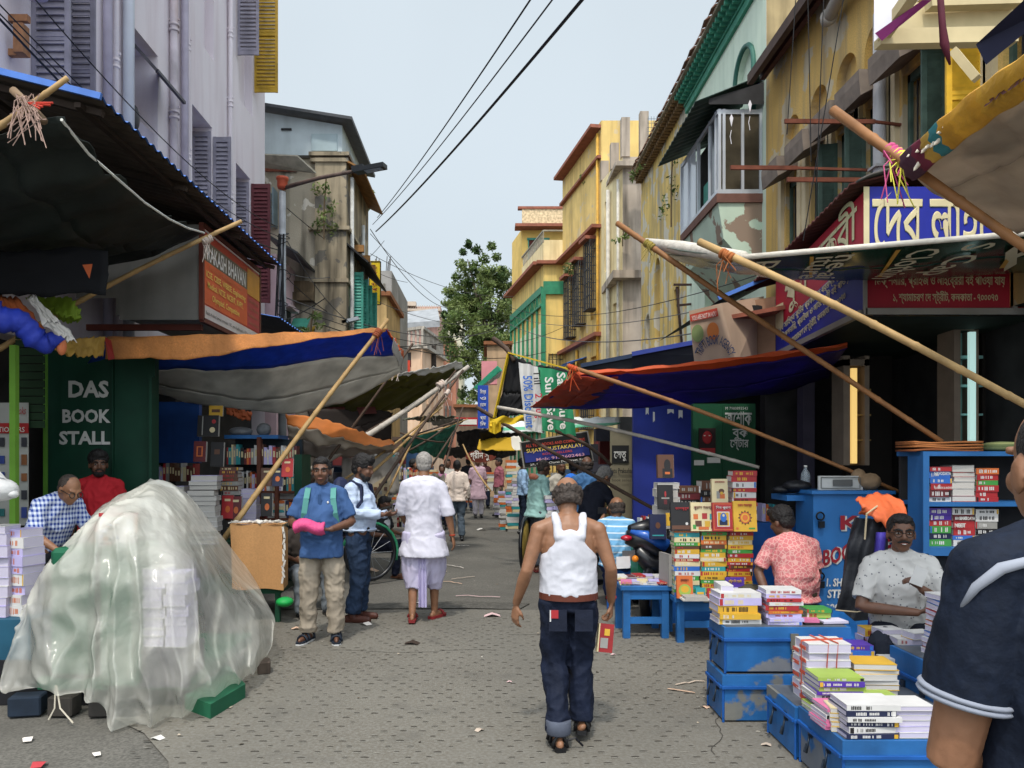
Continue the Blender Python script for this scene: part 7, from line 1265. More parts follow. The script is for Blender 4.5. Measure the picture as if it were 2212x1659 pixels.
def fuse(mb, name, mat, parent, vox, fold=0, fs=9, seed=0, smooth=3, fstretch=(1, 1, 1), Mx=None):
    """overlapping closed shapes become one continuous smooth skin"""
    me = mb.mesh(); o = bpy.data.objects.new('t', me); C.objects.link(o)
    r = o.modifiers.new('r', 'REMESH'); r.mode = 'VOXEL'; r.voxel_size = vox; r.use_smooth_shade = True
    if smooth: s_ = o.modifiers.new('s', 'SMOOTH'); s_.iterations = smooth; s_.factor = .5
    bpy.context.view_layer.update(); m2 = bpy.data.meshes.new_from_object(o.evaluated_get(bpy.context.evaluated_depsgraph_get()))
    bpy.data.objects.remove(o); bpy.data.meshes.remove(me)
    if fold:
        ns = [v.normal.copy() for v in m2.vertices]
        for v, n in zip(m2.vertices, ns):
            p = Vector((v.co.x * fstretch[0], v.co.y * fstretch[1], v.co.z * fstretch[2])); w_ = nz(p, 3, seed + 5); p2 = p + Vector((w_, w_, w_)) * .08
            a = 1 - abs(nz(p2, fs, seed)) * 2.6; b = 1 - abs(nz(p2, fs * 2.1, seed + 2)) * 2.6
            v.co += n * fold * (max(a, -.6) * .8 + max(b, -.6) * .35 - .3)
    if Mx is not None: m2.transform(Mx)
    m2.materials.clear(); m2.materials.append(mat)
    for p in m2.polygons: p.use_smooth = True
    x = bpy.data.objects.new(name, m2); C.objects.link(x); setpar(x, parent); return x
def hand(mb, w_, dirv, palm_n, thumb_side, curl=.35, s=1.0):
    """palm, four unequal bent fingers and a thumb leaving the palm's side"""
    w_, d, n = Vector(w_), Vector(dirv).normalized(), Vector(palm_n).normalized(); n = (n - d * n.dot(d)).normalized(); sd_ = d.cross(n) * thumb_side
    c = w_ + d * .045 * s; loft(mb, [(w_ + d * q * .09 * s, sd_ * r * s, n * .014 * s) for q, r in ((-.1, .022), (.15, .03), (.5, .038), (.9, .04), (1.02, .034))], 12)
    for i, (o_, L) in enumerate(((.03, .07), (.011, .08), (-.009, .075), (-.028, .058))):
        b = w_ + d * .082 * s + sd_ * o_ * s; a1, a2 = curl * .6, curl * 1.5; d1 = d * cos(a1) + n * sin(a1); d2 = d * cos(a2) + n * sin(a2); d3 = d * cos(a2 * 1.5) + n * sin(a2 * 1.5); p1 = b + d1 * L * .45 * s; p2 = p1 + d2 * L * .32 * s; limb(mb, [b, p1, p2, p2 + d3 * L * .25 * s], [.0095 * s, .009 * s, .008 * s, .0065 * s], n=7)
    b = w_ + d * .02 * s + sd_ * .026 * s; p1 = b + (sd_ * .7 + d * .7 + n * .3).normalized() * .04 * s; limb(mb, [b, p1, p1 + (d * .9 + n * (.2 + curl * .5)).normalized() * .035 * s], [.013 * s, .011 * s, .008 * s], n=7)
BASE = dict(pel=(0, 0, .93), wst=(0, .0, 1.08), ch=(0, .01, 1.26), nk=(0, .025, 1.44), hd=(0, -.005, 1.575), sa=(-.168, .02, 1.362), sb=(.168, .02, 1.362), ea=(-.225, .05, 1.105), eb=(.225, .05, 1.105), wa=(-.25, -.02, .885), wb=(.25, -.02, .885),
    ja=(-.09, 0, .9), jb=(.09, 0, .9), ka=(-.1, -.01, .5), kb=(.1, -.01, .5), fa=(-.105, .03, .085), fb=(.105, .03, .085))
SKIN = dict(mid=M((.24, .115, .062), .48, .16, 14, spec=.4, bump=.12), light=M((.33, .17, .10), .48, .16, 14, spec=.4, bump=.12), dark=M((.125, .058, .035), .48, .16, 14, spec=.4, bump=.12))
HAIRB = M((.012, .010, .010), .55, .3, 40, spec=.35, bump=.6); HAIRG = M((.28, .26, .24), .6, .3, 40, bump=.6); HAIRS = M((.05, .038, .032), .6, .4, 30, bump=.6)
EYEM = M((.3, .28, .26), .25, .05, 5); IRIS = M((.015, .01, .008), .2, .1, 5); LIPM = M((.16, .06, .045), .5, .1, 9)
def person(label, px, d, rz, h=1.68, vox=.012, skin='mid', j=None, head=(0, 0), hair=None, hairstyle='short', shirt=None, sleeve='short', hem=.90, fat=0, flare=0, trousers=None, tm=None, shoes=None, bare=False, hands=(.4, .4), hdirs=None, face=False, moustache=False, beard=False, extras=None, group=None, z=0, seatcut=None, slv=.82, feet=((0, -1), (0, -1)), fold=.016, hand_on=True, leg=1.0):
    s = h / 1.7; J = {k: Vector(v) for k, v in BASE.items()}
    for k, v in (j or {}).items(): J[k] = Vector(v)
    loc = Vector((X_(px, d), d, z)); Mx = Matrix.Translation(loc) @ Matrix.Rotation(radians(rz), 4, 'Z') @ Matrix.Scale(s, 4)
    t = thing('person', label, 'person', loc, group); k = MB(); vx = vox / s
    lat = (J['sb'] - J['sa']); lat.normalize(); hip = (J['jb'] - J['ja']).normalized(); sh = (J['sa'] + J['sb']) / 2
    def torso(mb, g=0, low=.1, flr=0, lowz=None):
        cs_ = [J['pel'] - Vector((0, 0, low)), J['pel'], J['wst'], J['ch'], sh, sh.lerp(J['nk'], .95)]; rr_ = [(.135, .1), (.168, .118), (.15 + fat * .6, .108 + fat), (.168 + fat * .3, .112 + fat * .5), (.156, .09), (.07, .064)]
        if lowz is not None: cs_[0] = J['pel'].lerp(Vector((J['pel'].x, J['pel'].y, lowz)), 1.0); rr_[0] = (.185 + flr, .14 + fat * .6 + flr * .8)
        rings = []
        pts = []
        for i in range(len(cs_) - 1):
            for q in range(4):
                f = q / 4; f2 = f * f * (3 - 2 * f); pts.append((cs_[i].lerp(cs_[i + 1], f), rr_[i][0] + (rr_[i + 1][0] - rr_[i][0]) * f2 + g, rr_[i][1] + (rr_[i + 1][1] - rr_[i][1]) * f2 + g, (i + f) / 5))
        pts.append((cs_[-1], rr_[-1][0] + g, rr_[-1][1] + g, 1))
        for i, (c, rx, ry, f) in enumerate(pts):
            tt = (pts[min(i + 1, len(pts) - 1)][0] - pts[max(i - 1, 0)][0]).normalized(); a = hip.lerp(lat, f); a = (a - tt * a.dot(tt)).normalized(); b = tt.cross(a); c2 = c - b * 0; 
            if fat and .15 < f < .7: c2 = c - b * fat * .5 * sin((f - .15) / .55 * pi)
            rings.append((c2, a * rx, b * ry))
        loft(mb, rings, 20)
    torso(k)
    Rh = Euler((radians(head[1]), 0, radians(head[0]))).to_matrix() @ Matrix.Scale(1.08, 3); hd = J['hd']; HP = lambda x, y, z: hd + Rh @ Vector((x, y, z)); HR = Rh
    limb(k, [sh.lerp(J['nk'], .5), J['nk'], HP(0, .02, -.05)], [.062, .055, .055])
    k.ball(HP(0, .012, .03), (.074, .093, .092), 18, 12, R=HR); k.ball(HP(0, -.028, -.028), (.06, .062, .078), 16, 10, R=HR); k.ball(HP(0, -.048, -.085), (.034, .03, .026), 10, 8, R=HR); k.ball(HP(0, -.005, -.055), (.056, .06, .045), 12, 8, R=HR)
    limb(k, [HP(0, -.086, .018), HP(0, -.1, -.02)], [.009, .014], n=8); k.ball(HP(.012, -.092, -.024), .011, 8, 6); k.ball(HP(-.012, -.092, -.024), .011, 8, 6)
    for sx in (-1, 1): k.ball(HP(.078 * sx, .012, -.008), (.009, .02, .032), 8, 6, R=HR); k.ball(HP(.036 * sx, -.066, -.02), (.024, .02, .024), 8, 6, R=HR); limb(k, [HP(.014 * sx, -.086, .03), HP(.05 * sx, -.072, .032)], [.01, .009], n=7)
    k.ball(HP(0, -.084, -.052), (.022, .012, .008), 8, 6, R=HR); k.ball(HP(0, -.08, -.064), (.018, .012, .008), 8, 6, R=HR)
    for a in 'ab':
        S_, E2, W2 = J['s' + a], J['e' + a], J['w' + a]; limb(k, [S_, S_.lerp(E2, .4), E2, E2.lerp(W2, .3), W2], [.052, .048, .039, .041, .027])
        k.ball(S_, (.056, .056, .052), 10, 8); limb(k, [sh.lerp(J['nk'], .8), S_], [.056, .05])
        if hand_on:
            dv = (W2 - E2).normalized(); hv = hdirs[a] if hdirs and a in hdirs else (dv, Vector((0, -1, .2)) if False else Vector((1 if a == 'a' else -1, -.2, 0)), 1)
            hand(k, W2 + Vector(hv[0]).normalized() * .02, hv[0], hv[1], hv[2] if len(hv) > 2 else 1, hands[0 if a == 'a' else 1])
    for i, a in enumerate('ab'):
        A, B_, F_ = J['j' + a], J['k' + a], J['f' + a]; limb(k, [A, A.lerp(B_, .5), B_, B_.lerp(F_, .35), F_], [.085, .072, .052, .052, .035]); fd = Vector((*feet[i], 0)).normalized() if len(feet[i]) == 2 else Vector(feet[i]).normalized(); b = F_ - Vector((0, 0, .045)) * (1 if len(feet[i]) == 2 else .6)
        limb(k, [b - fd * .04, b + fd * .06, b + fd * .15], [.036, .036, .026], flat=.7); 
    body = fuse(k, 'body', SKIN[skin], t, min(vx, .011) if vox < .013 else vx, 0, smooth=2, Mx=Mx)
    if hair is not None:
        k = MB()
        if hairstyle == 'short': k.ball(HP(0, .024, .042), (.081, .094, .09), 18, 12, R=HR); k.ball(HP(0, .055, -.005), (.072, .055, .06), 12, 8, R=HR); k.ball(HP(0, -.03, .09), (.062, .05, .035), 12, 8, R=HR)
        elif hairstyle == 'crop': k.ball(HP(0, .026, .036), (.078, .09, .087), 18, 12, R=HR); k.ball(HP(0, .05, -.01), (.07, .054, .06), 12, 8, R=HR)
        elif hairstyle == 'thick': k.ball(HP(0, .02, .06), (.092, .1, .092), 18, 12, R=HR); k.ball(HP(0, .06, .0), (.08, .055, .07), 12, 8, R=HR); k.ball(HP(0, -.04, .1), (.07, .055, .045), 12, 8, R=HR)
        elif hairstyle == 'bald':
            for q in range(15): a = -.12 * pi + q / 14 * 1.24 * pi; k.ball(HP(.071 * cos(a), .012 + .086 * sin(a), .012 + .012 * (q % 2)), (.024, .024, .036), 8, 6)
            for q in range(9): a = .1 * pi + q / 8 * .8 * pi; k.ball(HP(.064 * cos(a), .02 + .078 * sin(a), -.035), (.022, .022, .03), 8, 6)
        fuse(k, 'hair', hair, t, vx * .7, .006 if hairstyle != 'crop' else .002, 30, 4, 1, Mx=Mx)
    if beard: k = MB(); k.ball(HP(0, -.044, -.075), (.05, .045, .042), 12, 8, R=HR); k.ball(HP(0, -.02, -.055), (.064, .052, .04), 12, 8, R=HR); fuse(k, 'beard', HAIRB, t, vx * .7, .004, 30, 2, 1, Mx=Mx)
    def put(mb, name, m): mb.v = [tuple(Mx @ Vector(q)) for q in mb.v]; return mb.use(m).build(name, m, t)
    if moustache: k = MB().use(HAIRB); limb(k, [HP(-.032, -.082, -.048), HP(0, -.094, -.04), HP(.032, -.082, -.048)], [.006, .01, .006], n=7); put(k, 'moustache', HAIRB)
    if face:
        for sx in (-1, 1):
            k = MB().use(EYEM); k.ball(HP(.031 * sx, -.079, .009), (.013, .006, .0052), 10, 8, R=HR); k.use(IRIS); k.ball(HP(.031 * sx, -.083, .009), (.0066, .004, .006), 8, 6, R=HR); k.v = [tuple(Mx @ Vector(q)) for q in k.v]; k.build('eye', None, t)
            k = MB().use(HAIRB); limb(k, [HP(.012 * sx, -.095, .027), HP(.033 * sx, -.09, .034), HP(.056 * sx, -.073, .027)], [.005, .0075, .004], n=6); k.v = [tuple(Mx @ Vector(q)) for q in k.v]; k.build('eyebrow', None, t)
        k = MB().use(LIPM); k.ball(HP(0, -.093, -.056), (.024, .006, .007), 8, 6, R=HR); k.v = [tuple(Mx @ Vector(q)) for q in k.v]; k.build('lips', None, t)
    if shirt is not None:
        k = MB(); torso(k, .021, flr=flare, lowz=hem)
        for a in 'ab':
            S_, E2, W2 = J['s' + a], J['e' + a], J['w' + a]
            if sleeve == 'none': continue
            k.ball(S_, (.066, .068, .062), 12, 8); limb(k, [sh.lerp(J['nk'], .72), S_], [.07, .066])
            if sleeve == 'short': limb(k, [S_, S_.lerp(E2, .45), S_.lerp(E2, slv)], [.064, .067, .066], False)
            elif sleeve == 'elbow': limb(k, [S_, S_.lerp(E2, .5), E2, E2.lerp(W2, .12)], [.066, .068, .066, .066], False)
            else: limb(k, [S_, S_.lerp(E2, .5), E2, E2.lerp(W2, .5), E2.lerp(W2, .9)], [.064, .062, .056, .05, .043], False)
        fuse(k, 'shirt', shirt, t, vx, fold, 7, len(label), 2, Mx=Mx)
        if sleeve != 'none':
            k = MB(); nk = sh.lerp(J['nk'], .62); k.tube([nk + Vector((.072 * cos(q * pi / 8), .07 * sin(q * pi / 8) + .005, -.028 * max(0, -sin(q * pi / 8)) + .012)) for q in range(-3, 12)], [.016] * 15, 7); k.v = [tuple(Mx @ Vector(q)) for q in k.v]; k.build('collar', shirt, t)
    if trousers is not None:
        k = MB(); cs_ = [J['pel'] - Vector((0, 0, .1)), J['pel'], J['pel'].lerp(J['wst'], .2)]
        loft(k, [(c, hip * rx, Vector((0, 1, 0)) * ry) for c, rx, ry in ((cs_[0], .15, .112), (cs_[1], .172, .122), (cs_[2], .158 + fat * .4, .108 + fat * .5))], 20)
        for a in 'ab':
            A, B_, F_ = J['j' + a], J['k' + a], J['f' + a]; e = F_ - (F_ - B_).normalized() * .015 if tm != 'dhoti' else B_.lerp(F_, .42)
            limb(k, [A, A.lerp(B_, .5), B_, B_.lerp(e, .5), e], [.1, .092 * leg, .076 * leg, .07 * leg, .068 * leg] if tm != 'dhoti' else [.12, .128, .118, .105, .08], True if seatcut else False)
        if tm == 'dhoti': loft(k, [(Vector((0, .01, zz)), Vector((rx, 0, 0)), Vector((0, ry, 0))) for zz, rx, ry in ((.30, .02, .05), (.42, .05, .09), (.6, .1, .11), (.85, .17, .13))], 16)
        fuse(k, 'trousers' if tm != 'dhoti' else 'dhoti', trousers, t, vx, .016, 7, len(label) + 3, 2, (1, 1, .55) if tm == 'dhoti' else (1, 1, 1), Mx=Mx)
    if shoes is not None:
        for i, a in enumerate('ab'):
            F_ = J['f' + a]; two = len(feet[i]) == 2; fd = Vector((*feet[i], 0)).normalized() if two else Vector(feet[i]).normalized(); b = F_ - Vector((0, 0, .05)) * (1 if two else .8); sd_ = Vector((-fd.y, fd.x, 0)).normalized(); up = sd_.cross(fd) * -1; up = up if up.z > 0 else -up
            k = MB()
            if shoes[0] == 'shoe': limb(k, [b - fd * .05, b + fd * .07, b + fd * .17], [.047, .045, .036], flat=.85); limb(k, [b + Vector((0, 0, .03)), b + Vector((0, 0, .06))], [.046, .045]); fuse(k, 'shoe', shoes[1], t, max(vx * .7, .006), Mx=Mx)
            else:
                k.use(shoes[1]); c0 = b - up * .03
                prof = [(-.08, .028), (-.06, .036), (0, .034), (.08, .044), (.15, .042), (.19, .02)]
                for zz, m_ in ((0, shoes[2] if len(shoes) > 2 else shoes[1]), (.014, shoes[1])): k.use(m_); lo = [c0 + fd * q + sd_ * r + up * zz for q, r in prof] + [c0 + fd * q - sd_ * r + up * zz for q, r in prof[::-1]]; n_ = len(lo); k.add(lo + [p + up * .013 for p in lo], [tuple(range(n_ - 1, -1, -1)), tuple(range(n_, 2 * n_))] + [(q, (q + 1) % n_, (q + 1) % n_ + n_, q + n_) for q in range(n_)])
                k.use(shoes[1])
                for q, r, hh in ((.1, .047, .055), (.045, .042, .07), (-.05, .042, .075)) if shoes[0] == 'sandal' else ((.1, .046, .05),): k.tube([c0 + fd * q + sd_ * r * cos(x * pi / 6) * 1.05 + up * (.02 + hh * sin(x * pi / 6)) for x in range(7)], .011, 6)
                k.v = [tuple(Mx @ Vector(q)) for q in k.v]; k.build('sandal', None, t)
    if extras: extras(t, Mx, J, s, HP)
    return t
def xbuild(t, Mx, mb, name, m=None): mb.v = [tuple(Mx @ Vector(q)) for q in mb.v]; return mb.build(name, m, t)
C_ = lambda c, **k: M(c, .8, .1, 5, spec=.15, bump=.22, **k)
# 1 bald man in the white vest, seen from behind, mid stride
VEST = C_('bebec6'); JEAN = M('131a2c', .75, .3, 6, spec=.2, bump=.5)
def ex1(t, Mx, J, s, HP):
    k = MB()
    loft(k, [(Vector((0, y, z)), Vector((rx, 0, 0)), Vector((0, ry, 0))) for z, y, rx, ry in ((.93, 0, .182, .15), (1.0, -.008, .182, .152), (1.1, -.008, .182, .15), (1.17, -.002, .176, .147), (1.23, .006, .14, .14), (1.28, .014, .112, .13), (1.335, .026, .096, .108))], 28)
    for sx in (-1, 1): limb(k, [Vector((.072 * sx, .095, 1.30)), Vector((.08 * sx, .078, 1.375)), Vector((.088 * sx, .012, 1.428)), Vector((.09 * sx, -.07, 1.38)), Vector((.09 * sx, -.11, 1.27))], [.03, .026, .022, .022, .026])
    limb(k, [Vector((-.05, .105, 1.3)), Vector((0, .108, 1.32)), Vector((.05, .105, 1.3))], [.03, .028, .03])
    fuse(k, 'vest', VEST, t, .008, .006, 8, 3, 2, Mx=Mx)
    k = MB(); loft(k, [(Vector((0, 0, z)), Vector((.186, 0, 0)), Vector((0, .15, 0))) for z in (.905, .945)], 28); xbuild(t, Mx, k, 'belt', M('5a2a1c', .4, .15, 6, spec=.5))
    k = MB().use(M('b02a2a', .6, .1, 9)); W_ = J['wa']; k.lathe([(.03, -.012), (.036, 0), (.03, .012)], W_ + Vector((0, 0, .02)), 12); xbuild(t, Mx, k, 'wrist_thread')
    k = MB().use(M('4a4f5c', .8, .15, 12)); F_ = J['fb']; k.lathe([(.07, -.02), (.078, -.01), (.078, .06), (.072, .065)], F_ + Vector((0, 0, .03)), 16); xbuild(t, Mx, k, 'trouser_cuff')
    k = MB().use(M('141b2e', .8, .3, 6, bump=.4))
    for sx in (-1, 1): k.box((.08 * sx, .138, .79), (.11, .012, .13)); 
    k.use(CM('red')).box((.1, .146, .83), (.045, .006, .05)); k.use(CM('white')).box((.126, .146, .82), (.008, .006, .07)); xbuild(t, Mx, k, 'back_pocket')
    k = MB().use(M('15151a', .5, .2, 5)); k.tube([F_ + Vector((-.05, .03, -.02)), F_ + Vector((-.1, .02, -.01)), F_ + Vector((-.15, 0, -.065))], .007, 5); xbuild(t, Mx, k, 'loose_strap')
person('bald man in white vest and dark jeans walking away down the lane', 1228, 4.62, 180, 1.62, .008, 'mid', dict(pel=(0, 0, .93), ch=(0, .0, 1.25), nk=(0, -.01, 1.42), hd=(0, -.075, 1.53), sa=(-.182, .01, 1.335), sb=(.187, .01, 1.335), ea=(-.262, .04, 1.09), eb=(.265, .04, 1.08), wa=(-.285, -.1, .87), wb=(.325, -.08, .86), ka=(-.075, -.08, .5), fa=(-.09, -.04, .11), kb=(.085, -.03, .49), fb=(.075, .13, .085)), head=(0, 24), hair=HAIRS, hairstyle='bald', trousers=JEAN, shoes=('sandal', M('141416', .5, .2, 6)), hands=(1.1, .5), hdirs=dict(a=((0, -.15, -1), (.9, -.3, 0), -1), b=((.1, -.1, -1), (-.7, -.5, 0), 1)), feet=((-.15, -1, -.15), (.12, -1)), extras=ex1, fat=.03, leg=1.08)
bk = thing('book', 'red paperback held down by the bald man at his side', 'book', W(1310, 1380, 4.7)); c = W(1307, 1378, 4.68); R = Euler((radians(-8), radians(9), radians(16))).to_matrix(); k = MB().use(M('8f2a2c', .5, .15, 6)); k.box(c, (.1, .022, .17), rot=R); k.use(CM('cream')); k.box(c + R @ Vector((-.047, 0, 0)), (.008, .024, .168), rot=R); k.use(CM('yellow')).box(c + R @ Vector((.005, -.012, .035)), (.035, .003, .04), rot=R); k.use(CM('grey')).box(c + R @ Vector((-.01, -.012, -.03)), (.05, .003, .06), rot=R); k.build('cover', None, bk)
# 2 blue polo man
def strap(t, Mx, J, m, name='backpack_strap', z0=1.05, dx=.115):
    for sx in (-1, 1):
        k = MB().use(m); pts = [Vector((dx * sx, .1, 1.3)), Vector((dx * sx, .05, 1.435)), Vector((dx * sx, -.06, 1.42)), Vector((dx * 1.05 * sx, -.128, 1.33)), Vector((dx * 1.2 * sx, -.142, 1.2)), Vector((dx * 1.4 * sx, -.08, z0))]
        for a, b in zip(pts, pts[1:]): k.bar(a, b, .05, .012, up=(1, 0, 0.01) if False else (0, 0, 1) if abs((b - a).normalized().z) < .7 else (0, -1, 0))
        xbuild(t, Mx, k, name)
def ex2(t, Mx, J, s, HP):
    strap(t, Mx, J, M('4f8a84', .7, .1, 6)); k = MB().use(M('4fa39b', .7, .1, 5)); limb(k, [Vector((0, .17, 1.0)), Vector((0, .18, 1.34))], [.14, .12], flat=.6); xbuild(t, Mx, k, 'backpack')
    k = MB().use(C_('2f486e')); k.box((0, -.133, 1.3), (.03, .008, .14)); xbuild(t, Mx, k, 'placket'); k = MB().use(CM('white')).ball((.075, -.14, 1.3), (.01, .004, .012), 8, 6); xbuild(t, Mx, k, 'chest_logo')
person('stout man in blue polo shirt and beige trousers facing the viewer', 695, 7.12, 4, 1.70, .009, 'dark', dict(ea=(-.27, -.02, 1.11), eb=(.28, -.02, 1.11), wa=(-.11, -.24, 1.065), wb=(.12, -.24, 1.065), ka=(-.115, -.02, .5), kb=(.12, -.02, .5), fa=(-.13, .02, .085), fb=(.135, .0, .085)), head=(0, 0), hair=HAIRB, shirt=C_('3a5580'), hem=.80, fat=.045, trousers=C_('958a7b'), shoes=('sandal', M('1c2430', .6, .15, 5), M('c9c9c9', .6, .1, 5)), face=True, hands=(.7, .7), hdirs=dict(a=((1, -.25, 0), (0, -.2, 1), -1), b=((-1, -.25, 0), (0, -.2, 1), -1)), feet=((-.35, -1), (.12, -1)), extras=ex2, leg=1.12)
k = MB().use(M('c8487a', .6, .12, 8, bump=.7)); c = W(672, 1135, 6.86); k.grid(lambda a, b: c + Vector(((a - .5) * .26, -.05 - .05 * sin(pi * b) + .05 * (a - .5), (b - .5) * .09 + .02 * sin(a * 6) + .012 * nz((a * 6, b * 5, 0), 2) - .03 * abs(a - .5))), 16, 8); tag(k.build('pink_packet', solid=.03), 'crumpled bright pink packet in the hands of the blue polo man', 'packet')
# 3 light blue shirt man in profile
def ex3(t, Mx, J, s, HP):
    k = MB().use(M('1c2340', .7, .15, 6)); k2 = MB()
    pts = [Vector((-.13, .1, 1.15)), Vector((-.14, .1, 1.36)), Vector((-.13, .03, 1.45)), Vector((-.13, -.08, 1.4)), Vector((-.165, -.1, 1.25)), Vector((-.19, -.02, 1.12))]
    for a, b in zip(pts, pts[1:]): k.bar(a, b, .055, .02, up=(0, -1, 0))
    pts = [Vector((p.x * -1, p.y, p.z)) for p in pts]
    for a, b in zip(pts, pts[1:]): k2.bar(a, b, .055, .02, up=(0, -1, 0))
    xbuild(t, Mx, k, 'backpack_strap'); xbuild(t, Mx, k2, 'backpack_strap', M('1c2340', .7, .15, 6)); k = MB().use(M('1c2340', .7, .15, 6)); limb(k, [Vector((0, .19, 1.0)), Vector((0, .2, 1.36))], [.14, .13], flat=.65); xbuild(t, Mx, k, 'backpack')
    k = MB(); loft(k, [(Vector((0, 0, z)), Vector((.182, 0, 0)), Vector((0, .15, 0))) for z in (.95, .99)], 24); xbuild(t, Mx, k, 'belt', M('1a1512', .5, .1, 5)); k = MB().use(M('b88a3a', .4, .1, 5, metal=.6)); k.lathe([(.028, -.01), (.034, 0), (.028, .01)], J['wb'], 10); xbuild(t, Mx, k, 'bracelet')
person('young man in light blue shirt looking at his phone in profile', 775, 8.05, 78, 1.72, .01, 'dark', dict(hd=(0, -.05, 1.57), nk=(0, .0, 1.44), ea=(-.22, -.02, 1.12), eb=(.22, -.02, 1.12), wa=(-.1, -.3, 1.11), wb=(.12, -.27, 1.1), ka=(-.09, -.03, .5), kb=(.1, .0, .5)), head=(0, 12), hair=HAIRB, hairstyle='thick', beard=True, shirt=pattern('b8c6dc', 'a9b8d2', 'stripe', 60, .8, .3, mapping=(1, 1, 1)), sleeve='long', hem=.95, fat=.04, trousers=M('26344a', .8, .25, 6, spec=.15, bump=.5), shoes=('shoe', M('4a2a22', .45, .15, 6)), face=False, hands=(.8, .8), hdirs=dict(a=((.3, -1, 0), (.4, 0, 1), 1), b=((-.3, -1, .1), (-.4, 0, 1), 1)), extras=ex3, leg=1.12)
k = MB().use(M('101216', .2, .1, 5, spec=.6)); k.box(W(832, 1098, 7.95), (.16, .08, .012), rot=Euler((.2, -.25, 0)).to_matrix()); tag(k.build('phone'), 'black phone held flat by the young man in light blue shirt', 'phone')
# 4 white kurta man from behind
def ex4(t, Mx, J, s, HP):
    k = MB().use(C_('aca4c8')); k.grid(lambda a, b: Vector((-.04 + .09 * a + .01 * sin(a * 12), .12 + .02 * sin(a * 16) - .03 * b, .72 - .56 * b)), 12, 8); xbuild(t, Mx, k, 'dhoti_end'); k = MB().use(M('b0402a', .6, .1, 5)); k.lathe([(.026, -.008), (.032, 0), (.026, .008)], J['wa'], 10); xbuild(t, Mx, k, 'wrist_thread')
person('old man in long white kurta and lilac white dhoti walking away', 915, 8.02, 180, 1.76, .01, 'mid', dict(ea=(-.25, .04, 1.1), wa=(-.29, -.0, .87), eb=(.23, -.02, 1.12), wb=(.17, -.16, .93), ka=(-.1, -.08, .5), fa=(-.1, -.14, .085), kb=(.1, .0, .5), fb=(.105, .1, .1), hd=(0, -.03, 1.575)), head=(6, 8), hair=HAIRG, hairstyle='crop', shirt=C_('c2c0cc'), sleeve='elbow', hem=.66, flare=.05, fat=.01, trousers=C_('b4aec6'), tm='dhoti', shoes=('slipper', M('7a2426', .6, .1, 5)), hands=(.5, .5), feet=((-.6, -1), (.05, -1)), extras=ex4, fold=.009)
# far walkers and browsers
FG = 'people walking far down the lane'
person('man in cream shirt and grey jeans walking away beyond the kurta man', 987, 15.9, 185, 1.66, .014, 'dark', dict(ka=(-.09, -.04, .5), fb=(.1, .08, .09)), hair=HAIRB, hairstyle='crop', shirt=C_('d8c8bc'), sleeve='long', hem=.84, trousers=C_('56626e'), shoes=('shoe', BK), group=FG, fat=.01)
person('man in long pale pink kurta and white pyjama coming forward', 1032, 22, 10, 1.72, .018, 'dark', dict(ka=(-.09, -.08, .52), fa=(-.08, -.06, .09)), hair=HAIRS, hairstyle='crop', shirt=C_('b59aa6'), sleeve='elbow', hem=.52, flare=.06, trousers=C_('c9c2cc'), shoes=('shoe', BK), group=FG)
person('man in dull red shirt and khaki trousers standing sideways at the far stalls', 1077, 22.5, -70, 1.7, .018, 'dark', hair=HAIRB, shirt=C_('8f5560'), sleeve='long', hem=.86, trousers=C_('8d8a78'), shoes=('shoe', BK), group=FG)
person('man in white half sleeve shirt and blue trousers beyond the kurta man', 967, 20, 15, 1.68, .018, 'dark', hair=HAIRB, shirt=C_('bcb9b2'), hem=.86, trousers=C_('2f4a6f'), shoes=('shoe', BK), group=FG)
person('man in dark clothes walking with a teal bag at the far end', 1012, 25, 170, 1.7, .02, 'dark', hair=HAIRB, shirt=C_('2a2a30'), sleeve='long', hem=.86, trousers=C_('23304a'), shoes=('shoe', BK), group=FG)
person('man in maroon shirt at the far end behind the pink kurta man', 1048, 26, 20, 1.68, .02, 'dark', hair=HAIRB, shirt=C_('4a2a30'), hem=.86, trousers=C_('23283a'), shoes=('shoe', BK), group=FG)
person('man in navy shirt reading at the far stall beside the white kurta man', 895, 17, 100, 1.68, .018, 'dark', hair=HAIRB, shirt=C_('23283f'), hem=.86, trousers=C_('23283a'), shoes=('shoe', BK), group=FG)
person('man in pink shirt at the far stall half hidden by the kurta man', 955, 18.5, 0, 1.55, .018, 'dark', hair=HAIRB, shirt=C_('b07a9a'), hem=.86, trousers=C_('3a3a44'), shoes=('shoe', BK), group=FG)
person('man in pale blue shirt standing in profile beside the white book piles', 1131, 17.2, 100, 1.7, .016, 'dark', dict(wb=(.2, -.15, .95)), hair=HAIRB, shirt=C_('8faccc'), sleeve='long', hem=.88, trousers=C_('1d2636'), shoes=('shoe', BK), group=FG)
def ex6(t, Mx, J, s, HP): k = MB(); limb(k, [Vector((-.07, .06, 1.42)), Vector((0, .09, 1.43)), Vector((.08, .05, 1.42)), Vector((.07, -.07, 1.36))], [.04, .045, .04, .03]); fuse(k, 'scarf', C_('c98066'), t, .012, .006, Mx=Mx)
person('man in mint green shirt and grey trousers with peach scarf at the right stalls', 1160, 11.6, 118, 1.70, .012, 'dark', dict(ch=(0, -.03, 1.26), nk=(0, -.06, 1.43), hd=(0, -.12, 1.54), sa=(-.168, -.03, 1.35), sb=(.168, -.03, 1.35), ea=(-.24, -.02, 1.1), eb=(.24, -.04, 1.1), wa=(-.18, -.26, 1.05), wb=(.17, -.28, 1.05)), head=(0, 25), hair=HAIRS, hairstyle='crop', shirt=C_('8fb5b0'), sleeve='long', hem=.82, fat=.01, flare=.02, trousers=C_('474a52'), shoes=('slipper', M('6a2a2a', .6, .1, 5)), extras=ex6)
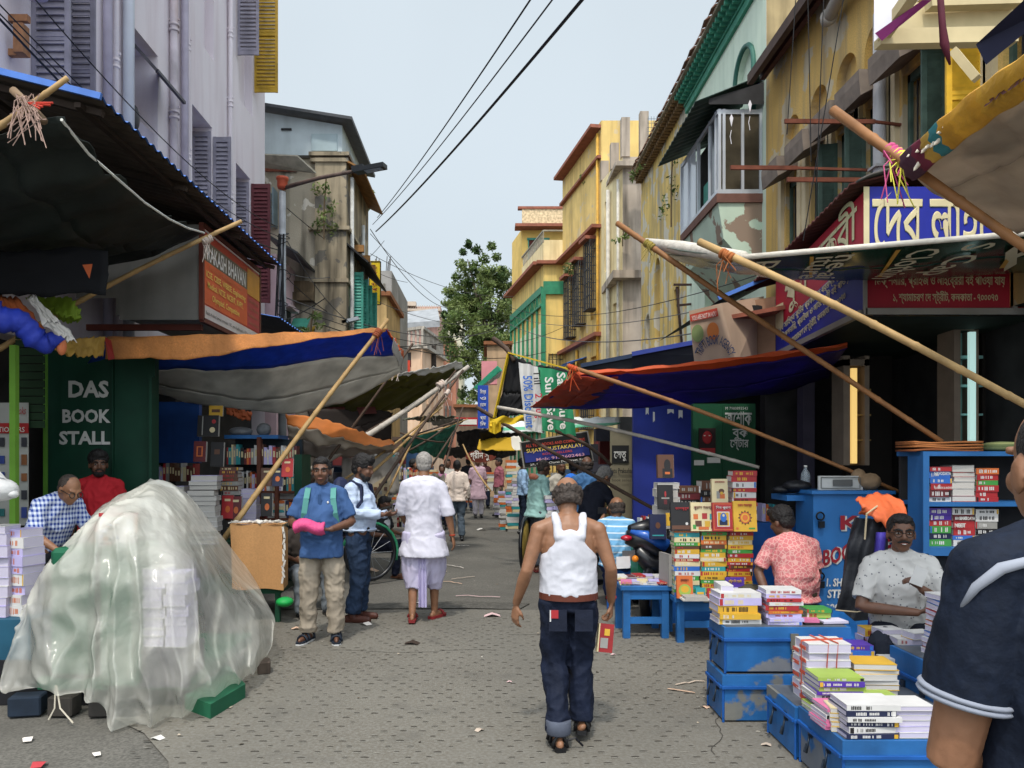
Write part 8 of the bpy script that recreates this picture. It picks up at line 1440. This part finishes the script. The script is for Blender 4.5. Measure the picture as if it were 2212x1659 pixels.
person('grey haired man in navy shirt bending over the right stall', 1272, 10.4, 125, 1.66, .011, 'light', dict(ch=(0, -.1, 1.24), wst=(0, -.03, 1.08), nk=(0, -.2, 1.38), hd=(0, -.28, 1.47), sa=(-.168, -.15, 1.3), sb=(.168, -.15, 1.3), ea=(-.22, -.25, 1.08), eb=(.22, -.25, 1.08), wa=(-.12, -.45, .98), wb=(.12, -.46, .98)), head=(0, 35), hair=HAIRG, hairstyle='thick', shirt=C_('20232e'), hem=.86, fat=.02, trousers=C_('23262e'), shoes=('shoe', BK), face=False)
person('balding man in denim blue shirt with his back turned behind the navy shirt man', 1268, 11.6, 170, 1.72, .014, 'dark', hair=HAIRS, hairstyle='bald', shirt=C_('48719f'), hem=.88, trousers=C_('23262e'), shoes=('shoe', BK))
def cap_(t, Mx, J, s, HP): k = MB().use(C_('c9c4ba')); k.ball(HP(0, .01, .07), (.082, .098, .06), 14, 8); xbuild(t, Mx, k, 'skull_cap')
person('bearded man in white cap and pale shirt among the right stalls', 1212, 13.4, 20, 1.66, .016, 'dark', hair=HAIRB, hairstyle='crop', shirt=C_('b0aba0'), hem=.86, beard=True, trousers=C_('3a3a40'), shoes=('shoe', BK), extras=cap_)
person('man with blue backpack facing away among the right stalls', 1240, 12.6, 160, 1.68, .016, 'dark', hair=HAIRB, shirt=C_('3a4436'), hem=.86, trousers=C_('23262e'), shoes=('shoe', BK), extras=lambda t, Mx, J, s, HP: fuse((lambda k: (limb(k, [Vector((0, .2, 1.0)), Vector((0, .2, 1.35))], [.16, .13], flat=.7), k)[1])(MB()), 'backpack', C_('2f6fd0'), t, .018, Mx=Mx))
# seated figures
SEAT = dict(pel=(0, 0, .5), wst=(0, .03, .64), ch=(0, .0, .82), nk=(0, -.01, 1.0), hd=(0, -.03, 1.135), sa=(-.168, .0, .93), sb=(.168, .0, .93), ea=(-.24, -.02, .67), eb=(.25, -.02, .68), wa=(-.18, -.24, .66), wb=(.18, -.24, .66), ja=(-.1, -.02, .48), jb=(.1, -.02, .48), ka=(-.17, -.43, .5), kb=(.17, -.43, .5), fa=(-.16, -.42, .09), fb=(.16, -.42, .09))
def st2(**k): d = dict(SEAT); d.update(k); return d
STRP = pattern('6fa6cf', 'c9dcea', 'stripe', 14, .8, .22)
person('balding man in striped sky blue polo sitting and holding a phone to his ear', 1330, 8.75, 160, 1.68, .011, 'mid', st2(sa=(-.168, .0, .955), sb=(.168, 0, .955), ch=(0, .03, .85), nk=(0, -.01, 1.02), hd=(.0, -.05, 1.14), eb=(.3, -.1, .8), wb=(.17, -.14, 1.03), pel=(0, 0, .55), wst=(0, .05, .68)), head=(30, 12), hair=HAIRS, hairstyle='bald', shirt=STRP, hem=.48, fat=.04, trousers=C_('1f2a4a'), shoes=('shoe', BK), seatcut=1, hands=(.5, .9), hdirs=dict(b=((-.3, -.1, 1), (-1, -.3, 0), 1)))
k = MB().use(BK); k.box(W(1301, 1103, 8.55), (.1, .012, .07), rz=.2); tag(k.build('phone'), 'black phone held beside the ear of the striped polo man', 'phone')
k = MB().use(TBLD); k.span((X_(1305, 8.8), 8.65, .4), (X_(1362, 8.8), 8.95, .44)); k.span((X_(1308, 8.8), 8.68, 0), (X_(1314, 8.8), 8.72, .4)); k.span((X_(1352, 8.8), 8.68, 0), (X_(1358, 8.8), 8.72, .4)); tag(k.build('stool'), 'dark blue stool under the striped polo man', 'stool')
PNK = pattern('c9787a', 'd8a29c', 'cells', 26, .85, .08)
person('man in patterned pink shirt sitting with his back to the viewer', 1722, 6.72, 187, 1.70, .009, 'dark', st2(ch=(0, -.07, .84), wst=(0, .02, .66), nk=(.0, -.16, 1.0), hd=(.03, -.22, 1.12), sa=(-.185, -.1, .925), sb=(.185, -.1, .925), ea=(-.26, -.12, .68), wa=(-.2, -.3, .62), eb=(.3, -.12, .70), wb=(.27, .02, .46), ka=(-.2, -.42, .5), kb=(.36, -.28, .48)), head=(25, 18), hair=HAIRB, hairstyle='thick', shirt=PNK, hem=.46, fat=.035, trousers=C_('4a453a'), shoes=('shoe', BK), seatcut=1, fold=.012, hands=(.5, .4), hdirs=dict(b=((.05, -.1, -1), (-.6, -.6, 0), 1)))
DOT = pattern('b5b3b0', '5a5a62', 'spots', 32, .85, .17)
def ex10(t, Mx, J, s, HP):
    k = MB().use(M('1a1512', .4, .1, 5))
    for sx in (-1, 1): ring(k, HP(.032 * sx, -.094, .008), .025, .0022, 16, ax=(0, 1, 0))
    k.tube([HP(-.008, -.096, .01), HP(.008, -.096, .01)], .003, 5)
    for sx in (-1, 1): k.tube([HP(.058 * sx, -.09, .012), HP(.078 * sx, .0, .01)], .003, 5)
    xbuild(t, Mx, k, 'spectacles'); k = MB().use(M((.5, .48, .45), .4, .02, 5)).ball(HP(0, -.0975, -.058), (.015, .003, .003), 8, 6); xbuild(t, Mx, k, 'teeth'); k = MB().use(M('c9a04a', .3, .1, 5, metal=.8)); k.ball(J['wb'] + Vector((-.02, -.07, .06)), (.012, .012, .006), 8, 6); xbuild(t, Mx, k, 'ring')
person('smiling bookseller with spectacles and moustache in dotted white shirt', 1945, 5.36, -14, 1.72, .008, 'dark', st2(pel=(0, .05, .5), wst=(0, .05, .66), ch=(0, .02, .84), nk=(0, .0, 1.02), hd=(0, -.02, 1.16), sa=(-.175, .02, .945), sb=(.175, .02, .945), ea=(-.27, -.08, .66), wa=(.03, -.26, .67), eb=(.28, -.1, .68), wb=(-.03, -.24, .72) if False else (.07, -.24, .82), ka=(-.2, -.38, .46), kb=(.2, -.38, .46)), head=(-4, -2), hair=HAIRB, shirt=DOT, hem=.45, fat=.04, trousers=C_('20242e'), shoes=('shoe', BK), seatcut=1, face=True, moustache=True, hands=(.3, .9), hdirs=dict(a=((.9, -.1, .25), (0, .4, 1), -1), b=((-.7, -.2, .6), (-.4, -.5, -.5), 1)), extras=ex10)
k = MB().use(CM('white')); k.box(W(1985, 1245, 5.0), (.1, .004, .12), rot=Euler((.1, .35, .2)).to_matrix()); tag(k.build('paper_slip'), 'blank white paper slip in the hand of the smiling bookseller', 'paper')
CHK = pattern('c9d2e6', '23408f', 'check', 24, .85, .5)
person('old man in blue checked shirt and spectacles bending over the plastic sheet', 105, 6.75, 62, 1.66, .01, 'mid', dict(pel=(0, .1, .9), wst=(0, .06, 1.05), ch=(0, -.08, 1.22), nk=(0, -.2, 1.40), hd=(0, -.3, 1.46), sa=(-.172, -.13, 1.32), sb=(.172, -.13, 1.32), ea=(-.25, -.2, 1.08), eb=(.25, -.2, 1.08), wa=(-.17, -.4, .95), wb=(.17, -.4, .95)), head=(0, 28), hair=HAIRS, hairstyle='crop', shirt=CHK, hem=.86, fat=.03, trousers=C_('2a2a30'), shoes=('shoe', BK), extras=lambda t, Mx, J, s, HP: (lambda k: (ring(k.use(BK), HP(.034, -.094, .005), .024, .004, 14, ax=(0, 1, 0)), ring(k, HP(-.034, -.094, .005), .024, .004, 14, ax=(0, 1, 0)), k.tube([HP(.058, -.09, .01), HP(.08, .01, .005)], .004, 5), k.tube([HP(-.058, -.09, .01), HP(-.08, .01, .005)], .004, 5), xbuild(t, Mx, k, 'spectacles')))(MB()))
person('bearded young man in red shirt standing before the green book stall panel', 213, 8.15, 14, 1.76, .01, 'dark', None, head=(18, 2), hair=HAIRB, hairstyle='thick', shirt=C_('a8242c'), hem=.9, beard=True, moustache=True, face=True, trousers=C_('23262e'), shoes=('shoe', BK))
person('boy in black and white shirt sitting behind the young man with the phone', 822, 11.2, 60, 1.55, .013, 'dark', st2(hd=(0, -.08, 1.12)), head=(0, 20), hair=HAIRB, shirt=pattern('202024', 'b8b8bc', 'print', 5, .8, .56), hem=.46, trousers=C_('1d2030'), shoes=('slipper', M('5a3a2a', .6, .1, 5)), seatcut=1)
person('seated man in grey jeans mostly hidden behind the blue polo man', 655, 8.6, 30, 1.55, .014, 'dark', st2(), hair=HAIRB, hairstyle='crop', shirt=C_('3a3430'), hem=.46, trousers=C_('6a7076'), shoes=('slipper', BK), seatcut=1)
k = MB().use(M('1f9a4a', .5, .1, 4)); k.ball(W(615, 1300, 7.9), (.09, .1, .05), 12, 7); tag(k.build('green_packet'), 'green plastic packet on the ground beside the cardboard box table', 'packet')
# 11 close shoulder at the frame edge
NAVY = M('151d2d', .75, .25, 6, spec=.2, fine=.25, bump=.5)
def ex11(t, Mx, J, s, HP):
    k = MB(); S_, E2 = J['sb'], J['eb']; d = (E2 - S_).normalized(); q = d.to_track_quat('Z', 'Y').to_matrix()
    for f in (.675, .645): k.lathe([(.0705, -.004), (.0735, 0), (.0705, .004)], S_.lerp(E2, f), 24, R=q)
    xbuild(t, Mx, k, 'sleeve_stripe', M('8a8f9c', .8, .1, 9)); k = MB(); k.tube([S_ + Vector((-.05, .062, .022)), S_ + Vector((-.02, .066, .024)), S_ + Vector((.02, .066, .012)), S_ + Vector((.05, .052, -.02)), S_ + Vector((.064, .03, -.06))], [.003, .008, .01, .008, .003], 8); xbuild(t, Mx, k, 'shoulder_stripe', M('8f939e', .8, .08, 9))
    k = MB(); nk = J['nk'] + Vector((0, 0, -.02)); k.tube([nk + Vector((.074 * cos(x * pi / 8), .072 * sin(x * pi / 8), -.0)) for x in range(-3, 12)], [.024] * 15, 10); xbuild(t, Mx, k, 'polo_collar', M('59606e', .8, .2, 20))
person('man in navy polo shirt close by at the frame edge, seen from behind', 2390, 1.38, 172, 1.87, .006, 'mid', dict(sb=(.18, .02, 1.362), eb=(.235, .0, 1.044), wb=(.06, -.2, 1.03), nk=(.02, .0, 1.42), hd=(.024, -.06, 1.525)), hair=HAIRB, slv=.68, hairstyle='crop', shirt=NAVY, hem=.86, fat=.035, trousers=C_('23262e'), shoes=('shoe', BK), extras=ex11, fold=.006, hands=(.5, .5))
# ---------------------------------------------------------------- lamp post, wires, litter
lp = thing('street_lamp', 'grey street lamp pole with orange cap and long rusty arm tangled in wires', 'street lamp', (X_(610, 16.2), 16.2, 0)); x, d = X_(610, 16.2), 16.2
k = MB().use(M('8f9296', .55, .2, 5, metal=.3)); k.tube([(x, d, 0), (x, d, 4), (x, d, Z_(415, d))], [.09, .085, .07], 12); k.build('pole', None, lp)
k = MB().use(M('a84a30', .6, .15, 5)); k.lathe([(.09, 0), (.11, .05), (.11, .17), (.13, .19), (.13, .24), (.1, .25)], (x, d, Z_(408, d)), 14); k.build('cap', None, lp)
k = MB().use(M('5a4a42', .7, .3, 6)); a = W(615, 405, d); b = W(770, 369, 15.4); k.tube([a, a.lerp(b, .5) + Vector((0, 0, .03)), b], [.045, .04, .035], 10); k.build('arm', None, lp)
k = MB().use(M('24282c', .4, .2, 5)); b = W(768, 370, 15.4); e = W(832, 358, 15.2); k.bar(b, e, .2, .09); k.bar(b + Vector((-.05, 0, .03)), b.lerp(e, .3) + Vector((0, 0, .04)), .16, .1); k.use(M('9aa0a4', .3, .1, 5)).bar(b.lerp(e, .35) - Vector((0, 0, .05)), e.lerp(b, .1) - Vector((0, 0, .05)), .14, .012); k.build('lamp_head', None, lp)
k = MB().use(M('1a1a1c', .7, .2, 5)); rd = random.Random(4)
for q in range(26): z = rd.uniform(3.2, 6.6); r = rd.uniform(.1, .2); ring(k, (x + rd.uniform(-.05, .05), d - .02, z), r * .7, .008, 10, ax=(rd.uniform(-.5, .5), rd.uniform(-1, 1), 1.2))
for q in range(8): xx = rd.uniform(-.13, .13); k.tube([(x + xx, d - .1, 3), (x + rd.uniform(-.13, .13), d - .13, 4.6), (x + xx * .5, d - .1, 6.4)], .012, 5)
k.build('cable_coil', None, lp)
sl = thing('street_lamp', 'yellow curved bracket lamp above the wide orange edged tarp', 'street lamp', W(690, 700, 19)); k = MB().use(M('b8963a', .6, .2, 5)); k.tube([W(665, 722, 19), W(680, 708, 19), W(710, 702, 19), W(745, 695, 19)], .05, 8); k.build('arm', None, sl); k = MB().use(M('9aa0a6', .4, .1, 5)); k.bar(W(740, 697, 19), W(775, 688, 19), .2, .08); k.build('lamp_head', None, sl)
CBL = M('141416', .6, .2, 4); CBG = M('4a4a4c', .6, .2, 4)
def wire(label, a, b, sag, r=.011, m=CBL, group=None):
    a, b = W(*a), W(*b); pts = [a.lerp(b, i / 18) - Vector((0, 0, sag * 4 * (i / 18) * (1 - i / 18))) for i in range(19)]
    return tag(MB().use(m).tube(pts, r, 5).build('overhead_cable'), label, 'cable', group)
wire('thick black overhead cable crossing the sky to the tan house', (812, 500, 24), (1290, -40, 7.5), .12, .02)
wire('thin overhead cable crossing the sky, highest of the three', (815, 470, 24), (1165, -30, 8), .1, .011); wire('thin overhead cable crossing the sky between the other two', (805, 485, 24), (1215, -30, 8), .12, .01)
rd = random.Random(12); gw = 'thin cables strung between the houses'
for i, (a, b, s_) in enumerate((((800, 495, 23), (965, 665, 40), .5), ((800, 505, 23), (1000, 680, 42), .3), ((800, 548, 23), (1110, 640, 33), .4), ((560, 700, 17), (1100, 690, 33), .8), ((620, 590, 16.2), (830, 520, 24), .5), ((620, 660, 16.2), (1230, 700, 31), .9), ((610, 640, 16.2), (1105, 700, 33), .7), ((620, 600, 16.2), (800, 700, 23), .3), ((620, 520, 16.2), (760, 700, 19), .2), ((690, 700, 18), (1180, 760, 31), .5), ((1100, 680, 32), (1560, 660, 13), .4), ((1105, 665, 32), (1650, 590, 12), .5), ((1100, 700, 32), (1500, 720, 14), .4), ((620, 450, 16.2), (880, 610, 30), .3), ((790, 640, 22), (1110, 690, 33), .5), ((620, 690, 16.2), (790, 560, 23), .2))):
    wire(f'thin cable {("rising", "sagging", "slanting", "stretching")[i % 4]} {("from the tan house corner to the peepal tree", "from the tan house to the creepers", "under the yellow signboard to the cornered green balcony", "low across the whole lane", "from the lamp pole up to the tan house", "from the lamp pole to the yellow house", "from the lamp pole to the green balcony", "from the lamp pole down the tan wall", "steeply beside the lamp pole", "from the bracket lamp to the grille boxes", "from the green balcony to the box sign", "from the green balcony to the rusty ledge", "from the green balcony to the lilac kiosk", "past the teal shutters", "beyond the yellow signboard", "in front of the brown shutter")[i]}', a, b, s_, .009 + .004 * (i % 3 == 0), CBL if i % 2 else CBG, gw)
for i, (a, b, s_) in enumerate((((-20, 20, 6.5), (600, 540, 15.5), .35), ((-20, -10, 6.6), (600, 510, 15.5), .3), ((-20, 10, 6.7), (600, 560, 15.8), .2), ((60, -20, 7), (600, 490, 15.8), .3))): wire(f'{("beaded black", "thin dark", "lowest thin", "highest thin")[i]} cable running along the lavender building', a, b, s_, .012 if i == 0 else .007, CBL, 'cables along the lavender building')
for i, (px0, px1, d, y1) in enumerate(((1720, 1700, 9.4, 290), (1745, 1752, 9.0, 350), (1780, 1760, 8.8, 500), (1825, 1735, 8.3, 520))): wire(f'{("first", "second", "third", "longest")[i]} thin cord hanging down the yellow building from its eave', (px0, -20, d), (px1, y1, d), 0, .006, CBL, 'cords hanging down the yellow building')
k = MB().use(M('3a2a26', .8, .2, 6)); a = W(1545, 535, 12)
for p, q in (((1455, 615), (1560, 615)), ((1462, 660), (1562, 650)), ((1462, 620), (1475, 770)), ((1545, 610), (1590, 600))): k.bar(W(*p, 19), W(*q, 18.6), .05, .05)
tag(k.build('iron_frame'), 'rusty iron bracket frame on the peeling wall with hanging grey cloth', 'frame'); tarp('hanging_cloth', 'torn grey cloth hanging from the rusty iron bracket frame', [[W(1545, 620, 18.5), W(1560, 610, 18.5)], [W(1510, 730, 18.5), W(1565, 720, 18.5)], [W(1490, 790, 18.5), W(1560, 780, 18.5)]], [M('a3a29c', .7, .15, 5, trans=.1)], cat='cloth', fold=.1, seed=61)
kt = MB().use(M('d8d4d8', .7, .1, 5))
for px, py in ((1620, 225), (1580, 255)): c = W(px, py, 12.5); kt.add([c + Vector((0, 0, .07)), c + Vector((.03, 0, 0)), c - Vector((0, 0, .14)), c - Vector((.03, 0, 0))], ((0, 1, 2, 3),)); kt.tube([c - Vector((0, 0, .2)), c - Vector((.02, 0, .3)), c - Vector((0, 0, .42))], .004, 4)
tag(kt.build('snagged_kite', solid=.004), 'small torn white kites snagged in front of the bay window', 'kite')
# litter
rd = random.Random(9); LM = [M(c, .8, .08, 9) for c in ('c9c6c0', 'd8d0c8', 'b8a898', 'c8a890', 'd0b0b0')]
spots = [(340, 1597), (630, 2060)]
def scrap(px, py, s_, kind, lab, m):
    p = G(px, py); a = rd.uniform(0, 6); c, s2 = cos(a), sin(a); k = MB().use(m)
    if kind == 'strip': pts = [p + Vector((c * t_ * s_ + rd.uniform(-.02, .02), s2 * t_ * s_ + rd.uniform(-.02, .02), .012 + .006 * (i % 2))) for i, t_ in enumerate((-1, -.5, 0, .5, 1))]; [k.bar(x, y, .016, .003) for x, y in zip(pts, pts[1:])]
    else: k.add([p + Vector((c * x * s_ - s2 * y * s_, s2 * x * s_ + c * y * s_, z + .008)) for x, y, z in ((-1, -.6, 0), (0, -.7, s_ * .35), (1, -.5, 0), (.9, .6, .004), (0, .7, s_ * .3), (-.9, .5, 0))], ((0, 1, 4, 5), (1, 2, 3, 4)))
    tag(k.build('paper_scrap'), lab, 'litter', 'paper scraps littering the road')
for i, (px, py, s_, kind, lab) in enumerate(((340, 1598, .04, 'p', 'folded white paper scrap before the plastic sheet'), (208, 1632, .03, 'p', 'small pale scrap on the rough road edge'), (1035, 1580, .03, 'p', 'cream paper scrap in the middle of the lane before the bald man'), (1523, 1530, .03, 'p', 'pinkish scrap by the lower steel trunk'), (1063, 1332, .09, 'p', 'flat white sheet on the road behind the bald man'), (890, 1392, .07, 'p', 'damp brown stain like scrap near the kurta man'), (985, 1225, .22, 'strip', 'long white paper strip beyond the kurta man'), (1000, 1250, .2, 'strip', 'bent white strip beside the kurta man'), (980, 1260, .16, 'strip', 'short white strip with orange end beside the kurta man'), (1035, 1290, .28, 'strip', 'curved white strip on the road centre'), (1040, 1145, .12, 'p', 'white sheet near the far walkers'), (1000, 1180, .14, 'strip', 'pale twig like strip on the asphalt'), (1490, 1478, .12, 'strip', 'thin dry stick near the steel trunks'), (1475, 1496, .1, 'strip', 'second thin dry stick near the steel trunks'), (1325, 1416, .025, 'p', 'tiny white scrap beside the blue bench'), (905, 1305, .05, 'p', 'crumpled leaf scrap by the worn asphalt patch'), (790, 1350, .06, 'p', 'white scrap at the feet of the light blue shirt man'), (1655, 1612, .03, 'p', 'white ticket beside the frontmost trunk'), (640, 1360, .05, 'p', 'white scrap beside the polo man sandals'), (1100, 1475, .02, 'p', 'tiny cream scrap left of the bald man'), (85, 1655, .05, 'p', 'red paper scrap at the bottom street edge'), (60, 1600, .04, 'p', 'pale wrapper on the rough asphalt'), (955, 1235, .1, 'strip', 'thin paper strip left of the kurta man'), (800, 1235, .12, 'p', 'torn newspaper piece under the bicycle wheel'))): scrap(px, py, s_, kind, lab, LM[i % 5] if i not in (5, 20) else (M('3a2e26', .9, .1, 4) if i == 5 else M('a83a40', .8, .1, 4)))

# fine dirt, cracks and trampled bits on the road
rd = random.Random(31); k = MB()
for i in range(200):
    side = rd.random()
    if side < .4: x, y = rd.gauss(-1.9, .35), rd.uniform(4.5, 12)
    elif side < .75: x, y = rd.gauss(1.5, .35), rd.uniform(4.6, 12)
    else: x, y = rd.uniform(-2.2, 1.6), rd.uniform(3.6, 16)
    k.use(M(rd.choice(('8f8a80', '4a443a', 'b8b2a8', '6a5a48', '3a342c', 'a09484')), .9, .2, 9)); s_ = rd.uniform(.006, .018) * (1.3 if rd.random() < .15 else 1); a = rd.uniform(0, 6)
    k.add([(x + s_ * cos(a + q * 1.57) * rd.uniform(.5, 1.2), y + s_ * sin(a + q * 1.57) * rd.uniform(.5, 1.2), .007 + (.006 if q == 1 else 0)) for q in range(4)], ((0, 1, 2, 3),))
tag(k.build('litter_bits'), 'trampled crumbs of paper leaf and dirt along both stall fronts', 'litter', kind='stuff')
k = MB().use(M((.05, .045, .038), .95, .2, 8))
for i, (x, y, a, L) in enumerate(((-1.4, 6.8, .1, 1.6), (.2, 7.4, -.2, 1.8), (1.3, 4.4, 1.3, .8))):
    pts = []
    for q in range(14): pts.append(Vector((x, y, .0072))); a += rd.uniform(-.45, .45); x += cos(a) * L / 14; y += sin(a) * L / 14
    for p, q in zip(pts, pts[1:]):
        n = (q - p).cross(Vector((0, 0, 1))).normalized() * .003; k.quad(p - n, q - n, q + n, p + n)
tag(k.build('pavement_cracks'), None, None, kind='structure')
# ---------------------------------------------------------------- parts of parts
SUBS = dict(collar='shirt', polo_collar='shirt', placket='shirt', chest_logo='shirt', sleeve_stripe='shirt', shoulder_stripe='shirt', back_pocket='trousers', trouser_cuff='trousers', belt='trousers', loose_strap='sandal', eye='body', eyebrow='body', lips='body', teeth='body', moustache='body', beard='body', padlock='hasp', lamp_head='arm', lashing='culm', lettering='face', mudguard='tyre', spokes='tyre', rim='tyre', number_plate='tail_body', tail_lamp='tail_body', indicator='tail_body', eave_bracket='wall', roof_post='wall', glass='window_frame', purple_strip='black_cover')
stem_ = lambda o: o.name.split('.')[0]
for t in [o for o in C.objects if o.parent is None and o.type == 'EMPTY']:
    kids = list(t.children); by = {}
    for o in kids: by.setdefault(stem_(o), o)
    for o in kids:
        q = by.get(SUBS.get(stem_(o)))
        if q is not None and q is not o: setpar(o, q)
